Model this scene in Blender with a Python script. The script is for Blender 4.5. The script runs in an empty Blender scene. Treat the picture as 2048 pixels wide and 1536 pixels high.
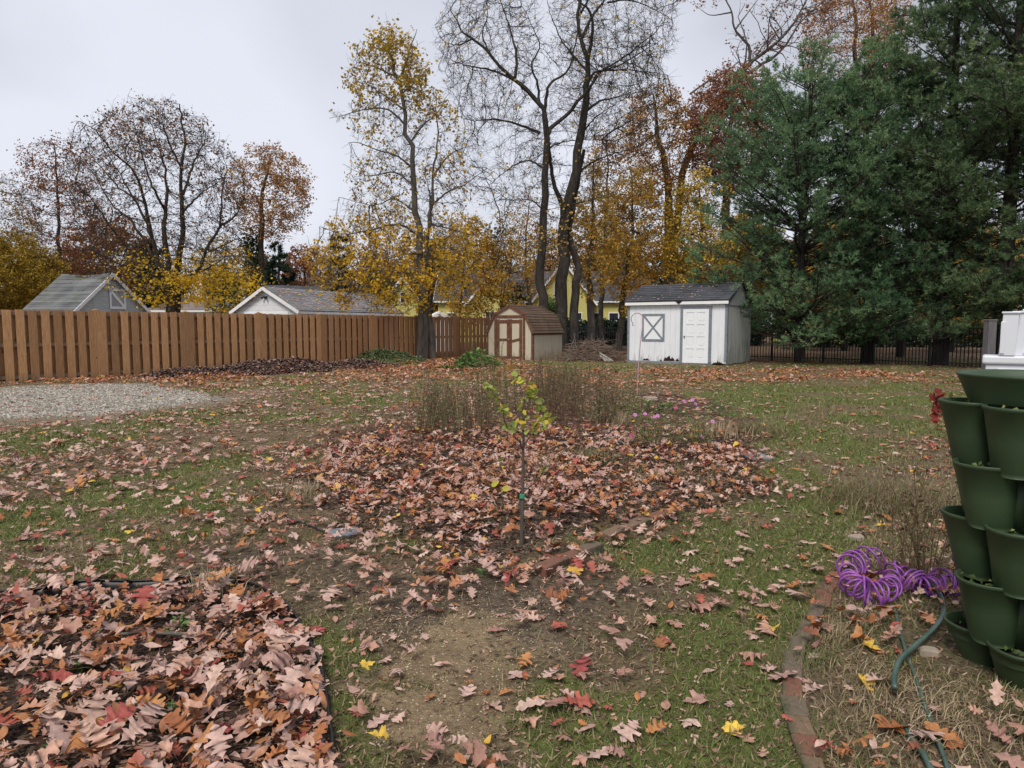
import bpy, math, random
import numpy as np
from mathutils import Vector, Matrix
PI = math.pi
rng = np.random.default_rng(7)
random.seed(7)
sc = bpy.context.scene
C = sc.collection

# ------------------------------------------------------------------ camera
F = 1380.0; CX = 1024.0; CY = 768.0; H = 1.4; PITCH = math.radians(4.8)
cam_d = bpy.data.cameras.new('camera'); cam = bpy.data.objects.new('camera', cam_d); C.objects.link(cam)
cam.location = (0, 0, H); cam.rotation_euler = (PI/2 - PITCH, 0, 0)
cam_d.sensor_width = 36.0; cam_d.lens = F/2048*36.0; cam_d.clip_end = 1000.0; cam_d.clip_start = 0.05
sc.camera = cam

# ------------------------------------------------------------------ world, sun, exposure
SUN_EL, SUN_AZ = math.radians(52), math.radians(205)
w = bpy.data.worlds.new('World'); sc.world = w; w.use_nodes = True
nt = w.node_tree; N = nt.nodes; L = nt.links; N.clear()
out = N.new('ShaderNodeOutputWorld'); mixs = N.new('ShaderNodeMixShader')
b1 = N.new('ShaderNodeBackground'); b2 = N.new('ShaderNodeBackground')
sky = N.new('ShaderNodeTexSky'); sky.sky_type = 'NISHITA'; sky.sun_disc = False
sky.sun_elevation = SUN_EL; sky.sun_rotation = SUN_AZ
L.new(sky.outputs[0], b1.inputs[0]); b1.inputs[1].default_value = 0.08
tc = N.new('ShaderNodeTexCoord'); mp = N.new('ShaderNodeMapping'); mp.inputs['Scale'].default_value = (1.0, 1.0, 2.0)
mp.inputs['Location'].default_value = (0.35, 0.2, 0.1)
n1 = N.new('ShaderNodeTexNoise'); n1.inputs['Scale'].default_value = 1.5; n1.inputs['Detail'].default_value = 4; n1.inputs['Roughness'].default_value = 0.42
n1.inputs['Distortion'].default_value = 0.3
L.new(tc.outputs['Generated'], mp.inputs[0]); L.new(mp.outputs[0], n1.inputs[0])
cr = N.new('ShaderNodeValToRGB'); e = cr.color_ramp.elements
e[0].position = 0.36; e[0].color = (0.25, 0.26, 0.29, 1)
e[1].position = 0.62; e[1].color = (0.445, 0.458, 0.505, 1)
x = cr.color_ramp.elements.new(0.48); x.color = (0.37, 0.382, 0.425, 1)
# heavier cloud bank low in the west (left of the view)
sep = N.new('ShaderNodeSeparateXYZ'); L.new(tc.outputs['Generated'], sep.inputs[0])
dark = N.new('ShaderNodeMapRange'); dark.inputs[1].default_value = -0.35; dark.inputs[2].default_value = -0.75
dark.inputs[3].default_value = 0.0; dark.inputs[4].default_value = 0.12
L.new(sep.outputs[0], dark.inputs[0])
sub = N.new('ShaderNodeMath'); sub.operation = 'SUBTRACT'
L.new(n1.outputs[0], sub.inputs[0]); L.new(dark.outputs[0], sub.inputs[1])
L.new(sub.outputs[0], cr.inputs[0])
L.new(cr.outputs[0], b2.inputs[0]); b2.inputs[1].default_value = 1.0
mixs.inputs[0].default_value = 0.93
L.new(b1.outputs[0], mixs.inputs[1]); L.new(b2.outputs[0], mixs.inputs[2]); L.new(mixs.outputs[0], out.inputs[0])
sl = bpy.data.lights.new('sun', 'SUN'); sl.energy = 1.5; sl.angle = math.radians(22); sl.color = (1.0, 0.94, 0.85)
so = bpy.data.objects.new('sun', sl); C.objects.link(so)
# sky sun_rotation turns clockwise from +Y
sd = Vector((math.sin(SUN_AZ)*math.cos(SUN_EL), math.cos(SUN_AZ)*math.cos(SUN_EL), math.sin(SUN_EL)))
so.rotation_euler = sd.to_track_quat('Z', 'Y').to_euler()
sc.view_settings.view_transform = 'Standard'; sc.view_settings.look = 'None'
sc.view_settings.exposure = 0.9; sc.view_settings.gamma = 1.0; sc.view_settings.use_curve_mapping = False

# ------------------------------------------------------------------ measuring helpers
cp, sp_ = math.cos(PITCH), math.sin(PITCH)
def ray(px, py):
    x = (px-CX)/F; y = (CY-py)/F
    return x, cp + y*sp_, -sp_ + y*cp
def at(px, py, Y):
    d = ray(px, py); s = Y/d[1]
    return (d[0]*s, Y, H + d[2]*s)
def gp(px, py, z=0.0):
    d = ray(px, py); s = (z-H)/d[2]
    return (d[0]*s, d[1]*s)

# ------------------------------------------------------------------ numpy noise
_tab = np.random.default_rng(3).random((256, 256))
def vnoise(x, y, s):
    x = np.asarray(x)*s + 1000.3; y = np.asarray(y)*s + 1000.7
    xi = np.floor(x).astype(int); yi = np.floor(y).astype(int); fx = x-xi; fy = y-yi
    fx = fx*fx*(3-2*fx); fy = fy*fy*(3-2*fy)
    a = _tab[xi & 255, yi & 255]; b = _tab[(xi+1) & 255, yi & 255]; c = _tab[xi & 255, (yi+1) & 255]; d = _tab[(xi+1) & 255, (yi+1) & 255]
    return (a*(1-fx)+b*fx)*(1-fy)+(c*(1-fx)+d*fx)*fy
def fbm(x, y, s, o=4):
    r = 0; a = 0.5; t = 0
    for i in range(o):
        r = r + a*vnoise(x+i*17.1, y-i*9.7, s); t += a; a *= 0.5; s *= 2.03
    return r/t
def sdpoly(x, y, poly):
    # signed distance, positive inside
    x = np.asarray(x, float); y = np.asarray(y, float)
    d = np.full(x.shape, 1e9); ins = np.zeros(x.shape, bool); n = len(poly)
    for i in range(n):
        ax, ay = poly[i]; bx, by = poly[(i+1) % n]
        ex, ey = bx-ax, by-ay; wx, wy = x-ax, y-ay
        t = np.clip((wx*ex+wy*ey)/(ex*ex+ey*ey+1e-12), 0, 1)
        d = np.minimum(d, (wx-ex*t)**2+(wy-ey*t)**2)
        cnd = ((ay > y) != (by > y))
        with np.errstate(divide='ignore', invalid='ignore'):
            xc = (bx-ax)*(y-ay)/(by-ay if by != ay else 1e-9)+ax
        ins ^= cnd & (x < xc)
    d = np.sqrt(d)
    return np.where(ins, d, -d)
def sstep(a, b, v):
    t = np.clip((v-a)/(b-a), 0, 1); return t*t*(3-2*t)

# ------------------------------------------------------------------ object helpers
def tag(o, label=None, cat=None, group=None, kind=None):
    if label: o['label'] = label
    if cat: o['category'] = cat
    if group: o['group'] = group
    if kind: o['kind'] = kind
    return o
def thing(name, label, cat, loc=(0, 0, 0), group=None, rz=0.0):
    o = bpy.data.objects.new(name, None); C.objects.link(o); o.location = loc; o.rotation_euler = (0, 0, rz)
    o.empty_display_size = 0.1
    return tag(o, label, cat, group)
def np_mesh(name, V, Fq=None, T=None, mat=None, parent=None, attr=None, smooth=False, world=True, poly=None, pattr=None):
    """V (n,3) verts, Fq (m,4) quads, T (k,3) tris. attr: per-face values (quads first)"""
    V = np.asarray(V, np.float32).reshape(-1, 3)
    if parent is not None and world:
        V = V - np.array(parent.location, np.float32)
    nq = 0 if Fq is None else len(Fq); nt_ = 0 if T is None else len(T)
    me = bpy.data.meshes.new(name)
    me.vertices.add(len(V)); me.vertices.foreach_set('co', V.ravel())
    loops = []
    if nq: loops.append(np.asarray(Fq, np.int32).ravel())
    if nt_: loops.append(np.asarray(T, np.int32).ravel())
    loops = np.concatenate(loops)
    me.loops.add(len(loops)); me.loops.foreach_set('vertex_index', loops)
    me.polygons.add(nq+nt_)
    st = np.concatenate([np.arange(nq)*4, nq*4+np.arange(nt_)*3]).astype(np.int32)
    me.polygons.foreach_set('loop_start', st)
    if smooth: me.polygons.foreach_set('use_smooth', np.ones(nq+nt_, bool))
    me.update(calc_edges=True)
    if attr is not None:
        a = me.attributes.new('rnd', 'FLOAT', 'FACE'); a.data.foreach_set('value', np.asarray(attr, np.float32))
    if pattr:
        for k, v in pattr.items():
            a = me.attributes.new(k, 'FLOAT', 'POINT'); a.data.foreach_set('value', np.asarray(v, np.float32))
    if mat: me.materials.append(mat)
    o = bpy.data.objects.new(name, me); C.objects.link(o)
    if parent is not None: o.parent = parent
    return o

class MB:
    """collects boxes, prisms and tubes into ONE mesh"""
    def __init__(s): s.v = []; s.f = []; s.r = []; s.M = Matrix.Identity(4)
    def add(s, vs, fs, r=None):
        b = len(s.v); s.v += [tuple(s.M @ Vector(v)) for v in vs]
        s.f += [tuple(i+b for i in f) for f in fs]
        if r is None: r = random.random()
        s.r += [r]*len(fs); return s
    def box(s, x0, x1, y0, y1, z0, z1, r=None):
        vs = [(x0,y0,z0),(x1,y0,z0),(x1,y1,z0),(x0,y1,z0),(x0,y0,z1),(x1,y0,z1),(x1,y1,z1),(x0,y1,z1)]
        return s.add(vs, [(0,3,2,1),(4,5,6,7),(0,1,5,4),(1,2,6,5),(2,3,7,6),(3,0,4,7)], r)
    def bar(s, p, q, w, t, up=(0,0,1), r=None):
        """box beam from p to q: w across (perp to up), t along up"""
        p = Vector(p); q = Vector(q); d = (q-p).normalized(); u = Vector(up)
        sdv = d.cross(u)
        if sdv.length < 1e-4: sdv = d.cross(Vector((0,1,0)))
        sdv.normalize(); u = sdv.cross(d)
        vs = []
        for e in (p, q):
            for a, b in ((-1,-1),(1,-1),(1,1),(-1,1)): vs.append(e+sdv*(w/2*a)+u*(t/2*b))
        return s.add(vs, [(0,1,2,3),(7,6,5,4),(0,4,5,1),(1,5,6,2),(2,6,7,3),(3,7,4,0)], r)
    def prism(s, pts, y0, y1, r=None):
        """pts in xz plane, extruded along y"""
        n = len(pts); vs = [(x, y0, z) for x, z in pts]+[(x, y1, z) for x, z in pts]
        fs = [tuple(range(n)), tuple(range(2*n-1, n-1, -1))]
        for i in range(n): j = (i+1) % n; fs.append((i, n+i, n+j, j))
        return s.add(vs, fs, r)
    def quad(s, a, b, c, d, r=None): return s.add([a,b,c,d], [(0,1,2,3)], r)
    def tube(s, pts, rad, n=8, caps=True, r=None):
        P = [Vector(p) for p in pts]; K = len(P)
        if not hasattr(rad, '__len__'): rad = [rad]*K
        t0 = (P[1]-P[0]).normalized(); ref = Vector((0,0,1)) if abs(t0.z) < 0.9 else Vector((1,0,0))
        nrm = t0.cross(ref).normalized(); vs = []
        for i in range(K):
            t = (P[min(i+1,K-1)]-P[max(i-1,0)]).normalized()
            nrm = (nrm - t*nrm.dot(t)).normalized(); b = t.cross(nrm)
            for k in range(n):
                a = 2*PI*k/n; vs.append(P[i]+nrm*(rad[i]*math.cos(a))+b*(rad[i]*math.sin(a)))
        fs = []
        for i in range(K-1):
            for k in range(n):
                k2 = (k+1) % n; fs.append((i*n+k, i*n+k2, (i+1)*n+k2, (i+1)*n+k))
        if caps: fs.append(tuple(range(n-1,-1,-1))); fs.append(tuple((K-1)*n+k for k in range(n)))
        return s.add(vs, fs, r)
    def build(s, name, mat, parent=None, smooth=False, bevel=0.0, local=True):
        me = bpy.data.meshes.new(name); vs = s.v
        if parent is not None and not local:
            pl = parent.location; vs = [(v[0]-pl[0], v[1]-pl[1], v[2]-pl[2]) for v in vs]
        me.from_pydata(vs, [], s.f)
        a = me.attributes.new('rnd', 'FLOAT', 'FACE'); a.data.foreach_set('value', s.r)
        if smooth: me.polygons.foreach_set('use_smooth', [True]*len(me.polygons))
        me.materials.append(mat); me.update()
        o = bpy.data.objects.new(name, me); C.objects.link(o)
        if parent is not None: o.parent = parent
        if bevel:
            b = o.modifiers.new('bevel', 'BEVEL'); b.width = bevel; b.segments = 2; b.limit_method = 'ANGLE'
        return o

# ------------------------------------------------------------------ materials
def new_mat(name):
    m = bpy.data.materials.new(name); m.use_nodes = True; nt = m.node_tree
    return m, nt, nt.nodes['Principled BSDF']
def ramp(nt, stops, interp='LINEAR'):
    r = nt.nodes.new('ShaderNodeValToRGB'); r.color_ramp.interpolation = interp
    el = r.color_ramp.elements
    while len(el) > 1: el.remove(el[-1])
    el[0].position = stops[0][0]; el[0].color = (*stops[0][1], 1)
    for p, c in stops[1:]:
        q = el.new(p); q.color = (*c, 1)
    return r
def nse(nt, scale, detail=4, rough=0.55, vec=None, mapscale=None, coord='Object'):
    n = nt.nodes.new('ShaderNodeTexNoise'); n.inputs['Scale'].default_value = scale
    n.inputs['Detail'].default_value = detail; n.inputs['Roughness'].default_value = rough
    if vec is None:
        t = nt.nodes.new('ShaderNodeTexCoord'); vec = t.outputs[coord]
    if mapscale:
        mp = nt.nodes.new('ShaderNodeMapping'); mp.inputs['Scale'].default_value = mapscale
        nt.links.new(vec, mp.inputs[0]); vec = mp.outputs[0]
    nt.links.new(vec, n.inputs['Vector']); return n
def mixc(nt, fac, a, b, mode='MIX'):
    m = nt.nodes.new('ShaderNodeMix'); m.data_type = 'RGBA'; m.blend_type = mode; m.clamp_factor = True
    for val, idx in ((fac, 0), (a, 6), (b, 7)):
        if isinstance(val, (int, float)): m.inputs[idx].default_value = val
        elif isinstance(val, tuple): m.inputs[idx].default_value = (*val, 1) if len(val) == 3 else val
        else: nt.links.new(val, m.inputs[idx])
    return m.outputs[2]
def bump(nt, bs, h, strength=0.4, dist=0.01):
    b = nt.nodes.new('ShaderNodeBump'); b.inputs['Strength'].default_value = strength; b.inputs['Distance'].default_value = dist
    nt.links.new(h, b.inputs['Height']); nt.links.new(b.outputs[0], bs.inputs['Normal'])
def attr_node(nt, name='rnd'):
    a = nt.nodes.new('ShaderNodeAttribute'); a.attribute_name = name; return a.outputs['Fac']
def math_node(nt, op, a, b=None):
    m = nt.nodes.new('ShaderNodeMath'); m.operation = op
    for i, v in enumerate((a, b)):
        if v is None: continue
        if isinstance(v, (int, float)): m.inputs[i].default_value = v
        else: nt.links.new(v, m.inputs[i])
    return m.outputs[0]
def mrange(nt, v, a, b, c=0.0, d=1.0):
    m = nt.nodes.new('ShaderNodeMapRange'); nt.links.new(v, m.inputs[0])
    for i, q in enumerate((a, b, c, d)): m.inputs[i+1].default_value = q
    return m.outputs[0]
def simple_mat(name, col, rough=0.7, var=0.12, scale=6.0, bmp=0.2, bdist=0.004, spec=0.3, stain=None, rnd=0.0, grain=None):
    """base colour with noise mottling, optional stain colour and per-piece tint"""
    m, nt, bs = new_mat(name)
    n = nse(nt, scale, 5, 0.6, mapscale=grain)
    r = ramp(nt, [(0.25, tuple(c*(1-var) for c in col)), (0.75, tuple(min(1, c*(1+var)) for c in col))])
    nt.links.new(n.outputs[0], r.inputs[0]); c = r.outputs[0]
    if stain:
        n2 = nse(nt, stain[1], 6, 0.65, mapscale=stain[4] if len(stain) > 4 else None)
        c = mixc(nt, mrange(nt, n2.outputs[0], stain[2], stain[3]), c, stain[0])
    if rnd:
        v = mrange(nt, attr_node(nt), 0, 1, 1-rnd, 1+rnd)
        hs = nt.nodes.new('ShaderNodeHueSaturation'); nt.links.new(c, hs.inputs['Color']); nt.links.new(v, hs.inputs['Value']); c = hs.outputs[0]
    nt.links.new(c, bs.inputs['Base Color']); bs.inputs['Roughness'].default_value = rough
    bs.inputs['Specular IOR Level'].default_value = spec
    if bmp: bump(nt, bs, n.outputs[0], bmp, bdist)
    return m
def leaf_mat(name, stops, rough=0.6, trans=0.25, spec=0.25, interp='LINEAR', mottle=0.18):
    m, nt, bs = new_mat(name)
    r = ramp(nt, stops, interp); nt.links.new(attr_node(nt), r.inputs[0]); c = r.outputs[0]
    if mottle:
        n = nse(nt, 38.0, 3, 0.6)
        hs = nt.nodes.new('ShaderNodeHueSaturation'); nt.links.new(c, hs.inputs['Color'])
        nt.links.new(mrange(nt, n.outputs[0], 0.3, 0.7, 1-mottle*1.6, 1+mottle), hs.inputs['Value']); c = hs.outputs[0]
    nt.links.new(c, bs.inputs['Base Color']); bs.inputs['Roughness'].default_value = rough
    bs.inputs['Specular IOR Level'].default_value = spec
    if trans:
        tb = nt.nodes.new('ShaderNodeBsdfTranslucent'); nt.links.new(c, tb.inputs[0])
        mx = nt.nodes.new('ShaderNodeMixShader'); mx.inputs[0].default_value = trans
        o = nt.nodes['Material Output']
        nt.links.new(bs.outputs[0], mx.inputs[1]); nt.links.new(tb.outputs[0], mx.inputs[2]); nt.links.new(mx.outputs[0], o.inputs[0])
    return m
def bark_mat(name, a, b, sc_=8.0, lich=None):
    m, nt, bs = new_mat(name)
    n = nse(nt, sc_, 6, 0.65, mapscale=(1, 1, 0.25)); r = ramp(nt, [(0.3, a), (0.7, b)]); nt.links.new(n.outputs[0], r.inputs[0]); c = r.outputs[0]
    if lich:
        n2 = nse(nt, 3.0, 5, 0.7); c = mixc(nt, mrange(nt, n2.outputs[0], 0.55, 0.7), c, lich)
    nt.links.new(c, bs.inputs['Base Color']); bs.inputs['Roughness'].default_value = 0.9; bs.inputs['Specular IOR Level'].default_value = 0.15
    bump(nt, bs, n.outputs[0], 0.8, 0.03); return m
# ------------------------------------------------------------------ ground zones (world polygons measured from the photograph)
G = lambda pts: [gp(*p) for p in pts]
BED = G([(590,1000),(640,930),(690,870),(800,815),(960,782),(1200,772),(1420,800),(1500,860),(1530,930),(1480,985),(1360,1030),(1200,1090),(1075,1148),(930,1135),(780,1100),(640,1060)])
BED2 = G([(-400,1225),(0,1196),(330,1172),(500,1178),(560,1215),(615,1290),(650,1380),(670,1536),(680,1800),(-500,1800)])
SAND = G([(790,1290),(900,1240),(1010,1255),(1070,1330),(1040,1420),(985,1500),(900,1700),(740,1700),(745,1400)])
DIRT = G([(480,1090),(700,1100),(930,1150),(1150,1150),(1330,1170),(1220,1260),(1080,1300),(900,1260),(760,1330),(690,1250),(560,1170),(400,1130)])
GRAVEL = G([(-400,790),(0,776),(180,768),(290,768),(400,785),(430,797),(330,815),(180,832),(0,838),(-400,850)])
DUST = G([(-300,830),(0,832),(200,825),(430,790),(560,775),(480,808),(330,822),(180,850),(0,860),(-300,880)])
PLANT = G([(1640,1560),(1600,1400),(1600,1300),(1680,1150),(1740,1040),(1740,930),(1800,880),(2300,860),(2500,1900),(1700,1900)])
RIGHTG = G([(1330,800),(1500,745),(1950,755),(1900,860),(1700,960),(1500,1010),(1560,900),(1480,850)])
STRIPF = G([(-300,770),(0,772),(300,748),(480,718),(700,718),(960,712),(990,722),(720,735),(560,750),(420,778),(250,765),(0,790),(-300,795)])
STRIP2 = G([(700,722),(960,716),(1120,738),(1260,742),(1500,738),(1700,742),(1900,752),(1950,775),(1700,758),(1400,775),(1180,775),(1000,765),(820,760),(640,765)])
GBACK = G([(1125,722),(1260,728),(1262,742),(1120,738),(1000,733)])

def gz(x, y):
    x = np.asarray(x, float); y = np.asarray(y, float)
    r = (fbm(x, y, 0.9, 3)-0.5)*0.05*sstep(1.0, 6.0, y) + (fbm(x, y, 5.0, 2)-0.5)*0.014
    r = r + 0.05*sstep(-0.1, 0.5, sdpoly(x, y, BED))*sstep(0.0, 1.0, fbm(x, y, 1.6, 2)*1.4)
    return r
def gz1(x, y): return float(gz(np.array([x]), np.array([y]))[0])
# mounds: (cx, cy, rx, ry, height, rotation)
def mound_h(x, y, m):
    cx, cy, rx, ry, h, a = m
    dx = x-cx; dy = y-cy; u = (dx*math.cos(a)+dy*math.sin(a))/rx; v = (-dx*math.sin(a)+dy*math.cos(a))/ry
    d = np.sqrt(u*u+v*v); d = d*(0.86+0.28*fbm(x, y, 0.9, 3))
    return h*(1-sstep(0.0, 1.0, d))*(0.8+0.4*fbm(x, y, 2.0, 3))
_a = gp(560, 745); _b = gp(770, 728)
MULCH_M = [(_a[0]-0.3, _a[1]+0.6, 3.3, 1.7, 0.38, 0.75), (_a[0]+1.7, _a[1]+2.6, 1.9, 1.2, 0.26, 0.6), (_a[0]-2.0, _a[1]-1.3, 1.9, 1.0, 0.22, 0.75)]
GREEN_M = [(_b[0]-0.15, _b[1]+0.7, 2.3, 1.3, 0.42, -0.35)]
def mulch_z(x, y):
    r = np.zeros_like(np.asarray(x, float))
    for m in MULCH_M: r = np.maximum(r, mound_h(x, y, m))
    return r
def green_z(x, y): return mound_h(x, y, GREEN_M[0])
def top_z(x, y):
    return gz(x, y) + np.maximum(mulch_z(x, y), green_z(x, y))

def zones(x, y):
    n1 = (fbm(x, y, 1.3, 4)-0.5); n2 = (fbm(x+50, y, 4.0, 3)-0.5)
    f = lambda p, e=0.25, na=0.9, nb=0.35: sstep(-e, e, sdpoly(x, y, p)+n1*na+n2*nb)
    z = {}
    z['bed'] = f(BED, 0.55, 1.3, .6); z['bed2'] = f(BED2, 0.05, 0.03, 0.03)
    z['sand'] = f(SAND, 0.28, 0.75, 0.75); z['dirt'] = f(DIRT, 0.25, 0.7)
    z['gravel'] = f(GRAVEL, 0.5, 1.6, 0.5); z['dust'] = f(DUST, 0.6, 1.5, .5)
    z['plant'] = f(PLANT, 0.12, 0.2, 0.2)
    z['strip'] = np.maximum(f(STRIPF, 0.6, 1.5), f(STRIP2, 0.9, 2.4))
    z['rg'] = f(RIGHTG, 0.6, 1.6)
    # grass greenness: patchy
    g = fbm(x, y, 0.8, 4)*0.6+fbm(x+9, y+4, 2.6, 3)*0.4
    z['green'] = np.clip(sstep(0.40, 0.58, g)*0.95 + 0.34*z['rg'] + 0.10*sstep(0.7,-0.6,y-7+0*x)*sstep(0.4,1.2,x), 0, 1)
    z['green'] = np.clip(np.maximum(z['green'], f(GBACK, .5, .8)), 0, 1)
    for k in ('bed', 'bed2', 'sand', 'dirt', 'gravel', 'dust'): z['green'] = z['green']*(1-0.93*z[k])
    z['green'] = z['green']*(1-0.55*z['strip'])*(1-.55*z['plant'])
    return z

# sheet: finest near the camera, reaching the horizon
ux = np.linspace(-4.55, 4.55, 560); gx = 3.4*np.sinh(ux)
uy = np.linspace(-1.0, 5.0, 460); gy = 3.0 + 3.4*np.sinh(uy)
X, Y = np.meshgrid(gx, gy); Xr, Yr = X.ravel(), Y.ravel()
Z = gz(Xr, Yr); zz = zones(Xr, Yr)
nx, ny = len(gx), len(gy)
ii = (np.arange(ny-1)[:, None]*nx+np.arange(nx-1)[None, :]).ravel()
quads = np.stack([ii, ii+1, ii+nx+1, ii+nx], 1)
litter = np.clip(0.30+0.5*zz['bed']+0.6*zz['bed2']+0.6*zz['strip']+0.25*zz['plant']-0.35*zz['rg']-0.5*zz['sand']-0.3*zz['gravel'], 0, 1)
litter = np.where(Yr > 31, 0.85, litter)*sstep(5.0, 9.0, Yr)
zz['green'] = zz['green']*(1-sstep(30, 33, Yr))

mg, nt, bs = new_mat('lawn_soil')
A = lambda k: attr_node(nt, k)
nA = nse(nt, 2.2, 5, 0.6); nB = nse(nt, 30.0, 5, 0.65); nC = nse(nt, 140.0, 3, 0.6); nD = nse(nt, 9.0, 4, .6)
def rp(n, st): r = ramp(nt, st); nt.links.new(n.outputs[0], r.inputs[0]); return r.outputs[0]
brown = rp(nB, [(0.3, (0.075, 0.055, 0.032)), (0.5, (0.165, 0.125, 0.074)), (0.72, (0.29, 0.23, 0.14))])
green = rp(nB, [(0.3, (0.062, 0.070, 0.022)), (0.5, (0.130, 0.148, 0.044)), (0.75, (0.22, 0.235, 0.08))])
dirt = rp(nB, [(0.3, (0.060, 0.045, 0.032)), (0.5, (0.14, 0.108, 0.078)), (0.75, (0.25, 0.20, 0.15))])
sandn = nse(nt, 55.0, 5, 0.7); sand = mixc(nt, 0.45, rp(nD, [(0.3, (0.18, 0.125, 0.068)), (0.55, (0.31, 0.22, 0.125)), (0.8, (0.40, 0.30, 0.18))]), rp(sandn, [(0.3, (0.09, 0.065, 0.04)), (0.5, (0.24, 0.185, 0.12)), (0.72, (0.42, 0.34, 0.24))]))
grav = rp(nB, [(0.3, (0.12, 0.11, 0.09)), (0.5, (0.25, 0.225, 0.185)), (0.7, (0.40, 0.365, 0.31))])
mulc = rp(nB, [(0.3, (0.035, 0.022, 0.016)), (0.55, (0.11, 0.072, 0.052)), (0.8, (0.22, 0.155, 0.11))])
gf = mrange(nt, math_node(nt, 'ADD', A('green'), math_node(nt, 'MULTIPLY', math_node(nt, 'SUBTRACT', nD.outputs[0], 0.5), 0.9)), 0.3, 0.7)
c = mixc(nt, gf, brown, green)
c = mixc(nt, A('dirt'), c, dirt)
c = mixc(nt, mrange(nt, math_node(nt, 'ADD', A('sand'), math_node(nt, 'MULTIPLY', math_node(nt, 'SUBTRACT', math_node(nt, 'ADD', math_node(nt, 'MULTIPLY', nD.outputs[0], .5), math_node(nt, 'MULTIPLY', nB.outputs[0], .5)), 0.5), 1.6)), 0.38, 0.62), c, sand)
c = mixc(nt, math_node(nt, 'MULTIPLY', A('dust'), 0.75), c, mixc(nt, 0.5, sand, grav))
c = mixc(nt, A('gravel'), c, grav)
c = mixc(nt, A('mulch'), c, mulc)
vo = nt.nodes.new('ShaderNodeTexVoronoi'); vo.inputs['Scale'].default_value = 13.0
tcc = nt.nodes.new('ShaderNodeTexCoord')
wn = nse(nt, 20.0, 2, 0.5); wmix = mixc(nt, 0.06, tcc.outputs['Object'], wn.outputs['Color'], 'ADD')
nt.links.new(wmix, vo.inputs['Vector'])
sepc = nt.nodes.new('ShaderNodeSeparateColor'); nt.links.new(vo.outputs['Color'], sepc.inputs[0])
lc = ramp(nt, [(0, (0.16, 0.075, 0.04)), (0.3, (0.26, 0.12, 0.06)), (0.55, (0.38, 0.20, 0.12)), (0.8, (0.42, 0.27, 0.20)), (1, (0.20, 0.08, 0.05))]); nt.links.new(sepc.outputs[0], lc.inputs[0])
lm = math_node(nt, 'LESS_THAN', sepc.outputs[1], math_node(nt, 'MULTIPLY', A('litter'), 0.55))
lm = math_node(nt, 'MULTIPLY', lm, math_node(nt, 'LESS_THAN', vo.outputs['Distance'], 0.42))
c = mixc(nt, math_node(nt, 'MULTIPLY', lm, 0.85), c, lc.outputs[0])
hv = nt.nodes.new('ShaderNodeHueSaturation'); nt.links.new(c, hv.inputs['Color']); nt.links.new(mrange(nt, nA.outputs[0], 0.3, 0.7, 0.82, 1.15), hv.inputs['Value'])
nt.links.new(hv.outputs[0], bs.inputs['Base Color']); bs.inputs['Roughness'].default_value = 0.95; bs.inputs['Specular IOR Level'].default_value = 0.12
hh = math_node(nt, 'ADD', nB.outputs[0], math_node(nt, 'MULTIPLY', nC.outputs[0], 0.4))
bump(nt, bs, hh, 1.0, 0.03)
ground = np_mesh('ground', np.stack([Xr, Yr, Z], 1), quads, None, mg, smooth=True,
    pattr={'green': zz['green'], 'dirt': np.maximum(zz['dirt']*0.9, zz['plant']*0.35), 'sand': zz['sand'], 'dust': zz['dust'], 'gravel': zz['gravel'],
           'mulch': np.maximum(np.maximum(zz['bed']*(.45+.75*sstep(.4, .6, fbm(Xr, Yr, 1.9, 3))), zz['bed2']), 0.65*sstep(31, 35, Yr)), 'litter': litter})
tag(ground, kind='structure')

# mulch heap and overgrown mound as heightfield objects standing on the lawn
def mound_obj(name, hf, box, step, mat, label, cat):
    x0, x1, y0, y1 = box; xs = np.arange(x0, x1, step); ys = np.arange(y0, y1, step); XX, YY = np.meshgrid(xs, ys)
    h = hf(XX.ravel(), YY.ravel()); rough = (vnoise(XX.ravel(), YY.ravel(), 14)-0.5)*0.05*np.clip(h*6, 0, 1)
    zt = gz(XX.ravel(), YY.ravel()) + h + rough - 0.035*(h < 0.02)
    V = np.stack([XX.ravel(), YY.ravel(), zt], 1); n = len(xs)
    i = (np.arange(len(ys)-1)[:, None]*n+np.arange(n-1)[None, :]).ravel()
    q = np.stack([i, i+1, i+n+1, i+n], 1); keep = (h[q].max(1) > 0.004); q = q[keep]
    used = np.unique(q); mp_ = -np.ones(len(V), int); mp_[used] = np.arange(len(used))
    o = np_mesh(name, V[used], mp_[q], None, mat, smooth=True); tag(o, label, cat); return o
m_mulch = simple_mat('dark_bark_mulch', (0.10, 0.062, 0.052), 0.95, 0.55, 26.0, 1.0, 0.03, 0.1)
m_mound = simple_mat('weedy_soil', (0.075, 0.085, 0.035), 0.95, 0.5, 14.0, 0.9, 0.03, 0.1)
mound_obj('mulch_heap', mulch_z, (_a[0]-5, _a[0]+5.5, _a[1]-4.5, _a[1]+6), 0.09, m_mulch, 'long low heap of dark bark mulch strewn with leaves against the brown fence', 'mulch heap')
mound_obj('earth_mound', green_z, (_b[0]-3.5, _b[0]+3.5, _b[1]-2.5, _b[1]+4), 0.09, m_mound, 'low earth mound overgrown with green weeds left of the yellow maple', 'earth mound')

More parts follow.
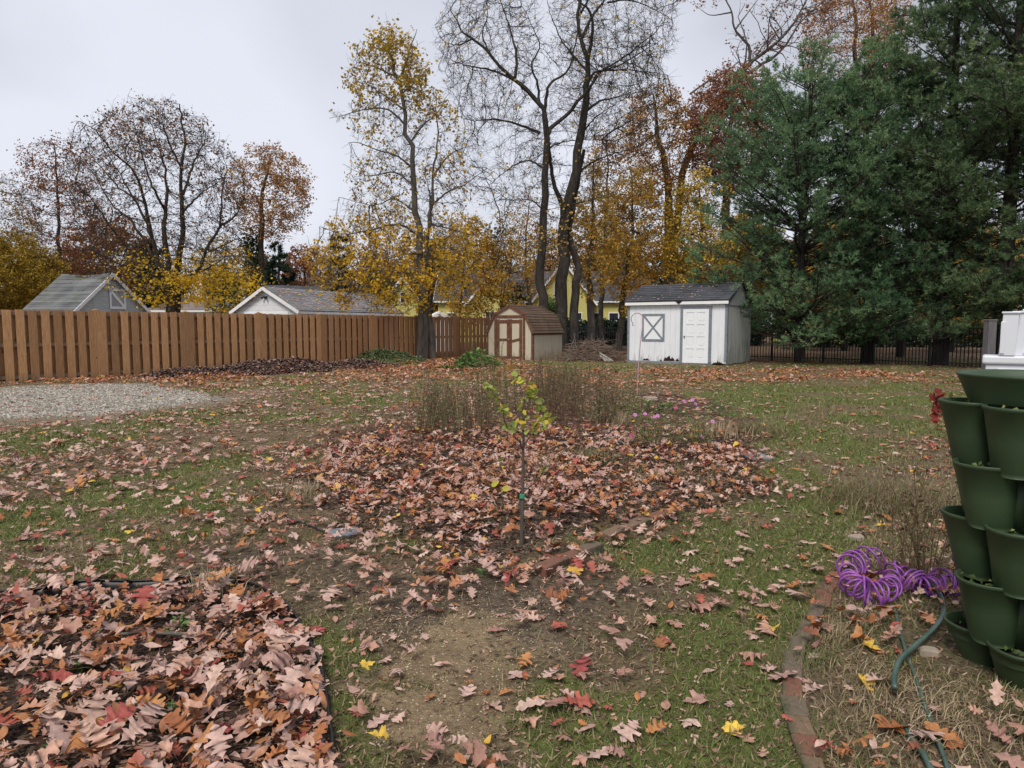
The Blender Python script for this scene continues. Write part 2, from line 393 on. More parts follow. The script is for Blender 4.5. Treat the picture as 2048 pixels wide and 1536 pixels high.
# ------------------------------------------------------------------ leaf templates
def strip_leaf(along, half, stem=0.12):
    """half outline [(t, w)], midrib at matching t; returns verts (u,w) and tris"""
    n = len(half); vs = []
    mid = np.linspace(0, 1, n)
    mid = np.array([np.clip(h[0]*0.8+m*0.2, 0, 1) for h, m in zip(half, mid)])
    mid = np.maximum.accumulate(mid)
    for m in mid: vs.append((m, 0.0))
    for t, w_ in half: vs.append((t, w_))
    for t, w_ in half: vs.append((t, -w_*0.96))
    q = []
    for i in range(n-1):
        q.append((i, i+1, n+i+1, n+i)); q.append((i, 2*n+i, 2*n+i+1, i+1))
    # stem
    b = len(vs); vs += [(-stem, 0.006), (-stem, -0.006), (0.02, -0.012), (0.02, 0.012)]; q.append((b, b+1, b+2, b+3))
    return np.array(vs), np.array(q)
OAK = strip_leaf(1, [(0,0),(0.08,0.07),(0.20,0.24),(0.18,0.31),(0.28,0.22),(0.32,0.13),(0.44,0.32),(0.42,0.42),(0.54,0.40),(0.56,0.24),(0.60,0.15),(0.72,0.27),(0.74,0.35),(0.83,0.28),(0.82,0.16),(0.92,0.13),(1.0,0)])
OAK2 = strip_leaf(1, [(0,0),(0.12,0.07),(0.24,0.18),(0.27,0.26),(0.35,0.18),(0.40,0.12),(0.50,0.28),(0.54,0.34),(0.61,0.26),(0.62,0.15),(0.66,0.15),(0.76,0.27),(0.86,0.22),(0.86,0.13),(0.94,0.10),(1.0,0)])
MAPLE = strip_leaf(1, [(0.02,0),(-0.08,0.16),(-0.04,0.30),(0.10,0.34),(0.16,0.44),(0.28,0.60),(0.36,0.50),(0.46,0.52),(0.40,0.28),(0.48,0.16),(0.62,0.26),(0.70,0.28),(0.76,0.14),(0.86,0.10),(1.0,0)])
ELLI = strip_leaf(1, [(0,0),(0.08,0.10),(0.22,0.20),(0.40,0.26),(0.58,0.24),(0.76,0.17),(0.90,0.08),(1.0,0)])
LOWP = (np.array([(0,0),(.3,.34),(.42,.16),(.7,.34),(1.,0),(.7,-.30),(.5,-.14),(.25,-.36)]), None)
LOWT = np.array([(0,1,2),(0,2,6),(0,6,7),(2,3,4),(2,4,6),(4,5,6)])
def leaf_arrays(tmpl, pos, size, rot, tilt, tdir, curl, bend):
    """vectorised leaves: returns V (N*k,3)"""
    uv = tmpl; k = len(uv); n = len(pos)
    u = uv[:, 0][None]-0.5; wv = uv[:, 1][None]
    zc = curl[:, None]*(np.abs(wv)*2.2)**2*0.22 + bend[:, None]*(u*2)**2*0.16
    zc = zc + 0.05*np.sin(u*9+curl[:, None]*20)*np.sign(wv)*np.abs(wv)*2
    x = u*np.ones((n, 1)); y = wv*np.ones((n, 1))*(1-0.25*np.abs(curl[:, None]))
    P = np.stack([x, y, zc], 2)*size[:, None, None]
    ca, sa = np.cos(tilt), np.sin(tilt)
    # tilt about x then rotate about z
    y2 = P[:, :, 1]*ca[:, None]-P[:, :, 2]*sa[:, None]; z2 = P[:, :, 1]*sa[:, None]+P[:, :, 2]*ca[:, None]
    cb, sb = np.cos(tdir), np.sin(tdir)
    x2 = P[:, :, 0]*cb[:, None]+z2*sb[:, None]; z3 = -P[:, :, 0]*sb[:, None]+z2*cb[:, None]
    cr_, sr_ = np.cos(rot), np.sin(rot)
    xx = x2*cr_[:, None]-y2*sr_[:, None]; yy = x2*sr_[:, None]+y2*cr_[:, None]
    z3 = z3 - z3.min(1, keepdims=True)*0.8
    return np.stack([xx+pos[:, 0:1], yy+pos[:, 1:2], z3+pos[:, 2:3]], 2)
LEAFSTOPS = [(0.0,(0.47,0.29,0.24)),(0.12,(0.58,0.39,0.33)),(0.24,(0.35,0.18,0.14)),(0.34,(0.49,0.27,0.19)),(0.44,(0.62,0.44,0.36)),
    (0.52,(0.46,0.18,0.07)),(0.60,(0.32,0.11,0.042)),(0.68,(0.52,0.235,0.085)),(0.76,(0.22,0.075,0.04)),(0.83,(0.42,0.11,0.075)),(0.90,(0.32,0.065,0.06)),
    (0.945,(0.62,0.36,0.06)),(1.0,(0.72,0.50,0.07))]
m_fleaf = leaf_mat('fallen_leaf', LEAFSTOPS, 0.55, 0.08, 0.35, mottle=0.22)
# ------------------------------------------------------------------ fallen leaves
# other standing things leaves must not pass through are few; scatter over the visible wedge
def scatter_leaves():
    r = np.random.default_rng(11); DM = 640.0
    pts = []
    for (y0, y1) in ((1.5, 4), (4, 8), (8, 14), (14, 22), (22, 33)):
        wdt = 0.80*y1+1.6; area = (y1-y0)*2*wdt; dm = DM if y0 < 14 else 170
        n = int(area*dm); p = np.stack([r.uniform(-wdt, wdt, n), r.uniform(y0, y1, n)], 1)
        p = p[np.abs(p[:, 0]) < 0.80*p[:, 1]+1.4]
        z = zones(p[:, 0], p[:, 1]); x, y = p[:, 0], p[:, 1]
        cl = fbm(x, y, 1.1, 3); cl2 = fbm(x+30, y, 3.1, 3)
        base = 125*sstep(0.28, 0.60, cl*0.5+cl2*0.5)+26
        base = np.where(x > 0.5, base*0.50, base*1.15)*np.where(y < 3.2, .6, 1)
        base = base*np.where(y > 8, 0.55, 1)
        rgz = z['rg']; d = base*(1-0.35*rgz)
        front = sstep(1.0, -0.6, x)*sstep(4.0, 3.0, y)
        d = d + z['bed']*sstep(9.6, 7.2, y)*(300*sstep(0.22, 0.50, cl2)+70) + z['bed']*(1-sstep(9.3, 7.2, y))*38
        d = d*(1-z['bed2']) + z['bed2']*(330*sstep(0.20, 0.46, cl2)+150)*(0.85+0.55*sstep(-1.8, -0.9, x))
        d = d + z['strip']*(130 if y0 >= 14 else 100)*sstep(0.3, 0.6, cl)
        d = d*(1-0.80*z['sand'])*(1-0.80*z['gravel'])*(1-0.3*z['dust'])*(1-0.25*z['dirt'])
        pl = z['plant']; d = d*(1-pl)+pl*(150*sstep(0.30, 0.58, cl2)+30)*np.where(y > 4.2, 0.5, 1)
        # leaf drift spilling over the bottom of the sand, and the small heap on the lawn
        g1 = gp(930, 1530); g2 = gp(540, 935)
        d = d + 90*np.exp(-((x+.55)**2/.10+(y-3.3)**2/.5)) + 75*z['dirt']*sstep(.40, .6, cl2) + 130*np.exp(-((x-g1[0])**2/0.10+(y-g1[1])**2/0.02)) + 110*np.exp(-((x-g2[0])**2/0.35+(y-g2[1])**2/0.10))
        mz = mulch_z(x, y); d = np.where(mz > 0.05, 14+75*sstep(.45, .62, cl2), d); d = np.where(green_z(x, y) > 0.08, 22, d)
        keep = r.random(len(p)) < d/dm
        q = p[keep]; zk = {k: v[keep] for k, v in z.items()}
        # colour: tan and pink on the lawn, rust in the drifts, orange far away
        rr = r.random(len(q)); warm = np.clip(0.18+0.45*zk['strip']+0.20*zk['bed']+0.18*zk['bed2']+0.25*zk['plant']+0.12*(q[:, 1] > 14), 0, 0.92)
        u = r.random(len(q))
        col = np.where(u > warm, rr*0.48, 0.48+rr*0.28)
        v = r.random(len(q)); col = np.where(v < 0.085, 0.80+rr*0.12, col)
        yel = 0.018+0.22*(np.exp(-((q[:, 0]+2.6)**2+(q[:, 1]-29)**2)/9))+0.04*(q[:, 1] > 16)
        col = np.where(v > 1-yel, 0.935+rr*0.065, col)
        dens = d[keep]; lift = np.clip((dens-45)/110, 0, 1)
        pts.append(np.concatenate([q, col[:, None], lift[:, None]], 1))
    return np.concatenate(pts), r
LP_, r_ = scatter_leaves()
n = len(LP_); print('leaves', n)
lx, ly, lcol, llift = LP_.T
# keep leaves out of the footprints of solid things
FOOT = []
def foot_ok(x, y):
    ok = np.ones(len(x), bool)
    for p in FOOT: ok &= sdpoly(x, y, p) < 0.03
    return ok
FOOT.append([(1.72+0.52*math.cos(a), 2.84+0.0*a+0.30*math.sin(a)) for a in np.linspace(0, 2*PI, 12)[:-1]] if False else [(1.75,2.62),(2.25,2.62),(2.4,2.85),(2.2,3.1),(1.75,3.1),(1.62,2.85)])
ok = foot_ok(lx, ly); lx, ly, lcol, llift = lx[ok], ly[ok], lcol[ok], llift[ok]; n = len(lx)
dist = np.sqrt(lx**2+ly**2+1.4**2)
kind = r_.choice(4, n, p=[0.40, 0.26, 0.12, 0.22])
kind = np.where(lcol > 0.93, r_.choice([2, 3], n, p=[.6, .4]), kind)
size = np.where(kind == 0, 0.045+0.105*r_.random(n)**1.9, np.where(kind == 1, 0.04+0.09*r_.random(n)**1.7, np.where(kind == 2, r_.uniform(0.045, 0.095, n), r_.uniform(0.03, 0.075, n))))
size = size*np.where(dist > 12, 1.08, 1)*np.where((ly > 3.8) & (ly < 11) & (lx > -3) & (lx < 4), .86, 1)
rot = r_.uniform(0, 2*PI, n); sgn = r_.choice([-1, 1], n)
tl = r_.normal(0, 0.14, n)+llift*r_.normal(0, 0.34, n); td = r_.normal(0, 0.12, n)+llift*r_.normal(0, 0.35, n)
curl = r_.normal(0.15, 0.7, n)+llift*r_.normal(0, 0.4, n); bend = r_.normal(0.0, 0.5, n)
curl = np.clip(curl, -1.4, 1.4)
zb = top_z(lx, ly)+0.004+llift*r_.random(n)*0.075*np.where(dist < 7, 1, 0.8)+r_.random(n)*0.012
# those that show largest, inside the frame
dpx = lx/(ly*cp+(H-0)*sp_)*F; zc_ = ly*cp+H*sp_; vpx = 768-((0-H)*cp+ly*sp_)/zc_*F
inside = (np.abs(dpx) < 1010) & (vpx < 1525) & (vpx > 0)
score = np.where(inside, size/dist, -1) * np.where(ly > 1.9, 1, 0)
order = np.argsort(-score)[:300]; indiv = np.zeros(n, bool); indiv[order] = True
TM = [OAK, OAK2, MAPLE, ELLI]
def colour_word(c):
    if c < 0.30: return 'pinkish tan'
    if c < 0.48: return 'pale tan'
    if c < 0.64: return 'orange brown'
    if c < 0.78: return 'rust brown'
    if c < 0.93: return 'red'
    return 'yellow'
KW = ['broad oak', 'slim oak', 'maple', 'oval']
zi = zones(lx[order], ly[order])
for j, i in enumerate(order):
    uv, fq = TM[kind[i]]
    s = slice(i, i+1)
    P = leaf_arrays(uv, np.zeros((1, 3)), size[s], rot[s], tl[s], td[s], curl[s], bend[s])[0]
    nm = 'oak_leaf' if kind[i] < 2 else ('maple_leaf' if kind[i] == 2 else 'oval_leaf')
    o = np_mesh(nm, P, fq, None, m_fleaf, attr=np.full(len(fq), lcol[i])); o.location = (lx[i], ly[i], zb[i])
    big = 'large ' if size[i] > 0.13 else ''
    where = 'in the mulch bed inside the black edging' if zi['bed2'][j] > .5 else 'on the bare sandy patch' if zi['sand'][j] > .4 else 'in the planting bed round the sapling' if zi['bed'][j] > .5 else 'by the hoses right of the bricks' if zi['plant'][j] > .5 else 'on bare brown dirt before the sapling' if zi['dirt'][j] > .5 else 'on grass left of the brick line' if lx[i] > 0 else 'on thin grass left of the sapling'
    curled = 'curled' if abs(curl[i]) > 0.75 else 'flat'
    tag(o, '%s%s %s %s leaf %s' % (big, curled, colour_word(lcol[i]), KW[kind[i]], where), 'fallen leaf', 'fallen autumn leaves in the foreground')
Vs, Qs, Ts, Aq, At = [], [], [], [], []; off = 0
for near in (True, False):
    for k in range(4):
        sel = (~indiv) & (kind == k) & ((dist < 11) if near else (dist >= 11))
        m = sel.sum()
        if not m: continue
        uv, fq = TM[k] if near else (LOWP[0], None)
        if not near and k >= 2: uv = LOWP[0]*np.array([1, .8])
        P = leaf_arrays(uv, np.stack([lx, ly, zb], 1)[sel], size[sel], rot[sel], tl[sel], td[sel], curl[sel], bend[sel])
        kk = len(uv); base = off+np.arange(m)[:, None, None]*kk
        if near: Qs.append((fq[None]+base).reshape(-1, 4)); Aq.append(np.repeat(lcol[sel], len(fq)))
        else: Ts.append((LOWT[None]+base).reshape(-1, 3)); At.append(np.repeat(lcol[sel], len(LOWT)))
        Vs.append(P.reshape(-1, 3)); off += m*kk
o = np_mesh('fallen_leaves', np.concatenate(Vs), np.concatenate(Qs), np.concatenate(Ts), m_fleaf, attr=np.concatenate(Aq+At))
tag(o, 'carpet of smaller and farther fallen oak and maple leaves across the lawn and beds', 'fallen leaves', kind='stuff')

# ------------------------------------------------------------------ grass blades near the camera
def grass():
    r = np.random.default_rng(5); out_ = []
    for (y0, y1, dm) in ((1.6, 3.2, 6500), (3.2, 5, 3600), (5, 8, 1500), (8, 13, 330), (13, 24, 90)):
        wd = 0.78*y1+1.0; nn = int((y1-y0)*2*wd*dm); p = np.stack([r.uniform(-wd, wd, nn), r.uniform(y0, y1, nn)], 1)
        p = p[np.abs(p[:, 0]) < 0.78*p[:, 1]+0.6]
        z = zones(p[:, 0], p[:, 1]); pr = np.clip(0.16+0.95*z['green'], 0, 1)
        for k in ('bed', 'bed2', 'sand', 'gravel', 'dirt'): pr = pr*(1-(0.93 if k != 'dirt' else 0.75)*z[k])
        pr = np.maximum(pr, 0.45*z['plant']); pr = np.maximum(pr, 0.10*z['dirt']*vnoise(p[:, 0], p[:, 1], 5))
        kp = r.random(len(p)) < pr*(0.55+0.9*vnoise(p[:, 0], p[:, 1], 9))
        p = p[kp]; g = z['green'][kp]; pl = z['plant'][kp]
        c = np.where(r.random(len(p)) < 0.26+0.52*g-0.22*pl, 0.5+r.random(len(p))*0.5, r.random(len(p))*0.45)
        hgt = r.uniform(0.014, 0.040, len(p))*(1+0.9*(y0 > 5))*(1+0.4*pl)
        out_.append(np.concatenate([p, c[:, None], hgt[:, None], np.full((len(p), 1), 0.0016+0.0009*y0)], 1))
    a = np.concatenate(out_); a = a[foot_ok(a[:, 0], a[:, 1])]; m = len(a); print('blades', m)
    ang = r.uniform(0, 2*PI, m); la = r.uniform(0, 2*PI, m); ln = r.uniform(0.2, 1.3, m)*a[:, 3]
    z0 = top_z(a[:, 0], a[:, 1])-0.003
    dx = np.cos(ang)*a[:, 4]; dy = np.sin(ang)*a[:, 4]
    A = np.stack([a[:, 0]-dx, a[:, 1]-dy, z0], 1); B = np.stack([a[:, 0]+dx, a[:, 1]+dy, z0], 1)
    T_ = np.stack([a[:, 0]+np.cos(la)*ln, a[:, 1]+np.sin(la)*ln, z0+a[:, 3]], 1)
    V = np.stack([A, B, T_], 1).reshape(-1, 3); T = np.arange(m*3).reshape(-1, 3)
    mt = leaf_mat('grass_blade', [(0, (0.24, 0.185, 0.10)), (0.25, (0.40, 0.32, 0.19)), (0.45, (0.19, 0.15, 0.08)), (0.5, (0.09, 0.13, 0.035)), (0.8, (0.14, 0.185, 0.05)), (1, (0.23, 0.26, 0.09))], 0.6, 0.25, mottle=0)
    o = np_mesh('grass', V, None, T, mt, attr=a[:, 2]); tag(o, 'short patchy green and straw coloured grass of the lawn', 'grass', kind='stuff')
grass()
# pebbles of the gravel drive and of the sandy patch
def pebbles(name, poly, n, s0, s1, cols, label, seed, zoff=0.0):
    r = np.random.default_rng(seed); P = np.array(poly); x0, y0 = P.min(0); x1, y1 = P.max(0)
    p = np.stack([r.uniform(x0, x1, n*3), r.uniform(y0, y1, n*3)], 1); y_ok = (p[:, 1] > 1.6)
    p = p[(sdpoly(p[:, 0], p[:, 1], poly)+0.3*(r.random(n*3)-0.6)*np.minimum(1, p[:, 1]/4) > 0) & y_ok & (np.abs(p[:, 0]) < 0.8*p[:, 1]+1)][:n]; m = len(p)
    base = np.array([(1,0,0),(0,1,0),(-1,0,0),(0,-1,0),(0,0,1),(0,0,-1)], float)
    tri = np.array([(0,1,4),(1,2,4),(2,3,4),(3,0,4)]);
    s = r.uniform(s0, s1, (m, 1, 1))*r.uniform(0.6, 1.3, (m, 1, 3)); V = base[None]*s*np.array([1, 1, .7]); V = V+r.normal(0, 0.12, V.shape)*s
    a = r.uniform(0, PI, m); c_, s_ = np.cos(a)[:, None], np.sin(a)[:, None]
    V = np.stack([V[:, :, 0]*c_-V[:, :, 1]*s_, V[:, :, 0]*s_+V[:, :, 1]*c_, V[:, :, 2]], 2)
    V += np.stack([p[:, 0], p[:, 1], gz(p[:, 0], p[:, 1])+0.001], 1)[:, None]
    T = (tri[None]+np.arange(m)[:, None, None]*6).reshape(-1, 3)
    mt = leaf_mat(name+'_stone', cols, 0.8, 0, mottle=0.1)
    o = np_mesh(name, V.reshape(-1, 3), None, T, mt, attr=np.repeat(r.random(m), 4)); tag(o, label, 'gravel', kind='stuff')
pebbles('gravel', GRAVEL, 16000, 0.010, 0.028, [(0, (0.15, 0.135, 0.11)), (0.5, (0.31, 0.28, 0.235)), (1, (0.52, 0.48, 0.42))], 'pale grey gravel of the parking strip by the wooden fence', 21)
pebbles('pebbles', G([(700,1200),(1080,1180),(1120,1300),(1060,1420),(985,1536),(900,1700),(740,1700),(700,1400)]), 1700, 0.0015, 0.005, [(0, (0.30, 0.22, 0.13)), (0.5, (0.55, 0.45, 0.30)), (0.85, (0.42, 0.36, 0.27)), (1, (0.10, 0.08, 0.06))], 'fine pale pebbles in the bare sandy soil patch', 22)
# bark chips
def chips(name, n, sampler, label, cols, seed, s=(0.015, 0.05)):
    r = np.random.default_rng(seed); p = sampler(r, n); m = len(p)
    L_ = r.uniform(s[0], s[1], m); W_ = L_*r.uniform(.2, .45, m); a = r.uniform(0, 2*PI, m); t = r.normal(0, .35, m); t2 = r.normal(0, .35, m)
    q = np.array([(-1,-1),(1,-1),(1,1),(-1,1)], float)
    X_ = q[None, :, 0]*L_[:, None]; Y_ = q[None, :, 1]*W_[:, None]
    Z_ = X_*np.sin(t)[:, None]+Y_*np.sin(t2)[:, None]+0.006
    c_, s_ = np.cos(a)[:, None], np.sin(a)[:, None]
    V = np.stack([X_*c_-Y_*s_+p[:, 0:1], X_*s_+Y_*c_+p[:, 1:2], Z_+p[:, 2:3]], 2)
    o = np_mesh(name, V.reshape(-1, 3), np.arange(m*4).reshape(-1, 4), None, leaf_mat(name+'_mat', cols, .8, 0), attr=r.random(m)); tag(o, label, 'leaf litter' if name == 'leaf_crumbs' else 'bark mulch', kind='stuff')
def s_bed(r, n):
    P = np.array(BED+BED2); x0, y0 = P.min(0); x1, y1 = P.max(0); x0 = max(x0, -3.5)
    p = np.stack([r.uniform(x0, x1, n*2), r.uniform(max(1.7, y0), min(y1, 9), n*2)], 1)
    z = zones(p[:, 0], p[:, 1]); k = (np.maximum(z['bed'], z['bed2']) > 0.5) & (np.abs(p[:, 0]) < .78*p[:, 1]+.6); p = p[k][:n]
    return np.concatenate([p, gz(p[:, 0], p[:, 1])[:, None]], 1)
chips('bark_chips', 30000, s_bed, 'dark bark chips covering the two planting beds', [(0, (0.02, 0.013, 0.01)), (.6, (0.075, 0.05, 0.037)), (1, (0.17, 0.12, 0.09))], 31, (.006, .022))
def s_heap(r, n):
    p = np.stack([r.uniform(_a[0]-5, _a[0]+5.5, n), r.uniform(_a[1]-4.5, _a[1]+6, n)], 1); h = mulch_z(p[:, 0], p[:, 1]); k = h > 0.015; p = p[k]
    return np.concatenate([p, (gz(p[:, 0], p[:, 1])+h[k]+0.01)[:, None]], 1)
chips('heap_chips', 50000, s_heap, 'coarse chips lying loose all over the dark mulch heap', [(0, (0.05, 0.03, 0.026)), (.7, (0.16, 0.10, 0.085)), (1, (0.32, 0.23, 0.19))], 32, (.03, .07))

def s_lawn(r, n):
    y = 1.7+8.5*r.random(n)**1.35; x = (r.random(n)*2-1)*(.78*y+.4); z = zones(x, y); k = r.random(n) < (.85-.55*z['sand']-.5*z['gravel']); x, y = x[k], y[k]
    return np.stack([x, y, gz(x, y)], 1)
chips('leaf_crumbs', 60000, s_lawn, 'small torn leaf bits, stems and soil crumbs strewn over the near lawn', [(0, (0.05, 0.035, 0.025)), (.35, (0.16, 0.10, 0.07)), (.7, (0.32, 0.19, 0.12)), (.9, (0.50, 0.34, 0.26)), (1, (0.10, 0.06, 0.04))], 33, (.003, .013))
# ------------------------------------------------------------------ brown board fence
m_fence = None
def wood_fence_mat():
    m, nt, bs = new_mat('stained_fence_boards')
    n = nse(nt, 5.0, 6, 0.7, mapscale=(9, 9, 0.6)); r = ramp(nt, [(0.28, (0.25, 0.13, 0.06)), (0.5, (0.42, 0.23, 0.11)), (0.75, (0.57, 0.345, 0.18))]); nt.links.new(n.outputs[0], r.inputs[0])
    kn = nse(nt, 7.0, 3, 0.5, mapscale=(2.5, 2.5, 1.2)); c = mixc(nt, mrange(nt, kn.outputs[0], 0.66, 0.74), r.outputs[0], (0.13, 0.055, 0.025))
    gr = nse(nt, 1.3, 4, 0.6); c = mixc(nt, mrange(nt, gr.outputs[0], 0.5, 0.8, 0, .35), c, (0.23, 0.14, 0.075))
    # boards further along are newer and redder
    hs = nt.nodes.new('ShaderNodeHueSaturation'); nt.links.new(c, hs.inputs['Color']); nt.links.new(mrange(nt, attr_node(nt), 0, 1, 0.72, 1.2), hs.inputs['Value'])
    tc = nt.nodes.new('ShaderNodeTexCoord'); sx = nt.nodes.new('ShaderNodeSeparateXYZ'); nt.links.new(tc.outputs['Object'], sx.inputs[0])
    c = mixc(nt, mrange(nt, sx.outputs[0], 8.0, 13.0, 0.0, 0.5), hs.outputs[0], (0.29, 0.125, 0.06))
    # damp green-grey line at the foot
    c = mixc(nt, mrange(nt, sx.outputs[2], 0.28, 0.02, 0.0, 0.35), c, (0.12, 0.10, 0.06))
    nt.links.new(c, bs.inputs['Base Color']); bs.inputs['Roughness'].default_value = 0.8; bs.inputs['Specular IOR Level'].default_value = 0.2
    bump(nt, bs, n.outputs[0], 0.5, 0.006); return m
m_fence = wood_fence_mat()
m_fdark = simple_mat('fence_rail_wood', (0.20, 0.13, 0.09), 0.9, 0.3, 8)
FA = Vector((-12.4, 16.7, 0)); FB = Vector((-1.5, 32.2, 0)); fd = (FB-FA).normalized()
fence_root = thing('wooden_fence', 'long reddish brown board on board fence along the left side of the lawn', 'fence', (FA.x, FA.y, 0))
fence_ang = math.atan2(fd.y, fd.x); fence_root.rotation_euler = (0, 0, fence_ang)
def fence_sections():
    # local x along the fence, local -y towards the lawn
    sec = 2.50; s = -4*sec+2.28-2.5; k = 0; total = (FB-FA).length+0.6
    while s < total:
        L_ = sec
        # post behind with cap
        p = MB(); p.box(s-0.06, s+0.06, 0.065, 0.185, -0.05, 1.80); po = p.build('post', m_fence, fence_root, bevel=.004)
        tall = 1.90
        cpm = MB(); cpm.box(s-0.075, s+0.075, 0.05, 0.20, 1.80, 1.825)
        cpm.add([(s-.065,.06,1.825),(s+.065,.06,1.825),(s+.065,.19,1.825),(s-.065,.19,1.825),(s,.125,1.87)], [(0,1,4),(1,2,4),(2,3,4),(3,0,4)])
        cpm.build('post_cap', m_fence, po)
        r = MB()
        for z in (0.14, 0.93, 1.71): r.box(s+0.06, s+L_-0.06, 0.022, 0.095, z-0.045, z+0.045)
        r.build('rail', m_fdark, fence_root)
        b = MB(); per = L_/9.0; zz0 = 0.0
        for i in range(9):
            x0 = s+i*per; w_ = 0.185 if i else 0.30
            dz = random.uniform(-0.008, 0.008); xo = random.uniform(-0.006, 0.006); rr = random.random()
            t = random.uniform(-0.0015, 0.0015)
            xs_ = (x0-0.10 if i == 0 else x0+0.04); g = 0.03+gz1(*(FA+fd*max(0, x0)).to_2d())
            za = max(0.02, g); zb_ = 1.80+dz
            b.add([(xs_+xo,-0.001+t,za),(xs_+xo+w_,-0.001-t,za),(xs_+xo+w_,0.021-t,za),(xs_+xo,0.021+t,za),(xs_+xo+t*3,-0.001,zb_),(xs_+xo+w_+t*3,-0.001,zb_),(xs_+xo+w_+t*3,0.021,zb_),(xs_+xo+t*3,0.021,zb_)],
                  [(0,3,2,1),(4,5,6,7),(0,1,5,4),(1,2,6,5),(2,3,7,6),(3,0,4,7)], rr)
            b.box(x0+0.195, x0+0.195+0.185, 0.096, 0.115, 0.05, 1.79, -1.2) if i < 8 or L_ > 2 else None  # back boards all take the darkest tone: shade of the gaps put into colour
        b.build('board_panel', m_fence, fence_root)
        cap = MB(); cap.box(s-0.05, s+L_-0.052, -0.012, 0.105, 1.812, 1.834); cap.build('cap_rail', m_fence, fence_root) if False else None
        s += sec; k += 1
fence_sections()

# ------------------------------------------------------------------ gabled buildings
def shingle_mat(name, a, b, moss=None, sc_=1.0):
    m, nt, bs = new_mat(name)
    tc = nt.nodes.new('ShaderNodeTexCoord'); mp = nt.nodes.new('ShaderNodeMapping'); mp.inputs['Rotation'].default_value = (PI/2, 0, 0); nt.links.new(tc.outputs['Object'], mp.inputs[0])
    br = nt.nodes.new('ShaderNodeTexBrick'); br.inputs['Scale'].default_value = 1.0/sc_; br.inputs['Brick Width'].default_value = 0.30; br.inputs['Row Height'].default_value = 0.11
    br.inputs['Mortar Size'].default_value = 0.008; br.inputs['Color1'].default_value = (*a, 1); br.inputs['Color2'].default_value = (*b, 1); br.inputs['Mortar'].default_value = (a[0]*.4, a[1]*.4, a[2]*.4, 1); br.inputs['Bias'].default_value = 0
    nt.links.new(tc.outputs['UV'] if False else mp.outputs[0], br.inputs['Vector']); c = br.outputs['Color']
    n = nse(nt, 1.1, 5, .6); c = mixc(nt, mrange(nt, n.outputs[0], .35, .7, 0, .55), c, tuple(min(1, q*1.5) for q in b))
    if moss: n3 = nse(nt, 1.6, 6, .7); c = mixc(nt, mrange(nt, n3.outputs[0], moss[1], moss[1]+.15, 0, .8), c, moss[0])
    n2 = nse(nt, 60, 3, .6); hs = nt.nodes.new('ShaderNodeHueSaturation'); nt.links.new(c, hs.inputs['Color']); nt.links.new(mrange(nt, n2.outputs[0], .3, .7, .75, 1.25), hs.inputs['Value'])
    nt.links.new(hs.outputs[0], bs.inputs['Base Color']); bs.inputs['Roughness'].default_value = .9; bs.inputs['Specular IOR Level'].default_value = .2
    bump(nt, bs, br.outputs['Fac'], -0.5, 0.01); return m
def clap_mat(name, col, pitch=0.12, dirt=None):
    m, nt, bs = new_mat(name); tc = nt.nodes.new('ShaderNodeTexCoord'); sx = nt.nodes.new('ShaderNodeSeparateXYZ'); nt.links.new(tc.outputs['Object'], sx.inputs[0])
    fr = math_node(nt, 'FRACT', math_node(nt, 'DIVIDE', sx.outputs[2], pitch)); n = nse(nt, 2.5, 5, .65, mapscale=(1, 1, 4))
    c = mixc(nt, mrange(nt, n.outputs[0], .3, .7), tuple(q*.82 for q in col), col); c = mixc(nt, mrange(nt, fr, 0.10, 0.0, 0, .75), c, tuple(q*.35 for q in col))
    if dirt: n2 = nse(nt, 3.0, 6, .7, mapscale=(1, 1, .4)); c = mixc(nt, mrange(nt, n2.outputs[0], .55, .72, 0, .7), c, dirt)
    nt.links.new(c, bs.inputs['Base Color']); bs.inputs['Roughness'].default_value = .65; bump(nt, bs, fr, .5, .012); return m
m_white = simple_mat('white_trim_paint', (0.80, 0.80, 0.80), 0.5, 0.05, 5, 0.1)
m_glass, _nt, _bs = new_mat('window_glass'); _bs.inputs['Base Color'].default_value = (0.03, 0.035, 0.045, 1); _bs.inputs['Roughness'].default_value = 0.08; _bs.inputs['Specular IOR Level'].default_value = 0.6
def window(root, x, y, z, w_, h, frame_m, muntin=True):
    """in local gable frame, facing -y"""
    f = MB(); t = 0.07
    f.box(x-w_/2-t, x+w_/2+t, y-0.05, y-0.002, z+h, z+h+t); f.box(x-w_/2-t, x+w_/2+t, y-0.06, y-0.002, z-t, z)
    f.box(x-w_/2-t, x-w_/2, y-0.05, y-0.002, z, z+h); f.box(x+w_/2, x+w_/2+t, y-0.05, y-0.002, z, z+h)
    if muntin: f.box(x-w_/2, x+w_/2, y-0.035, y-0.012, z+h/2-0.02, z+h/2+0.02); f.box(x-0.015, x+0.015, y-0.034, y-0.013, z, z+h/2-.02); f.box(x-0.015, x+0.015, y-0.034, y-0.013, z+h/2+.02, z+h)
    fo = f.build('window', frame_m, root); g = MB(); g.box(x-w_/2, x+w_/2, y-0.010, y-0.004, z, z+h); g.build('pane', m_glass, fo)
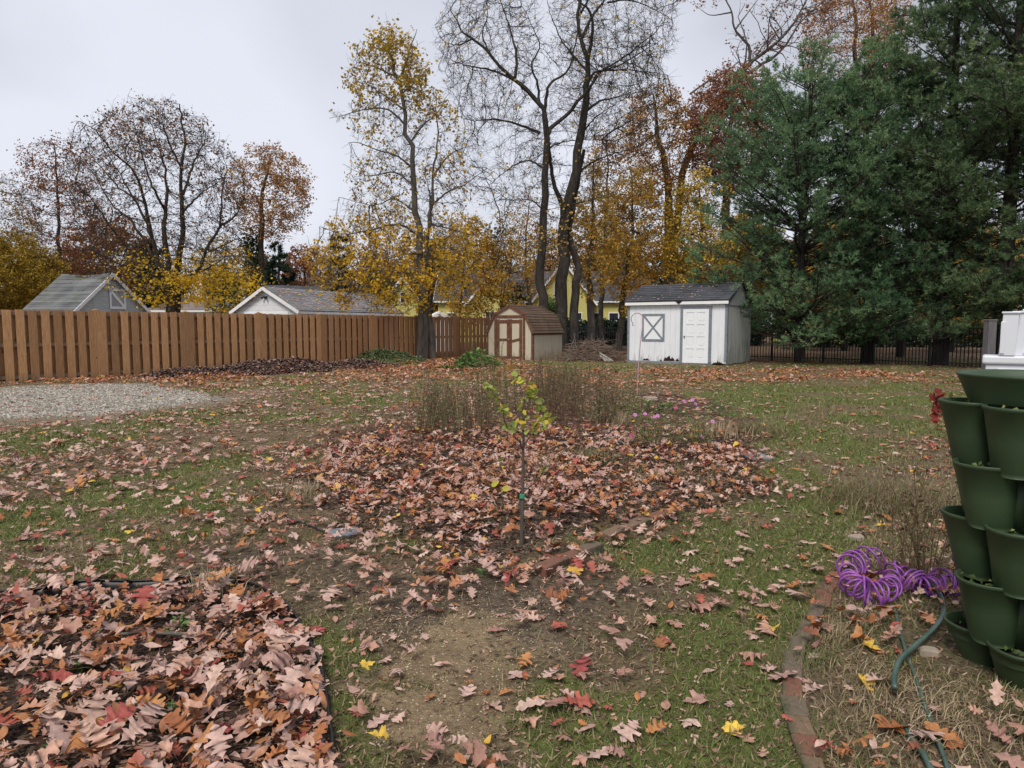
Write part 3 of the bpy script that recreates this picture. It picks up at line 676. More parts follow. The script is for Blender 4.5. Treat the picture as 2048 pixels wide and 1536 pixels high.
def gabled(name, label, cat, c, nrm, W, D, ze, zr, m_wall, m_roof, m_trim, over=0.25, sag=0.0, group=None, z0=-0.1):
    """c = foot of the gable wall's centre, nrm = outward normal of the gable wall; local -y faces out"""
    nv = Vector((nrm[0], nrm[1], 0)).normalized(); ang = math.atan2(nv.y, nv.x)+PI/2
    root = thing(name, label, cat, (c[0], c[1], 0), group, ang)
    b = MB(); b.prism([(-W/2, z0), (W/2, z0), (W/2, ze), (0, zr-0.06), (-W/2, ze)], 0, D); b.build('wall', m_wall, root)
    sl = (zr-ze)/(W/2); r = MB(); o = over; n = 10
    for sgn in (-1, 1):
        x1 = (W/2+o)*sgn; z1 = zr-sl*(W/2+o)
        vs = []; fs = []
        for i in range(n+1):
            y = -o+(D+2*o)*i/n; sg = -sag*math.sin(PI*i/n)
            vs += [(0, y, zr+sg+.07), (x1, y, z1+.07), (0, y, zr+sg), (x1, y, z1)]
        for i in range(n):
            a = i*4; e_ = a+4; fs += [(a, a+1, e_+1, e_), (a+2, e_+2, e_+3, a+3), (a+1, a+3, e_+3, e_+1)]
        fs += [(0, 2, 3, 1), (n*4, n*4+1, n*4+3, n*4+2)]
        r.add(vs, fs, .5)
    r.build('roof', m_roof, root)
    t = MB()
    for sgn in (-1, 1):
        x1 = (W/2+o)*sgn; z1 = zr-sl*(W/2+o)
        t.bar((0.0, -o-.022, zr-.06), (x1, -o-.022, z1-.06), .04, .17, up=(0, 0, 1))
        t.bar((x1*1.0, -o+.01, z1-.05), (x1*1.0, D+o, z1-.05), .03, .13)
    t.build('trim', m_trim, root)
    return root
m_cedar = shingle_mat('weathered_wood_shingles', (0.08, 0.082, 0.085), (0.15, 0.153, 0.157), ((0.10, 0.13, 0.06), .52), 2.0)
m_asph = shingle_mat('grey_asphalt_shingles', (0.13, 0.13, 0.14), (0.18, 0.18, 0.192), None, 1.4)
m_asphb = shingle_mat('brown_asphalt_shingles', (0.15, 0.125, 0.12), (0.21, 0.175, 0.165), None, 1.4)
m_dkroof = shingle_mat('dark_asphalt_shingles', (0.05, 0.052, 0.062), (0.085, 0.088, 0.10), None, 1.6)
m_greyclap = clap_mat('grey_shingle_siding', (0.48, 0.53, 0.54), 0.13, (0.22, 0.24, 0.24))
m_whiteclap = clap_mat('white_wide_siding', (0.78, 0.81, 0.84), 0.28)
m_yel = clap_mat('pale_yellow_siding', (0.66, 0.60, 0.20), 0.14)
m_tanclap = clap_mat('tan_siding', (0.42, 0.36, 0.29), 0.14)
# grey garage with loft door
g1 = gabled('gabled_garage', 'grey shingled garage with a sagging roof and loft door behind the fence', 'garage', (-21.9, 38.0), (0.95, -0.30), 5.2, 3.3, 2.05, 4.25, m_greyclap, m_cedar, m_white, .18, 0.12)
d = MB(); d.box(-.12, .82, -.03, -.004, 2.36, 3.42); dd = d.build('loft_door', simple_mat('grey_door_boards', (0.33, 0.36, 0.38), .7, .1, 4), g1)
t = MB()
for a_, b_ in (((-.12, 2.40), (.82, 2.40)), ((-.12, 3.38), (.82, 3.38))): t.bar((a_[0], -.05, a_[1]), (b_[0], -.05, b_[1]), .034, .13)
t.bar((-.12, -.055, 2.33), (-.12, -.055, 3.45), .03, .10, up=(1, 0, 0)); t.bar((.82, -.055, 2.33), (.82, -.055, 3.45), .03, .10, up=(1, 0, 0)); t.bar((-.06, -.052, 3.30), (.76, -.052, 2.47), .03, .14, up=(0, 0, 1))
t.build('door_brace', m_white, dd)
# white garage with leaf-strewn grey roof
g2 = gabled('white_garage', 'long low white garage with a grey shingle roof strewn with yellow leaves', 'garage', (-13.46, 38.0), (-0.43, -0.90), 4.6, 9.3, 2.28, 3.50, m_whiteclap, m_asph, m_white, .22, .05)
f = MB(); f.box(-.12, .12, -.10, -.004, 2.93, 3.02); f.tube([(-.09, -.1, 2.96), (-.17, -.2, 2.90)], [.035, .065], 8); f.tube([(.09, -.1, 2.96), (.17, -.2, 2.93)], [.035, .065], 8)
f.build('floodlight', simple_mat('black_metal_lamp', (0.02, 0.02, 0.022), .4, .1), g2)
f = MB(); f.box(-1.6, 1.6, -.04, -.003, .2, 2.14); f.build('garage_door', m_white, g2)
rr = np.random.default_rng(9); lv = MB(); sl_ = (3.50-2.28)/2.3
for i in range(430):
    y_ = rr.uniform(-.1, 9.4); x_ = rr.uniform(.05, 2.45)*(1 if rr.random() < .85 else -1); z_ = 3.5-abs(x_)*sl_+.085; s_ = rr.uniform(.05, .10); a_ = rr.uniform(0, 6.28)
    dx_, dy_ = math.cos(a_)*s_, math.sin(a_)*s_
    k_ = sl_*(1 if x_ > 0 else -1)
    P_ = [(x_+dx_, y_+dy_), (x_-dy_*.6, y_+dx_*.6), (x_-dx_, y_-dy_), (x_+dy_*.6, y_-dx_*.6)]
    lv.add([(p[0], p[1], z_-(p[0]-x_)*k_+rr.uniform(0, .012)) for p in P_], [(0, 1, 2, 3)], rr.choice([.96, .99, .55, .1, .4]))
lo = lv.build('roof_leaves', m_fleaf, None); lo.location = g2.location; lo.rotation_euler = g2.rotation_euler; tag(lo, 'yellow and tan leaves scattered over the grey roof of the long white garage', 'fallen leaves', kind='stuff')
g3 = gabled('brown_roofed_house', 'low house with a plain grey brown roof between the left maple and the white garage', 'house', (-24.5, 50), (-1, -.03), 6.5, 8.6, 2.50, 3.35, m_tanclap, m_asphb, m_white, .2)
g4 = gabled('tan_house', 'tan house with a white edged gable and dark roof rising behind the white garage', 'house', (-21.9, 57), (-.85, -.52), 6.0, 7.0, 2.3, 4.75, m_tanclap, m_dkroof, m_white, .3)
g5 = gabled('yellow_cottage', 'narrow yellow gable with one small white window behind the yellow maple', 'house', (-9.15, 58), (.12, -1), 3.4, 6, 3.2, 5.5, m_yel, m_dkroof, m_white, .25)
window(g5, 0.05, 0, 3.35, .36, .8, m_white, False)
g6 = gabled('yellow_house', 'large pale yellow house with a dark grey roof behind the two sheds', 'house', (-6.4, 64), (-1, 0), 8.0, 18.5, 3.75, 6.35, m_yel, m_dkroof, m_white, .35)
def win_side(root, ys, z, w_=.75, h=1.3, side=1, W=8.0):
    # windows on the long wall that faces local +x (towards the camera)
    for y_ in ys:
        f = MB(); x0 = W/2*side
        s1 = .002*side; s2 = .06*side; a_, b_ = sorted((x0+s1, x0+s2)); t = .08
        f.box(a_, b_, y_-w_/2-t, y_+w_/2+t, z-t, z); f.box(a_, b_, y_-w_/2-t, y_+w_/2+t, z+h, z+h+t); f.box(a_, b_, y_-w_/2-t, y_-w_/2, z, z+h); f.box(a_, b_, y_+w_/2, y_+w_/2+t, z, z+h); f.box(a_, b_, y_-w_/2, y_+w_/2, z+h/2-.03, z+h/2+.03)
        fo = f.build('window', m_white, root); g = MB(); a_, b_ = sorted((x0+.001*side, x0+.02*side)); g.box(a_, b_, y_-w_/2, y_+w_/2, z, z+h); g.build('pane', m_glass, fo)
win_side(g6, [1.2, 3.2, 5.4, 7.6, 13.6, 15.2, 17.0], 1.2, side=-1 if False else 1)
g6b = gabled('yellow_house_wing', 'steep yellow front gable with a four pane window beside the thick dark trunk', 'house', (4.35, 59.2), (0, -1), 5.2, 4.7, 3.6, 6.9, m_yel, m_dkroof, m_white, .3)
window(g6b, -.35, 0, 3.85, .75, 1.15, m_white); window(g6b, 1.2, 0, 1.2, .75, 1.3, m_white)
g6c = gabled('yellow_house_porch', 'yellow gabled bay with white corner trim left of the gambrel shed', 'house', (-1.9, 59.6), (0, -1), 3.8, 4.3, 3.5, 5.7, m_yel, m_dkroof, m_white, .3)
window(g6c, 0, 0, 1.4, .7, 1.2, m_white)
g7 = gabled('far_yellow_house', 'yellow house glimpsed low between the pine trunks', 'house', (24.0, 60), (-1, 0), 7.0, 13, 3.3, 5.6, m_yel, m_dkroof, m_white, .3)
win_side(g7, [2, 5, 8], 1.2, W=7.0)
g8 = gabled('white_outbuilding', 'small white roofed outbuilding just right of the yellow maple trunk', 'outbuilding', (-3.95, 38), (.2, -1), 2.0, 2.5, 1.6, 2.15, m_white, m_white, m_white, .1)

# ------------------------------------------------------------------ gambrel shed
m_beige = None
def groove_mat(name, col, pitch, axis, dirt=None, mould=None, rot=None, gd=.7):
    m, nt, bs = new_mat(name); tc = nt.nodes.new('ShaderNodeTexCoord'); sx = nt.nodes.new('ShaderNodeSeparateXYZ'); nt.links.new(tc.outputs['Object'], sx.inputs[0])
    fr = math_node(nt, 'FRACT', math_node(nt, 'DIVIDE', sx.outputs[axis], pitch)); n = nse(nt, 2.0, 6, .65, mapscale=(3, 3, .6))
    c = mixc(nt, mrange(nt, n.outputs[0], .3, .7), tuple(q*.86 for q in col), col)
    c = mixc(nt, mrange(nt, fr, .09, .03, 0, gd), c, tuple(q*.3 for q in col))
    zr = sx.outputs[2]
    if mould:
        n2 = nse(nt, 3.2, 6, .75, mapscale=(2.2, 2.2, .35)); f_ = math_node(nt, 'ADD', n2.outputs[0], mrange(nt, zr, mould[1], mould[2], .22, -.2)); c = mixc(nt, mrange(nt, f_, .56, .74, 0, .8), c, mould[0])
    if rot:
        n3 = nse(nt, 5.0, 5, .7); f_ = math_node(nt, 'ADD', n3.outputs[0], mrange(nt, zr, .0, rot[1], .18, -.45)); c = mixc(nt, mrange(nt, f_, .60, .66), c, rot[0])
    nt.links.new(c, bs.inputs['Base Color']); bs.inputs['Roughness'].default_value = .6; bs.inputs['Specular IOR Level'].default_value = .25; bump(nt, bs, mrange(nt, fr, .03, .1), .4, .006); return m
m_beige_f = groove_mat('beige_grooved_panel_front', (0.60, 0.54, 0.42), .11, 0, mould=((0.30, 0.27, 0.17), 0.0, .7))
m_beige_s = groove_mat('beige_grooved_panel_side', (0.60, 0.54, 0.42), .13, 1, mould=((0.30, 0.27, 0.17), 0.0, .9))
m_brownt = simple_mat('red_brown_trim_paint', (0.135, 0.060, 0.036), .7, .35, 9, .4, .01, stain=((0.24, 0.15, 0.09), 6, .55, .72))
m_brroof = shingle_mat('mossy_brown_shingles', (0.085, 0.055, 0.04), (0.145, 0.098, 0.072), ((0.10, 0.10, 0.03), .56), 1.0)
th = math.radians(30); SC = Vector((0.86, 28.4, 0)); SW = 2.2; SD = 2.75
# local frame: origin at front centre, x along the front to the right, y away
ex = Vector((math.cos(th), -math.sin(th), 0)); ey = Vector((math.sin(th), math.cos(th), 0))
so_ = SC-ex*(SW/2)
shed = thing('gambrel_shed', 'small beige gambrel roofed shed with brown trimmed double doors', 'shed', so_, None, -th)
prof = [(-SW/2, 1.17), (-SW/2+.36, 1.87), (0, 2.24), (SW/2-.36, 1.87), (SW/2, 1.17)]
b = MB(); b.prism([(-SW/2, -.05), (SW/2, -.05)]+prof[::-1], 0, .04); b.build('front_wall', m_beige_f, shed)
b = MB(); b.box(SW/2-.04, SW/2, .04, SD, -.05, 1.17); b.box(-SW/2, -SW/2+.04, .04, SD, -.05, 1.17); b.build('side_wall', m_beige_s, shed)
b = MB(); b.prism([(-SW/2+.041, -.05), (SW/2-.041, -.05), (SW/2-.041, 1.1), (SW/2-.4, 1.82), (0, 2.2), (-SW/2+.4, 1.82), (-SW/2+.041, 1.1)], SD-.05, SD-.01); b.build('rear_wall', m_beige_f, shed)
r = MB(); op = [(-SW/2-.07, 1.10), (-SW/2+.33, 1.90), (0, 2.30), (SW/2-.33, 1.90), (SW/2+.07, 1.10)]; ip = [(-SW/2-.03, 1.09), (-SW/2+.36, 1.87), (0, 2.25), (SW/2-.36, 1.87), (SW/2+.03, 1.09)]
# shingle courses stepped a few millimetres so that the butts show
def courses(mb, p, q, y0, y1, n, th_=.018, slab=.03, jit=.0):
    p = Vector((p[0], 0, p[1])); q = Vector((q[0], 0, q[1])); dn = (q-p); nn = Vector((-dn.z, 0, dn.x)).normalized()
    if nn.z < 0: nn = -nn
    for i in range(n):
        a = p+dn*(i/n); b_ = p+dn*((i+1)/n)+dn.normalized()*.0
        hi = nn*0.004; lo_ = nn*th_
        base = -nn*slab
        vs = []
        for y in (y0, y1): vs += [tuple(a+hi+Vector((0, y, 0))), tuple(b_+lo_+Vector((0, y, 0))), tuple(b_+base+Vector((0, y, 0))), tuple(a+base+Vector((0, y, 0)))]
        mb.add(vs, [(0, 1, 5, 4), (1, 2, 6, 5), (2, 3, 7, 6), (0, 3, 2, 1), (4, 5, 6, 7)], random.random())
courses(r, op[2], op[3], -.06, SD+.06, 5, .02, .04); courses(r, op[3], op[4], -.06, SD+.06, 7, .02, .04); courses(r, op[2], op[1], -.06, SD+.06, 5, .02, .04); courses(r, op[1], op[0], -.06, SD+.06, 7, .02, .04)
r.build('roof', m_brroof, shed)
t = MB()
for i in range(4):
    a_, b_ = ip[i], ip[i+1]; t.bar((a_[0], -.045, a_[1]+.0), (b_[0], -.045, b_[1]), .05, .10)
t.build('roof_trim', m_brownt, shed)
for cb in ((SW/2-.075, SW/2+.001, -.02, -.002, -.03, 1.13), (SW/2+.002, SW/2+.016, -.02, .075, -.03, 1.13), (-SW/2-.012, -SW/2+.05, -.02, -.002, -.03, 1.13), (SW/2+.002, SW/2+.03, .08, SD, 1.03, 1.10)):
    t = MB(); t.box(*cb); t.build('corner_trim' if cb[4] < 0 else 'eave_trim', m_brownt, shed)
# doors
for sgn, x0, x1 in ((-1, -.60, -.005), (1, .005, .60)):
    dr = MB(); dr.box(x0, x1, -.025, -.004, .06, 1.66); do = dr.build('door', m_beige_f, shed)
    t = MB()
    for (a_, b_, c_, d_) in ((x0, x0+.12, .04, 1.68), (x1-.12, x1, .04, 1.68)): t.box(a_, b_, -.045, -.026, c_, d_)
    t.box(x0+.12, x1-.12, -.043, -.026, 1.52, 1.66); t.box(x0+.12, x1-.12, -.043, -.026, .04, .14)
    t.bar((x0+.12, -.036, .80-.03*sgn*1.0), (x1-.12, -.036, .84+.01*sgn), .02, .10)
    t.build('door_trim', m_brownt, do)
t = MB(); t.box(-.74, -.63, -.03, -.004, .0, 1.74); t.box(.63, .74, -.03, -.004, .0, 1.74); t.box(-.74, .74, -.034, -.006, 1.745, 1.85); t.build('door_frame', m_brownt, shed)
t = MB(); t.box(-.05, .02, -.07, -.047, .84, .88); t.build('door_latch', simple_mat('grey_steel', (.3, .3, .3), .4), shed)

# ------------------------------------------------------------------ white shed
yw = math.radians(35); WSC = Vector((7.60, 24.5, 0)); WW = 3.81; WD = 2.9
wo = WSC-Vector((math.cos(yw), -math.sin(yw), 0))*(WW/2)
ws = thing('white_shed', 'white painted shed with grey trim, a six panel door and dark shingle roof', 'shed', wo, None, -yw)
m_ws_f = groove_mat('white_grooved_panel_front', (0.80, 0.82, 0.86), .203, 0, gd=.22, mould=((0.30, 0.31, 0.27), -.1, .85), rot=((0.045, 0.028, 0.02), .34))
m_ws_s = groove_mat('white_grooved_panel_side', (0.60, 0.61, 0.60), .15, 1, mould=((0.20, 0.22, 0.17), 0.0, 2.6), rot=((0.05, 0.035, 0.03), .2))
m_greyt = simple_mat('grey_trim_paint', (0.20, 0.225, 0.26), .6, .2, 8, .2, .004, stain=((0.10, .09, .08), 5, .62, .75))
b = MB(); b.box(-WW/2, WW/2, 0, .05, .04, 2.18); b.build('front_wall', m_ws_f, ws)
def ws_top(y):   # rounded gable head of the side wall
    t_ = (y-WD/2)/(WD/2); return 2.14+.76*(max(0, 1-abs(t_)**2.0))**.9
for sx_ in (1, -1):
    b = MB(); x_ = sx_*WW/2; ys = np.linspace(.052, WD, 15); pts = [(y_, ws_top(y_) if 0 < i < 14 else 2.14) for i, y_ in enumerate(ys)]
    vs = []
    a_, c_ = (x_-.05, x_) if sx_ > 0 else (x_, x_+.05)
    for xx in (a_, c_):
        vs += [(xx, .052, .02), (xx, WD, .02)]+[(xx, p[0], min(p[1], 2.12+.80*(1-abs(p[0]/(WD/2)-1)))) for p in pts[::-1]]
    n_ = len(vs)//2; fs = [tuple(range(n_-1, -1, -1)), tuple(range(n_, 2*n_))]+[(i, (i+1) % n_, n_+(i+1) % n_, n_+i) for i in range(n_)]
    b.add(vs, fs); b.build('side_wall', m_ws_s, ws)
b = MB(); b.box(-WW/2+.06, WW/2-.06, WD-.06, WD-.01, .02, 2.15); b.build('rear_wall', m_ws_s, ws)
m_wsroof = shingle_mat('charcoal_shingles', (0.045, 0.047, 0.055), (0.08, 0.083, 0.095), None, 1.0)
def rows(mb, x0, x1, p, q, n):   # courses running along x ; p,q in (y,z)
    p = Vector((0, p[0], p[1])); q = Vector((0, q[0], q[1])); dn = q-p; nn = Vector((0, -dn.z, dn.y)).normalized()
    if nn.z < 0: nn = -nn
    for i in range(n):
        a = p+dn*(i/n); b_ = p+dn*((i+1)/n); vs = []
        for x_ in (x0, x1): vs += [tuple(a+nn*.004+Vector((x_, 0, 0))), tuple(b_+nn*.02+Vector((x_, 0, 0))), tuple(b_-nn*.04+Vector((x_, 0, 0))), tuple(a-nn*.04+Vector((x_, 0, 0)))]
        mb.add(vs, [(0, 1, 5, 4), (1, 2, 6, 5), (2, 3, 7, 6), (0, 3, 2, 1), (4, 5, 6, 7)], random.random())
r = MB(); rows(r, -WW/2-.10, WW/2+.10, (WD/2, 3.02), (-.16, 2.33), 9); rows(r, -WW/2-.10, WW/2+.10, (WD/2, 3.02), (WD+.16, 2.33), 9); r.build('roof', m_wsroof, ws)
t = MB(); t.box(-WW/2-.08, WW/2+.08, -.14, -.11, 2.185, 2.31); t.build('fascia', m_white, ws)
t = MB(); t.add([(.02, -.165, 2.33), (.32, -.165, 2.33), (.17, -.165, 2.20), (.02, -.142, 2.33), (.32, -.142, 2.33), (.17, -.142, 2.20)], [(0, 2, 1), (3, 4, 5), (0, 1, 4, 3), (1, 2, 5, 4), (2, 0, 3, 5)]); t.build('torn_flashing', simple_mat('black_felt', (.015, .015, .016), .9), ws)
for cb in ((-WW/2-.02, -WW/2+.06, -.03, -.003, .09, 2.18), (WW/2-.06, WW/2+.003, -.03, -.003, .16, 2.18), (WW/2+.004, WW/2+.03, -.03, .06, .16, 2.10), (-WW/2-.02, .19, -.035, -.003, -.02, .085)):
    t = MB(); t.box(*cb); t.build('corner_trim' if cb[5] > 1 else 'base_trim', m_greyt, ws)
t = MB()
# curved rake trim on the right side
for i in range(12):
    y0_, y1_ = .06+(WD-.12)*i/12, .06+(WD-.12)*(i+1)/12; f_ = lambda y_: min(ws_top(y_), 2.12+.80*(1-abs(y_/(WD/2)-1)))
    t.bar((WW/2+.018, y0_, f_(y0_)), (WW/2+.018, y1_, f_(y1_)), .025, .07)
t.box(WW/2+.004, WW/2+.022, .07, WD, 2.11, 2.15)
t.build('gable_trim', m_greyt, ws)
t = MB(); t.box(.20, .30, -.045, -.003, .06, 2.02); t.box(1.27, 1.37, -.045, -.003, .10, 2.02); t.box(.20, 1.37, -.048, -.003, 2.021, 2.11); t.build('door_frame', m_greyt, ws)
# panelled door with real recesses
m_door = simple_mat('white_door_paint', (0.80, 0.82, 0.85), .35, .04, 4, .05)
dr = MB(); x0, x1 = .305, 1.265; dr.box(x0, x1, -.022, -.003, .06, 2.015)
pan = []
for cx0, cx1 in ((x0+.14, x0+.42), (x1-.42, x1-.14)):
    for z_, h_ in ((.24, .34), (.68, .34), (1.12, .34), (1.56, .34)): pan.append((cx0, cx1, z_, z_+h_))
grid_x = [x0, x0+.14, x0+.42, x1-.42, x1-.14, x1]; grid_z = [.06, .24, .58, .68, 1.02, 1.12, 1.46, 1.56, 1.90, 2.015]
for i in range(5):
    for j in range(9):
        if i in (1, 3) and j % 2 == 1:
            a_, b_, c_, d_ = grid_x[i], grid_x[i+1], grid_z[j], grid_z[j+1]
            dr.box(a_+.03, b_-.03, -.036, -.0225, c_+.03, d_-.03, .5)
        else: dr.box(grid_x[i], grid_x[i+1], -.042, -.0225, grid_z[j], grid_z[j+1], .5)
do = dr.build('door', m_door, ws)
k = MB(); k.tube([(x0+.07, -.043, 1.02), (x0+.07, -.07, 1.02), (x0+.07, -.075, 1.02), (x0+.07, -.10, 1.02)], [.012, .012, .03, .022], 12); k.build('door_knob', simple_mat('dark_knob_metal', (.02, .02, .02), .3), do)
k = MB(); k.box(.15, 1.45, -.16, -.05, -.02, .055); k.build('door_sill', simple_mat('weathered_grey_sill', (.16, .15, .14), .9, .3), ws)
# shuttered window with X brace
t = MB(); wx0, wx1, wz0, wz1 = -1.32, -.42, .84, 1.86
t.box(wx0, wx1, -.03, -.003, wz0, wz0+.07); t.box(wx0, wx1, -.03, -.003, wz1-.07, wz1); t.box(wx0, wx0+.07, -.03, -.003, wz0+.07, wz1-.07); t.box(wx1-.07, wx1, -.03, -.003, wz0+.07, wz1-.07)
to = t.build('shutter_frame', m_greyt, ws)
t = MB(); t.bar((wx0+.07, -.020, wz0+.07), (wx1-.07, -.020, wz1-.07), .012, .06); t.bar((wx0+.07, -.0225, wz1-.07), (wx1-.07, -.0225, wz0+.07), .012, .06); t.build('cross_brace', m_greyt, to)
t = MB(); t.box(wx0+.07, wx1-.07, -.010, -.003, wz0+.07, wz1-.07); t.build('shutter_panel', m_door, to)
# rot holes along the foot: ragged dark openings
m_rot = simple_mat('rotten_wood', (0.03, 0.016, 0.010), .95, .5, 20, 1, .02)
def rot_patch(cx_, w_, h_, seed, zb0=.10):
    r_q = random.Random(seed); n_ = 14; pts = [(cx_-w_/2, zb0)]
    for i in range(n_): pts.append((cx_-w_/2+w_*(i+.5)/n_, zb0+h_*(0.35+.65*r_q.random())*math.sin(PI*(i+.5)/n_)**.6))
    pts.append((cx_+w_/2, zb0)); mb = MB(); mb.prism(pts, -.006, -.002); mb.build('rot_patch', m_rot, ws)
rot_patch(-.22, .46, .24, 1); rot_patch(-1.15, .26, .12, 3); rot_patch(-.55, .10, .06, 5); rot_patch(1.62, .40, .12, 8, .04); rot_patch(.1, .16, .14, 9)

# ------------------------------------------------------------------ black metal picket fence
m_blk = simple_mat('black_fence_metal', (0.012, 0.012, 0.014), .45, .2, 8, 0)
FP = [(2.3, 31.6), (5.4, 31.0), (9.0, 29.2), (12.0, 26.6), (14.4, 23.8), (18.2, 19.2)]
bf = thing('picket_fence', 'low black metal picket fence running behind the sheds and under the pines', 'fence', (FP[0][0], FP[0][1], 0))
dist_ = 0
for i in range(len(FP)-1):
    a_ = Vector((*FP[i], 0)); b_ = Vector((*FP[i+1], 0)); Ls = (b_-a_).length; nps = max(1, round(Ls/1.9))
    for s_ in range(nps):
        p0 = a_.lerp(b_, s_/nps)-bf.location; p1 = a_.lerp(b_, (s_+1)/nps)-bf.location
        pm = MB(); pm.box(p0.x-.035, p0.x+.035, p0.y-.035, p0.y+.035, -.05, 1.42); pm.box(p0.x-.045, p0.x+.045, p0.y-.045, p0.y+.045, 1.42, 1.45); pm.build('post', m_blk, bf)
        rm = MB(); dv = (p1-p0).normalized()
        for z_ in (.16, 1.14, 1.32): rm.bar(p0+dv*.036+Vector((0, 0, z_)), p1-dv*.036+Vector((0, 0, z_)), .026, .030)
        nb = 17
        for k in range(1, nb):
            q = p0.lerp(p1, k/nb); rm.box(q.x-.011, q.x+.011, q.y-.0145, q.y+.0145, .06, 1.36); 
        rm.build('panel', m_blk, bf)
# ------------------------------------------------------------------ tree machinery (all numpy)
def unit(v): return v/np.maximum(np.linalg.norm(v, axis=-1, keepdims=True), 1e-9)
def catmull(P, K):
    P = np.asarray(P, float); n = len(P)
    if n == 2: t = np.linspace(0, 1, K)[:, None]; return P[0]*(1-t)+P[1]*t
    Q = np.concatenate([[2*P[0]-P[1]], P, [2*P[-1]-P[-2]]]); t = np.linspace(0, n-1-1e-6, K); i = t.astype(int); u = (t-i)[:, None]
    a, b, c, d = Q[i], Q[i+1], Q[i+2], Q[i+3]
    return 0.5*((2*b)+(-a+c)*u+(2*a-5*b+4*c-d)*u*u+(-a+3*b-3*c+d)*u**3)
def tubes(P, R, S):
    """P (N,K,3), R (N,K) -> verts, quads"""
    N_, K, _ = P.shape; T = unit(np.gradient(P, axis=1)); ref = np.where(np.abs(T[:, :1, 2:3]) > .9, np.array([1., 0, 0]), np.array([0, 0, 1.]))
    ref = np.repeat(ref, K, 1); A_ = unit(np.cross(T, ref)); B_ = np.cross(T, A_)
    an = np.arange(S)*2*PI/S; V = P[:, :, None]+R[:, :, None, None]*(A_[:, :, None]*np.cos(an)[None, None, :, None]+B_[:, :, None]*np.sin(an)[None, None, :, None])
    k = np.arange(K-1)[:, None]; s = np.arange(S)[None]; s2 = (s+1) % S
    q = np.stack([k*S+s, k*S+s2, (k+1)*S+s2, (k+1)*S+s], -1).reshape(-1, 4)
    Q = (q[None]+(np.arange(N_)*K*S)[:, None, None]).reshape(-1, 4)
    return V.reshape(-1, 3), Q
def grow(P, R, n_per, t0, t1, lr, ang, up, K, rr, wob, r, lmin=0.1, flat=None, rtip=0.35):
    """children along parents; returns P2,R2"""
    N_, KP, _ = P.shape; plen = np.linalg.norm(np.diff(P, axis=1), axis=2).sum(1)
    if np.isscalar(n_per): cnt = np.full(N_, n_per)
    else: cnt = n_per
    idx = np.repeat(np.arange(N_), cnt); M = len(idx)
    t = r.uniform(t0, t1, M)*(KP-1); i = np.minimum(t.astype(int), KP-2); u = (t-i)[:, None]
    pos = P[idx, i]*(1-u)+P[idx, i+1]*u; rad = R[idx, i]*(1-u[:, 0])+R[idx, i+1]*u[:, 0]
    tan = unit(P[idx, i+1]-P[idx, i]); rnd = r.normal(size=(M, 3)); prp = unit(rnd-tan*(rnd*tan).sum(1, keepdims=True))
    if flat is not None: prp = prp*np.array([1, 1, flat]); prp = unit(prp)
    a = np.radians(r.uniform(ang[0], ang[1], M))[:, None]
    d = unit(tan*np.cos(a)+prp*np.sin(a)+np.array([0, 0, 1.])*up)
    ln = np.maximum(plen[idx]*lr*(1-0.55*t/(KP-1))*r.uniform(.6, 1.25, M), lmin)
    step = (ln/(K-1))[:, None]; out_ = [pos]; dd = d
    for k in range(K-1):
        dd = unit(dd+r.normal(0, wob, (M, 3))+np.array([0, 0, 1.])*up*.25); out_.append(out_[-1]+dd*step)
    P2 = np.stack(out_, 1); r0 = np.minimum(rad*rr, ln*.017+.003); R2 = r0[:, None]*np.linspace(1, rtip, K)[None]
    return P2, R2
def tri_leaves(pos, size, r, droop=0.3, aspect=.75):
    """each leaf two folded triangles, (N*4 verts, N*2 tris)"""
    m = len(pos); d = unit(r.normal(size=(m, 3))*np.array([1, 1, .6])-np.array([0, 0, droop])); n_ = r.normal(size=(m, 3)); sd_ = unit(np.cross(d, n_)); nn = np.cross(d, sd_)
    s = size[:, None]; a = pos; b = pos+d*s*.55+sd_*s*.5*aspect+nn*s*.12; c = pos+d*s; e_ = pos+d*s*.55-sd_*s*.5*aspect+nn*s*.12
    V = np.stack([a, b, c, e_], 1).reshape(-1, 3); base = np.arange(m)[:, None, None]*4
    T = (np.array([(0, 1, 2), (0, 2, 3)])[None]+base).reshape(-1, 3); return V, T
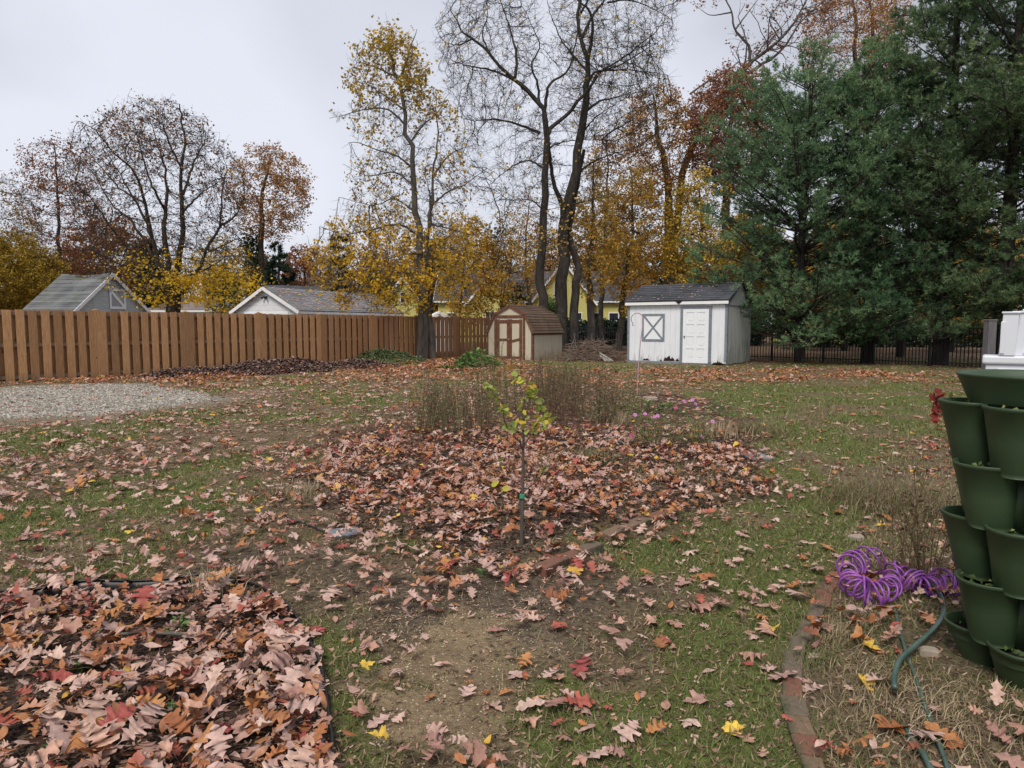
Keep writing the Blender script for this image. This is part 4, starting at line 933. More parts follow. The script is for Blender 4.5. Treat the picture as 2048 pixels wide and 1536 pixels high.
def tree_obj(name, label, base, trunkPR, levels, leaf, bark, seed, cat='tree', group=None, fine=True):
    """trunkPR list of (P (K,3), r0, r1); levels list of dict for grow; leaf dict(n, size, prob, mat, spread, col)"""
    r = np.random.default_rng(seed); root = thing(name, label, cat, base, group)
    K0 = 22; P = np.stack([catmull(p, K0) for p, _, _ in trunkPR]); R = np.stack([np.interp(np.linspace(0, 1, K0), np.linspace(0, 1, len(rs)), rs) if False else b+(a-b)*(1-np.linspace(0, 1, K0))**(1.35 if a < .16 else 1.0) for _, a, b in trunkPR for rs in [None]])
    seg = np.linalg.norm(np.diff(P, axis=1), axis=2).mean(1)[:, None, None]
    P[:, 2:-1] += r.normal(0, 1, P[:, 2:-1].shape)*seg*.045
    V, Q = tubes(P, R, 9); np_mesh('trunk', V, Q, None, bark, root, smooth=True)
    cur = [(P, R)]; VV, QQ, off = [], [], 0; ends = None
    for li, lv in enumerate(levels):
        nP, nR = [], []
        for (p, q) in cur:
            a = dict(lv); S = a.pop('S', 4); npu = a.pop('per_m', None); n_ = a.pop('n', 4)
            if npu:
                pl = np.linalg.norm(np.diff(p, axis=1), axis=2).sum(1); n_ = np.maximum(1, np.round(pl*npu*r.uniform(.7, 1.3, len(pl)))).astype(int)
            p2, q2 = grow(p, q, n_, r=r, **a); nP.append(p2); nR.append(q2)
        p2 = np.concatenate(nP); q2 = np.concatenate(nR); V, Q = tubes(p2, q2, S); VV.append(V); QQ.append(Q+off); off += len(V)
        cur = [(p2, q2)]; ends = p2
    if VV: np_mesh('branches', np.concatenate(VV), np.concatenate(QQ), None, bark, root, smooth=False)
    if leaf:
        e2 = ends.reshape(-1, 3) if leaf.get('all', False) else ends[:, 1:].reshape(-1, 3); n_ = leaf['n']; pos = np.repeat(e2, n_, 0)+r.normal(0, leaf.get('spread', .12), (len(e2)*n_, 3))
        pr = leaf['prob'](pos) if callable(leaf['prob']) else np.full(len(pos), leaf['prob'])
        cl = fbm(pos[:, 0]*1.0+pos[:, 2]*.7, pos[:, 1]+pos[:, 2]*1.1, leaf.get('cs', .9), 3); pr = pr*sstep(leaf.get('c0', .35), leaf.get('c1', .6), cl)
        k = r.random(len(pos)) < pr; pos = pos[k]; sz = r.uniform(*leaf['size'], len(pos)); V, T = tri_leaves(pos, sz, r)
        c0 = leaf['col'](pos, r) if callable(leaf.get('col')) else r.random(len(pos))
        np_mesh('foliage', V, None, T, leaf['mat'], root, attr=np.repeat(c0, 2))
        print(name, 'leaves', len(pos), 'ends', len(ends))
    return root
def colonize(init, att, step, kill, infl, r, iters=90, trop=.05, wob=.18, maxn=6500):
    """branches that grow from the init points towards the attractors; returns nodes, parents (init first)"""
    nodes = [np.asarray(init, float)]; par = [np.full(len(init), -1)]; n0 = len(init); att = np.asarray(att, float)
    nd = np.full(len(att), 1e9); ni = np.zeros(len(att), int)
    def upd(new, base, nd, ni):
        for c in range(0, len(new), 400):
            d = np.linalg.norm(att[:, None]-new[None, c:c+400], axis=2); j = d.argmin(1); dm = d[np.arange(len(att)), j]; m = dm < nd; nd[m] = dm[m]; ni[m] = base+c+j[m]
    upd(nodes[0], 0, nd, ni); tot = n0; allp = nodes[0]; kids = np.zeros(maxn+n0+3000, int)
    for it in range(iters):
        k = nd > kill; att = att[k]; nd = nd[k]; ni = ni[k]
        m = nd < infl
        if not m.any() or tot-n0 > maxn: break
        src = ni[m]; dv = unit(att[m]-allp[src]); u, inv = np.unique(src, return_inverse=True); acc = np.zeros((len(u), 3)); np.add.at(acc, inv, dv)
        ok = kids[u] < 3; u = u[ok]; acc = acc[ok]
        if not len(u): break
        dr = unit(unit(acc)+r.normal(0, wob, acc.shape)+np.array([0, 0, trop])); new = allp[u]+dr*step*r.uniform(.8, 1.2, (len(u), 1)); kids[u] += 1
        upd(new, tot, nd, ni); nodes.append(new); par.append(u); allp = np.concatenate([allp, new]); tot += len(new)
    return allp, np.concatenate(par), n0
def col_branches(allp, par, n0, r, rtip=.0045, ex=2.05, cap=None):
    """radii by the pipe rule; returns P (n,2,3), R (n,2) of every grown edge and the tip mask"""
    n = len(allp); q = np.zeros(n); ch = np.zeros(n, int); np.add.at(ch, par[n0:], 1)
    for i in range(n-1, n0-1, -1):
        if ch[i] == 0: q[i] = rtip**ex
        if par[i] >= 0: q[par[i]] += q[i]
    rad = q**(1/ex); idx = np.arange(n0, n); p = par[idx]; rp = np.where(p < n0, rad[idx]*1.1, rad[p])
    rp = np.minimum(rp, rad[idx]*1.6)
    if cap is not None: rp = np.minimum(rp, cap); 
    P = np.stack([allp[p], allp[idx]], 1); R = np.stack([rp, np.minimum(rad[idx], rp)], 1); return P, R, ch[idx] == 0
def ell(px0, py0, px1, py1, Y, n, r, ry=None, shell=.35):
    a = np.array(at(px0, py1, Y)); b = np.array(at(px1, py0, Y)); c = (a+b)/2; h = (b-a)/2; h[1] = ry or h[0]*.9
    d = unit(r.normal(size=(n, 3))); rad = r.random(n)**(1/3.); rad = shell*(.75+.25*r.random(n))+(1-shell)*rad; return c+d*rad[:, None]*h
def col_tree(name, label, base, limbs, att, leaf, bark, seed, step=.28, kill=.36, infl=3.0, group=None, trop=.05, tw=(2, .38), rtip=.0068, wob=.2, lfrom=0.0, maxn=6500, twr=1.0):
    r = np.random.default_rng(seed); root = thing(name, label, 'tree', base, group); K0 = 22
    P = np.stack([catmull(p, K0) for p, _, _ in limbs]); R = np.stack([b+(a-b)*(1-np.linspace(0, 1, K0))**(1.3 if a < .16 else 1.0) for _, a, b in limbs]); seg = np.linalg.norm(np.diff(P, axis=1), axis=2).mean(1)[:, None, None]; P[:, 2:-1] += r.normal(0, 1, P[:, 2:-1].shape)*seg*.07
    V, Q = tubes(P, R, 9); np_mesh('trunk', V, Q, None, bark, root, smooth=True)
    zmin = lfrom; init = P.reshape(-1, 3); rr_ = R.reshape(-1); keep = init[:, 2] > zmin; init = init[keep]
    allp, par, n0 = colonize(init, att, step, kill, infl, r, trop=trop, wob=wob, maxn=maxn); PP, RR, tip = col_branches(allp, par, n0, r, rtip)
    VV, QQ, off = [], [], 0
    for m_, S in ((RR[:, 0] > .02, 6), (RR[:, 0] <= .02, 3)):
        if m_.any(): V, Q = tubes(PP[m_], RR[m_], S); VV.append(V); QQ.append(Q+off); off += len(V)
    thin = RR[:, 1] < rtip*4.2; dirp = PP[thin]
    # twigs spring from every thin edge
    nt_ = tw[0]; idx = np.repeat(np.arange(len(dirp)), nt_); tdir = unit(dirp[idx, 1]-dirp[idx, 0]); rn = unit(r.normal(size=(len(idx), 3))); d = unit(tdir*.75+rn*.75+np.array([0, 0, .05])); L_ = tw[1]*r.uniform(.5, 1.3, len(idx))
    p0 = dirp[idx, 0]+(dirp[idx, 1]-dirp[idx, 0])*r.random((len(idx), 1)); p1 = p0+d*(L_*.5)[:, None]+r.normal(0, .03, p0.shape); p2 = p1+unit(d+r.normal(0, .25, d.shape))*(L_*.5)[:, None]
    TP = np.stack([p0, p1, p2], 1); TR = np.full((len(TP), 3), rtip*.8*twr)*np.array([1.1, .9, .6]); V, Q = tubes(TP, TR, 3); VV.append(V); QQ.append(Q+off)
    np_mesh('branches', np.concatenate(VV), np.concatenate(QQ), None, bark, root)
    if leaf:
        e2 = np.concatenate([TP[:, 1], TP[:, 2]]); n_ = leaf['n']; pr0 = leaf['prob'](e2) if callable(leaf['prob']) else np.full(len(e2), float(leaf['prob']))
        cl = fbm(e2[:, 0]+e2[:, 2]*.7, e2[:, 1]+e2[:, 2]*1.1, leaf.get('cs', .9), 3); pr0 = pr0*sstep(leaf.get('c0', .3), leaf.get('c1', .55), cl); e2 = e2[r.random(len(e2)) < pr0]
        pos = np.repeat(e2, n_, 0)+r.normal(0, leaf.get('spread', .10), (len(e2)*n_, 3)); sz = r.uniform(*leaf['size'], len(pos)); V, T = tri_leaves(pos, sz, r); c0 = leaf['col'](pos, r) if leaf.get('col') else np.clip(np.repeat(r.random(len(e2)), n_)*.6+.4*r.random(len(pos)), 0, 1)
        np_mesh('foliage', V, None, T, leaf['mat'], root, attr=np.repeat(c0, 2)); print(name, 'edges', len(PP), 'twigs', len(TP), 'leaves', len(pos))
    return root
def pl(pts, Y, dz=None, jit=0.0, seed=0):
    """pixel polyline at distance Y (dz = depth offset reached at the tip)"""
    n = len(pts); o = []
    for i, (a, b) in enumerate(pts): o.append(at(a, b, Y+(dz or 0)*i/(n-1)))
    return o
bk_dark = bark_mat('dark_wet_bark', (0.024, 0.020, 0.017), (0.080, 0.067, 0.057), 8, (0.10, 0.105, 0.08))
bk_grey = bark_mat('grey_bark', (0.055, 0.048, 0.042), (0.15, 0.13, 0.115), 8, (0.12, 0.13, 0.09))
bk_brown = bark_mat('brown_bark', (0.035, 0.026, 0.020), (0.10, 0.078, 0.06), 8)
bk_pale = bark_mat('pale_bark', (0.16, 0.14, 0.12), (0.34, 0.31, 0.27), 6)
mL = lambda n, st, **k: leaf_mat(n, st, **k)
m_gold = mL('gold_leaves', [(0, (0.62, 0.38, 0.04)), (.35, (0.78, 0.52, 0.06)), (.6, (0.58, 0.43, 0.08)), (.8, (0.38, 0.33, 0.08)), (.92, (0.6, 0.30, 0.06)), (1, (0.36, 0.17, 0.05))], rough=.5, trans=.35, mottle=0)
m_yellow = mL('yellow_leaves', [(0, (0.62, 0.37, 0.015)), (.5, (0.78, 0.50, 0.03)), (.8, (0.60, 0.44, 0.06)), (1, (0.52, 0.24, 0.04))], trans=.4, mottle=0)
m_oryel = mL('orange_yellow_leaves', [(0, (0.62, 0.31, 0.07)), (.3, (0.74, 0.43, 0.08)), (.55, (0.82, 0.54, 0.09)), (.75, (0.50, 0.41, 0.10)), (.9, (0.32, 0.28, 0.09)), (1, (0.50, 0.22, 0.065))], trans=.5, mottle=0)
m_orange = mL('orange_leaves', [(0, (0.42, 0.17, 0.045)), (.4, (0.54, 0.27, 0.06)), (.7, (0.42, 0.24, 0.07)), (.88, (0.30, 0.20, 0.07)), (1, (0.26, 0.10, 0.045))], trans=.3, mottle=0)
m_rust = mL('rust_leaves', [(0, (0.25, 0.105, 0.05)), (.4, (0.36, 0.16, 0.065)), (.7, (0.42, 0.22, 0.085)), (1, (0.22, 0.085, 0.05))], trans=.3, mottle=0)
m_rustor = mL('rust_orange_leaves', [(0, (0.28, 0.12, 0.055)), (.4, (0.42, 0.20, 0.075)), (.75, (0.50, 0.28, 0.09)), (.92, (0.62, 0.40, 0.08)), (1, (0.30, 0.13, 0.06))], trans=.35, mottle=0)
m_dkred = mL('dark_red_oak_leaves', [(0, (0.18, 0.07, 0.045)), (.4, (0.28, 0.11, 0.06)), (.7, (0.38, 0.18, 0.075)), (1, (0.21, 0.085, 0.055))], trans=.3, mottle=0)
m_olive = mL('olive_gold_leaves', [(0, (0.20, 0.13, 0.02)), (.4, (0.34, 0.22, 0.025)), (.7, (0.46, 0.30, 0.035)), (1, (0.12, 0.11, 0.03))], trans=.3, mottle=0)
LV = lambda **k: k
# --- big bare-crowned maple behind the fence (left)
def c1(X_, Y_): return (X_/2.926, 150+Y_/2.926)
YM = 28.5
tr = [([c1(1015,1560), c1(1015,1400), c1(1015,1250), c1(1000,1180)], .30, .26),
 ([c1(1015,1300), c1(1000,1200), c1(940,1100), c1(880,930), c1(830,800), c1(740,650), c1(690,560)], .17, .02),
 ([c1(1015,1290), c1(985,1080), c1(960,900), c1(975,700), c1(960,520), c1(900,330)], .19, .02),
 ([c1(1020,1290), c1(1045,1120), c1(1065,950), c1(1072,780), c1(1060,620), c1(1080,400), c1(1060,230), c1(1050,170)], .18, .02),
 ([c1(1035,1290), c1(1090,1250), c1(1160,1150), c1(1220,1000), c1(1290,880), c1(1300,700), c1(1330,560)], .15, .02),
 ([c1(1000,1280), c1(930,1190), c1(850,1100), c1(740,1000), c1(640,880), c1(560,760), c1(450,640)], .13, .015),
 ([c1(930,1130), c1(850,980), c1(760,850), c1(650,750), c1(560,600), c1(460,500)], .09, .012),
 ([c1(890,950), c1(850,750), c1(780,560), c1(680,470), c1(560,330), c1(460,270)], .09, .012),
 ([c1(1290,880), c1(1370,830), c1(1430,700), c1(1400,520)], .07, .01), ([c1(1200,1040), c1(1300,1000), c1(1400,960), c1(1460,1010)], .05, .01),
 ([c1(990,1270), c1(900,1230), c1(780,1150), c1(640,1080), c1(520,1020)], .08, .01), ([c1(1070,1180), c1(1200,1140), c1(1330,1060), c1(1450,1080)], .06, .01),
 ([c1(1070,800), c1(1180,690), c1(1260,640), c1(1340,600)], .06, .01), ([c1(1072,700), c1(1130,520), c1(1200,380), c1(1180,250)], .07, .01), ([c1(970,800), c1(880,620), c1(820,420), c1(780,260)], .07, .01),
 ([c1(1070,560), c1(1000,420), c1(950,280), c1(955,190)], .06, .01), ([c1(850,750), c1(700,660), c1(560,500), c1(480,400)], .06, .01)]
zs = [0, .3, .8, -.6, .6, -.5, 1.4, -1.2, .9, 1.5, -1.5, -1.3, 1.2, 1.5, -1.4, -1.0, 1.8]
trunks = [(pl(p, YM, z*1.9), a*(1 if i_ == 0 else .82), b) for i_, ((p, a, b), z) in enumerate(zip(tr, zs))]
def pM(pos):
    px = CX+F*pos[:, 0]/pos[:, 1]; pz = pos[:, 2]; lo = sstep(4.3, 3.0, pz)*(px > 235); return np.clip(.36+.30*sstep(6.5, 9, pz)+.58*lo, 0, 1)
def cM(pos, r): lo = pos[:, 2] < 4.3; u = r.random(len(pos)); return np.where(lo, u*.35, .5+u*.5)
m_maple_mix = mL('maple_leaves', [(0, (0.68, 0.42, 0.02)), (.3, (0.76, 0.50, 0.035)), (.40, (0.60, 0.36, 0.03)), (.5, (0.26, 0.10, 0.04)), (.7, (0.20, 0.06, 0.035)), (.9, (0.32, 0.17, 0.06)), (1, (.4, .25, .05))], trans=.35, mottle=0)
bx = at(347, 640, YM)
rM = np.random.default_rng(500)
attM = np.concatenate([ell(150, 205, 490, 560, YM, 4600, rM, 3.6, .5), ell(210, 196, 420, 330, YM, 700, rM, 2.2, .4), ell(170, 470, 520, 610, YM-.3, 700, rM, 3.4, .3)])
col_tree('maple_tree', 'broad nearly bare maple with yellow leaves only low down, behind the wooden fence', (bx[0], YM, 0), trunks, attM, dict(n=1, size=(.07, .13), prob=pM, mat=m_maple_mix, spread=.07, col=cM, c0=.3, c1=.62), bk_dark, 101, step=.24, kill=.29, infl=2.2, lfrom=3.0, tw=(3, .36), wob=.12)
for bx_, by_, bs_, bn_ in ((372, 562, .35, 260), (345, 548, .22, 60), (425, 578, .6, 110), (316, 603, .32, 130), (398, 598, .30, 130), (455, 545, .5, 90), (490, 565, .5, 90), (300, 568, .4, 40), (370, 520, .3, 40), (405, 555, .22, 60), (282, 592, .2, 30)):
    rr0 = np.random.default_rng(int(bx_)); pb = np.array(at(bx_, by_, YM-1.0))+rr0.normal(0, 1, (bn_, 3))*np.array([bs_, .5, bs_*.42]); Vb, Tb = tri_leaves(pb, rr0.uniform(.09, .17, bn_), rr0); np_mesh('foliage', Vb, None, Tb, m_maple_mix, bpy.data.objects['maple_tree'], attr=np.repeat(rr0.random(bn_)*.38, 2))
# --- yellow maple in the yard
def c2(X_, Y_): return (600+X_/2.56, Y_/2.56)
YY = 28.5
def g0(px, Y): return (at(px, 700, Y)[0], Y, -.1)
A0 = lambda px: g0(px, YY)
raw = [([c2(620,1640), c2(625,1480), c2(612,1250), c2(592,1100), c2(577,950), c2(570,780), c2(540,640), c2(520,480), c2(490,350), c2(478,290), c2(435,230), c2(400,190)], .17, .012, 838, 0),
 ([c2(660,1640), c2(655,1450), c2(655,1250), c2(675,1100), c2(680,900), c2(710,740), c2(700,560), c2(690,450)], .12, .012, 868, .8),
 ([c2(640,1640), c2(640,1500), c2(640,1400), c2(660,1180), c2(668,1000)], .14, .05, 852, -.4), ([c2(630,1640), c2(632,1540), c2(625,1400)], .16, .10, 845, .5),
 ([c2(522,380), c2(550,300), c2(565,240), c2(590,180), c2(600,150)], .05, .01, None, .5), ([c2(490,330), c2(450,250), c2(470,180), c2(460,140)], .04, .01, None, -.5),
 ([c2(575,860), c2(500,800), c2(400,770), c2(300,730), c2(250,730)], .045, .01, None, -1), ([c2(540,640), c2(450,560), c2(330,560), c2(220,590), c2(150,605)], .045, .008, None, -.8),
 ([c2(560,740), c2(620,650), c2(700,580), c2(760,480)], .045, .01, None, 1), ([c2(530,560), c2(420,480), c2(340,430), c2(270,420)], .04, .008, None, .9),
 ([c2(520,480), c2(590,420), c2(650,380)], .035, .008, None, .9), ([c2(505,400), c2(400,350), c2(300,320), c2(260,370)], .035, .008, None, -1),
 ([c2(600,1200), c2(500,1150), c2(350,1180), c2(230,1200), c2(100,1160)], .055, .01, None, -1.4), ([c2(580,950), c2(480,880), c2(350,900), c2(220,840)], .045, .008, None, 1.2),
 ([c2(675,1050), c2(760,980), c2(850,940), c2(960,860)], .05, .01, None, -.8), ([c2(680,900), c2(760,800), c2(830,760), c2(900,740)], .045, .008, None, 1.4),
 ([c2(640,1300), c2(540,1300), c2(420,1330), c2(300,1350)], .045, .01, None, -1.6), ([c2(650,1250), c2(760,1300), c2(860,1340)], .04, .01, None, -1.2), ([c2(590,1080), c2(480,1020), c2(380,1050), c2(200,1010)], .045, .01, None, .8),
 ([c2(655,1350), c2(640,1420), c2(560,1480), c2(470,1500)], .035, .01, None, -1.4), ([c2(655,1380), c2(700,1430), c2(800,1430)], .035, .01, None, .6), ([c2(678,1150), c2(800,1180), c2(900,1210)], .04, .01, None, -1.6)]
trunks = []
for p, a, b, root_px, dz in raw:
    q = pl(p, YY, dz)
    if root_px: q[0] = (at(root_px, 718, YY)[0], YY+random.uniform(-.15, .15), -.08)
    trunks.append((q, a, b))
def pY(pos):
    z = pos[:, 2]; return np.clip(.14+.34*sstep(9.2, 10.8, z)+.36*sstep(6.1, 4.9, z), 0, 1)
def cY(pos, r): u = r.random(len(pos)); z = pos[:, 2]; return np.where(z < 6.2, u*.55, np.where(z > 9, .3+u*.6, .2+u*.8))
m_ym = mL('yellow_maple_leaves', [(0, (0.66, 0.36, 0.02)), (.3, (0.72, 0.46, 0.03)), (.55, (0.52, 0.34, 0.035)), (.75, (0.34, 0.27, 0.05)), (.9, (0.44, 0.20, 0.035)), (1, (0.24, 0.10, 0.03))], trans=.38, mottle=0)
rM = np.random.default_rng(501)
attY = np.concatenate([ell(690, 45, 870, 330, YY, 1000, rM, 1.9), ell(790, 170, 930, 420, YY, 750, rM, 1.7), ell(650, 210, 720, 250, YY, 25, rM, .5), ell(690, 280, 960, 480, YY, 1100, rM, 2.7), ell(615, 400, 960, 640, YY, 1700, rM, 3.2)])
ymap = col_tree('maple_tree', 'slender many stemmed yellow maple on the lawn before the fence', (at(852, 712, YY)[0], YY, 0), trunks, attY, dict(n=4, size=(.09, .165), prob=pY, mat=m_ym, spread=.11, col=cY, c0=.40, c1=.60, cs=1.3), bk_grey, 102, step=.25, kill=.32, infl=1.9, lfrom=2.6, tw=(3, .36), wob=.13)
# --- tall bare twin trees
YA = 33.5
rawA = [([(1085,700),(1086,620),(1082,560),(1082,508),(1088,430),(1086,371),(1094,312),(1092,254),(1084,219),(1061,188),(1030,156),(983,113),(944,78),(920,50),(900,20)], .25, .02, 0),
 ([(1094,273),(1108,250),(1147,215),(1174,180),(1198,148),(1225,129),(1272,98),(1303,70),(1330,40)], .11, .015, 1),
 ([(1088,230),(1092,195),(1100,168),(1135,141),(1151,86),(1159,40),(1165,-20)], .09, .015, -1), ([(1080,266),(1041,250),(990,238),(951,242),(915,232)], .07, .012, -1.2),
 ([(1086,336),(1061,322),(1037,326),(1010,344),(985,365)], .05, .01, -1.2), ([(1061,188),(1022,156),(967,137),(924,129),(892,115)], .08, .012, 1.2), ([(1030,156),(1034,117),(1026,78),(1015,40),(1000,0),(990,-40)], .08, .012, .8),
 ([(1080,215),(1075,170),(1064,130),(1080,90),(1063,50),(1040,0)], .07, .01, -.8), ([(983,113),(965,70),(975,30),(970,-10)], .05, .01, .8), ([(944,78),(915,90),(885,80),(870,50)], .04, .008, -.8),
 ([(1090,300),(1120,285),(1160,280),(1205,280)], .05, .01, 1), ([(1086,420),(1060,400),(1020,400),(990,380)], .04, .008, -1), ([(1084,560),(1070,520),(1050,480),(1000,440)], .03, .008, 1.2)]
trA = [(pl(p, YA, dz*1.4), a, b) for p, a, b, dz in rawA]
bare_lv = [LV(per_m=2.5, t0=.28, t1=1, lr=.27, ang=(35, 72), up=.07, K=9, rr=.42, wob=.27, S=4, lmin=1.1), LV(per_m=3.8, t0=.12, t1=1, lr=.45, ang=(28, 62), up=.05, K=5, rr=.55, wob=.22, S=3, lmin=.55), LV(n=5, t0=.15, t1=.98, lr=.5, ang=(22, 58), up=.04, K=3, rr=.7, wob=.2, S=3, lmin=.3)]
pB = lambda pos: np.clip(.02+.25*sstep(8, 5, pos[:, 2]), 0, 1)
rM = np.random.default_rng(502)
attA = np.concatenate([ell(868, -60, 1100, 260, YA, 3300, rM, 3.2, .4), ell(1080, 30, 1345, 300, YA+1, 1700, rM, 3.0), ell(900, 200, 1120, 420, YA, 1300, rM, 2.8), ell(960, 350, 1180, 520, YA, 350, rM, 2.4)])
col_tree('bare_tree', 'tall bare dark tree with a single trunk directly behind the gambrel shed', (at(1085, 700, YA)[0], YA, 0), trA, attA, dict(n=2, size=(.10, .16), prob=pB, mat=m_oryel, spread=.10), bk_dark, 103, step=.30, kill=.34, infl=2.6, lfrom=4.5, tw=(3, .45), wob=.11)
YB = 34.5
rawB = [([(1124,700),(1122,640),(1122,560),(1126,500),(1128,449),(1147,371),(1155,305),(1162,242),(1170,195),(1174,156),(1174,117),(1162,78),(1159,31),(1159,-40),(1165,-130)], .34, .03, 0),
 ([(1150,700),(1148,620),(1152,560),(1156,540),(1146,500),(1138,460),(1150,400),(1160,340),(1168,300)], .24, .08, .6),
 ([(1128,449),(1122,405),(1108,371),(1102,330),(1098,290),(1092,250)], .15, .05, -.8), ([(1158,344),(1186,324),(1225,308),(1265,298)], .07, .01, 1.2), ([(1168,226),(1198,203),(1230,195),(1290,180)], .08, .012, -1.4),
 ([(1162,78),(1186,31),(1209,0),(1235,-50)], .09, .02, 1), ([(1174,130),(1185,60),(1178,20),(1155,0),(1140,-40)], .10, .02, -1), ([(1166,215),(1192,150),(1240,130),(1300,95),(1330,75)], .07, .012, 1.4),
 ([(1172,180),(1190,145),(1250,140),(1300,145),(1335,150)], .07, .012, -1.2), ([(1160,280),(1185,240),(1220,215),(1260,190)], .05, .01, 1.5), ([(1159,31),(1190,-20),(1240,-60)], .06, .01, -1.2), ([(1159,-20),(1120,-60),(1090,-120)], .06, .01, 1), ([(1172,140),(1130,90),(1105,40),(1090,-20)], .06, .01, 1.4),
 ([(1140,410),(1180,400),(1230,385)], .05, .01, -1.2), ([(1215,5),(1260,0),(1310,20),(1345,40)], .05, .01, .8)]
trB = [(pl(p, YB, dz*1.4), a, b) for p, a, b, dz in rawB]
attB = np.concatenate([ell(1090, -130, 1370, 210, YB, 3300, rM, 3.4, .4), ell(1150, 120, 1370, 330, YB, 700, rM, 2.6), ell(1040, 150, 1230, 420, YB, 500, rM, 2.4)])
col_tree('bare_tree', 'tallest bare tree with a forked black trunk rising beside the gambrel shed', (at(1124, 700, YB)[0], YB, 0), trB, attB, dict(n=2, size=(.10, .16), prob=pB, mat=m_oryel, spread=.10), bk_dark, 104, step=.30, kill=.34, infl=2.6, lfrom=5, tw=(3, .45), wob=.11)
# --- generic tree filling an ellipsoidal crown
def crown_tree(name, label, foot_px, Y, bbox, tr_r, seed, bark, leafmat, dens, nl1=26, leaf=None, top=None, lv=None, group=None, depth=None, colf=None, size=(.10, .175), lean=0, cl=(.33, .55), stems=1):
    r = np.random.default_rng(seed); x0, y0, x1, y1 = bbox; a = at(x0, y1, Y); b = at(x1, y0, Y); cx = (a[0]+b[0])/2; cz = (a[2]+b[2])/2; rx = (b[0]-a[0])/2; rz = (b[2]-a[2])/2; ry = depth or rx*.9
    tr = []
    for s in range(stems):
        fx = at(foot_px, 700, Y)[0]+(s-(stems-1)/2)*.35; tx = cx+lean+(s-(stems-1)/2)*rx*.35
        mid = (fx*.6+tx*.4+r.normal(0, .15), Y+r.normal(0, .15), max(cz-rz*.6, cz*.35)); tip = (tx, Y+r.normal(0, .3), cz+rz*.85)
        tr.append(([(fx, Y, -.1), ((fx+mid[0])/2+r.normal(0, .08), Y, mid[2]/2), mid, ((mid[0]+tip[0])/2+r.normal(0, .2), Y+r.normal(0, .2), (mid[2]+tip[2])/2), tip], tr_r/(stems**.5), tr_r*.12))
    na = int((1500 if lv is None else 1000)*(nl1/40)**.6*max(.5, rx*rz/8)**.5); att = ell(x0+(x1-x0)*.03, y0, x1-(x1-x0)*.03, y1, Y, na, r, ry, .3)
    st_ = max(.26, .0085*Y) if rx > 1.2 else .2
    c0_ = colf
    return col_tree(name, label, (at(foot_px, 700, Y)[0], Y, 0), tr, att, dict(n=int((leaf or 4)*1.6), size=size, prob=min(1, dens*1.25), mat=leafmat, spread=.13 if Y < 50 else .2, c0=cl[0], c1=cl[1], col=colf), bark, seed, step=st_, kill=st_*1.25, infl=max(3.0, rx*1.6), group=group, trop=.10, tw=(3, .45), lfrom=max(.8, (cz-rz)*.8), wob=.13, maxn=4200, twr=1.2, rtip=.0085)
lv1 = [LV(per_m=3.4, t0=.2, t1=1, lr=.42, ang=(30, 66), up=.12, K=5, rr=.5, wob=.15, S=3, lmin=.8), LV(per_m=4.0, t0=.1, t1=1, lr=.45, ang=(25, 60), up=.06, K=3, rr=.6, wob=.12, S=3, lmin=.35)]
crown_tree('broadleaf_tree', 'low dense olive gold tree at the left edge of the picture beside the grey garage', 20, 44, (-110, 465, 125, 640), .22, 201, bk_dark, m_olive, .95, 30, 6, cl=(.2, .45))
crown_tree('broadleaf_tree', 'bare grey tree with thin russet leaves standing left of the big maple', 115, 50, (30, 265, 215, 600), .26, 202, bk_dark, m_dkred, .6, 30, 3, lv=lv1)
crown_tree('broadleaf_tree', 'fine twigged nearly bare tree leaning in from the left edge of the picture', -40, 46, (-170, 320, 85, 590), .24, 203, bk_grey, m_olive, .30, 28, 2, lv=lv1)
crown_tree('oak_tree', 'round crowned rust orange oak just right of the big bare maple', 512, 46, (448, 285, 628, 490), .30, 204, bk_brown, m_rustor, .5, 34, 4, cl=(.36, .58))
crown_tree('broadleaf_tree', 'small gold tree with low leaves at the foot of the rust orange oak', 440, 43, (380, 470, 520, 640), .16, 205, bk_dark, m_yellow, .55, 18, 3)
crown_tree('broadleaf_tree', 'reddish brown thin tree far behind the white garage', 606, 68, (560, 488, 668, 600), .22, 206, bk_brown, m_dkred, .8, 22, 4, lv=lv1, size=(.2, .32))
crown_tree('birch_tree', 'slim pale trunked bare tree beside the dark spruce', 640, 55, (615, 500, 672, 640), .10, 207, bk_pale, m_rust, .06, 14, 1, lv=lv1)
crown_tree('broadleaf_tree', 'russet undergrowth tree between the grey garage and the big maple', 215, 56, (120, 430, 330, 650), .22, 208, bk_dark, m_rust, .6, 26, 4, lv=lv1, size=(.16, .28))
crown_tree('broadleaf_tree', 'yellow orange understory tree left of the gambrel shed', 912, 37, (870, 420, 1010, 660), .13, 209, bk_brown, m_oryel, .42, 26, 4, cl=(.36, .58))
crown_tree('broadleaf_tree', 'gold young tree between the yellow maple and the bare twin trees', 1005, 36, (950, 450, 1075, 650), .10, 210, bk_brown, m_oryel, .42, 22, 4, cl=(.36, .58))
crown_tree('broadleaf_tree', 'orange tree with a straight grey trunk right of the forked black trunk', 1184, 37, (1125, 300, 1245, 610), .26, 211, bk_grey, m_oryel, .55, 30, 4, cl=(.33, .56))
crown_tree('broadleaf_tree', 'broad orange and gold tree behind the left end of the white shed', 1236, 39, (1190, 330, 1340, 640), .24, 212, bk_grey, m_oryel, .55, 34, 5, cl=(.32, .56))
crown_tree('broadleaf_tree', 'bright gold tree directly behind the white shed roof', 1400, 38, (1310, 340, 1480, 620), .20, 213, bk_dark, m_gold, .55, 34, 4, cl=(.34, .56))
crown_tree('broadleaf_tree', 'rusty orange tall tree with a thick trunk in the middle of the wood', 1336, 43, (1215, 165, 1400, 420), .40, 214, bk_brown, m_orange, .5, 40, 4, cl=(.34, .56))
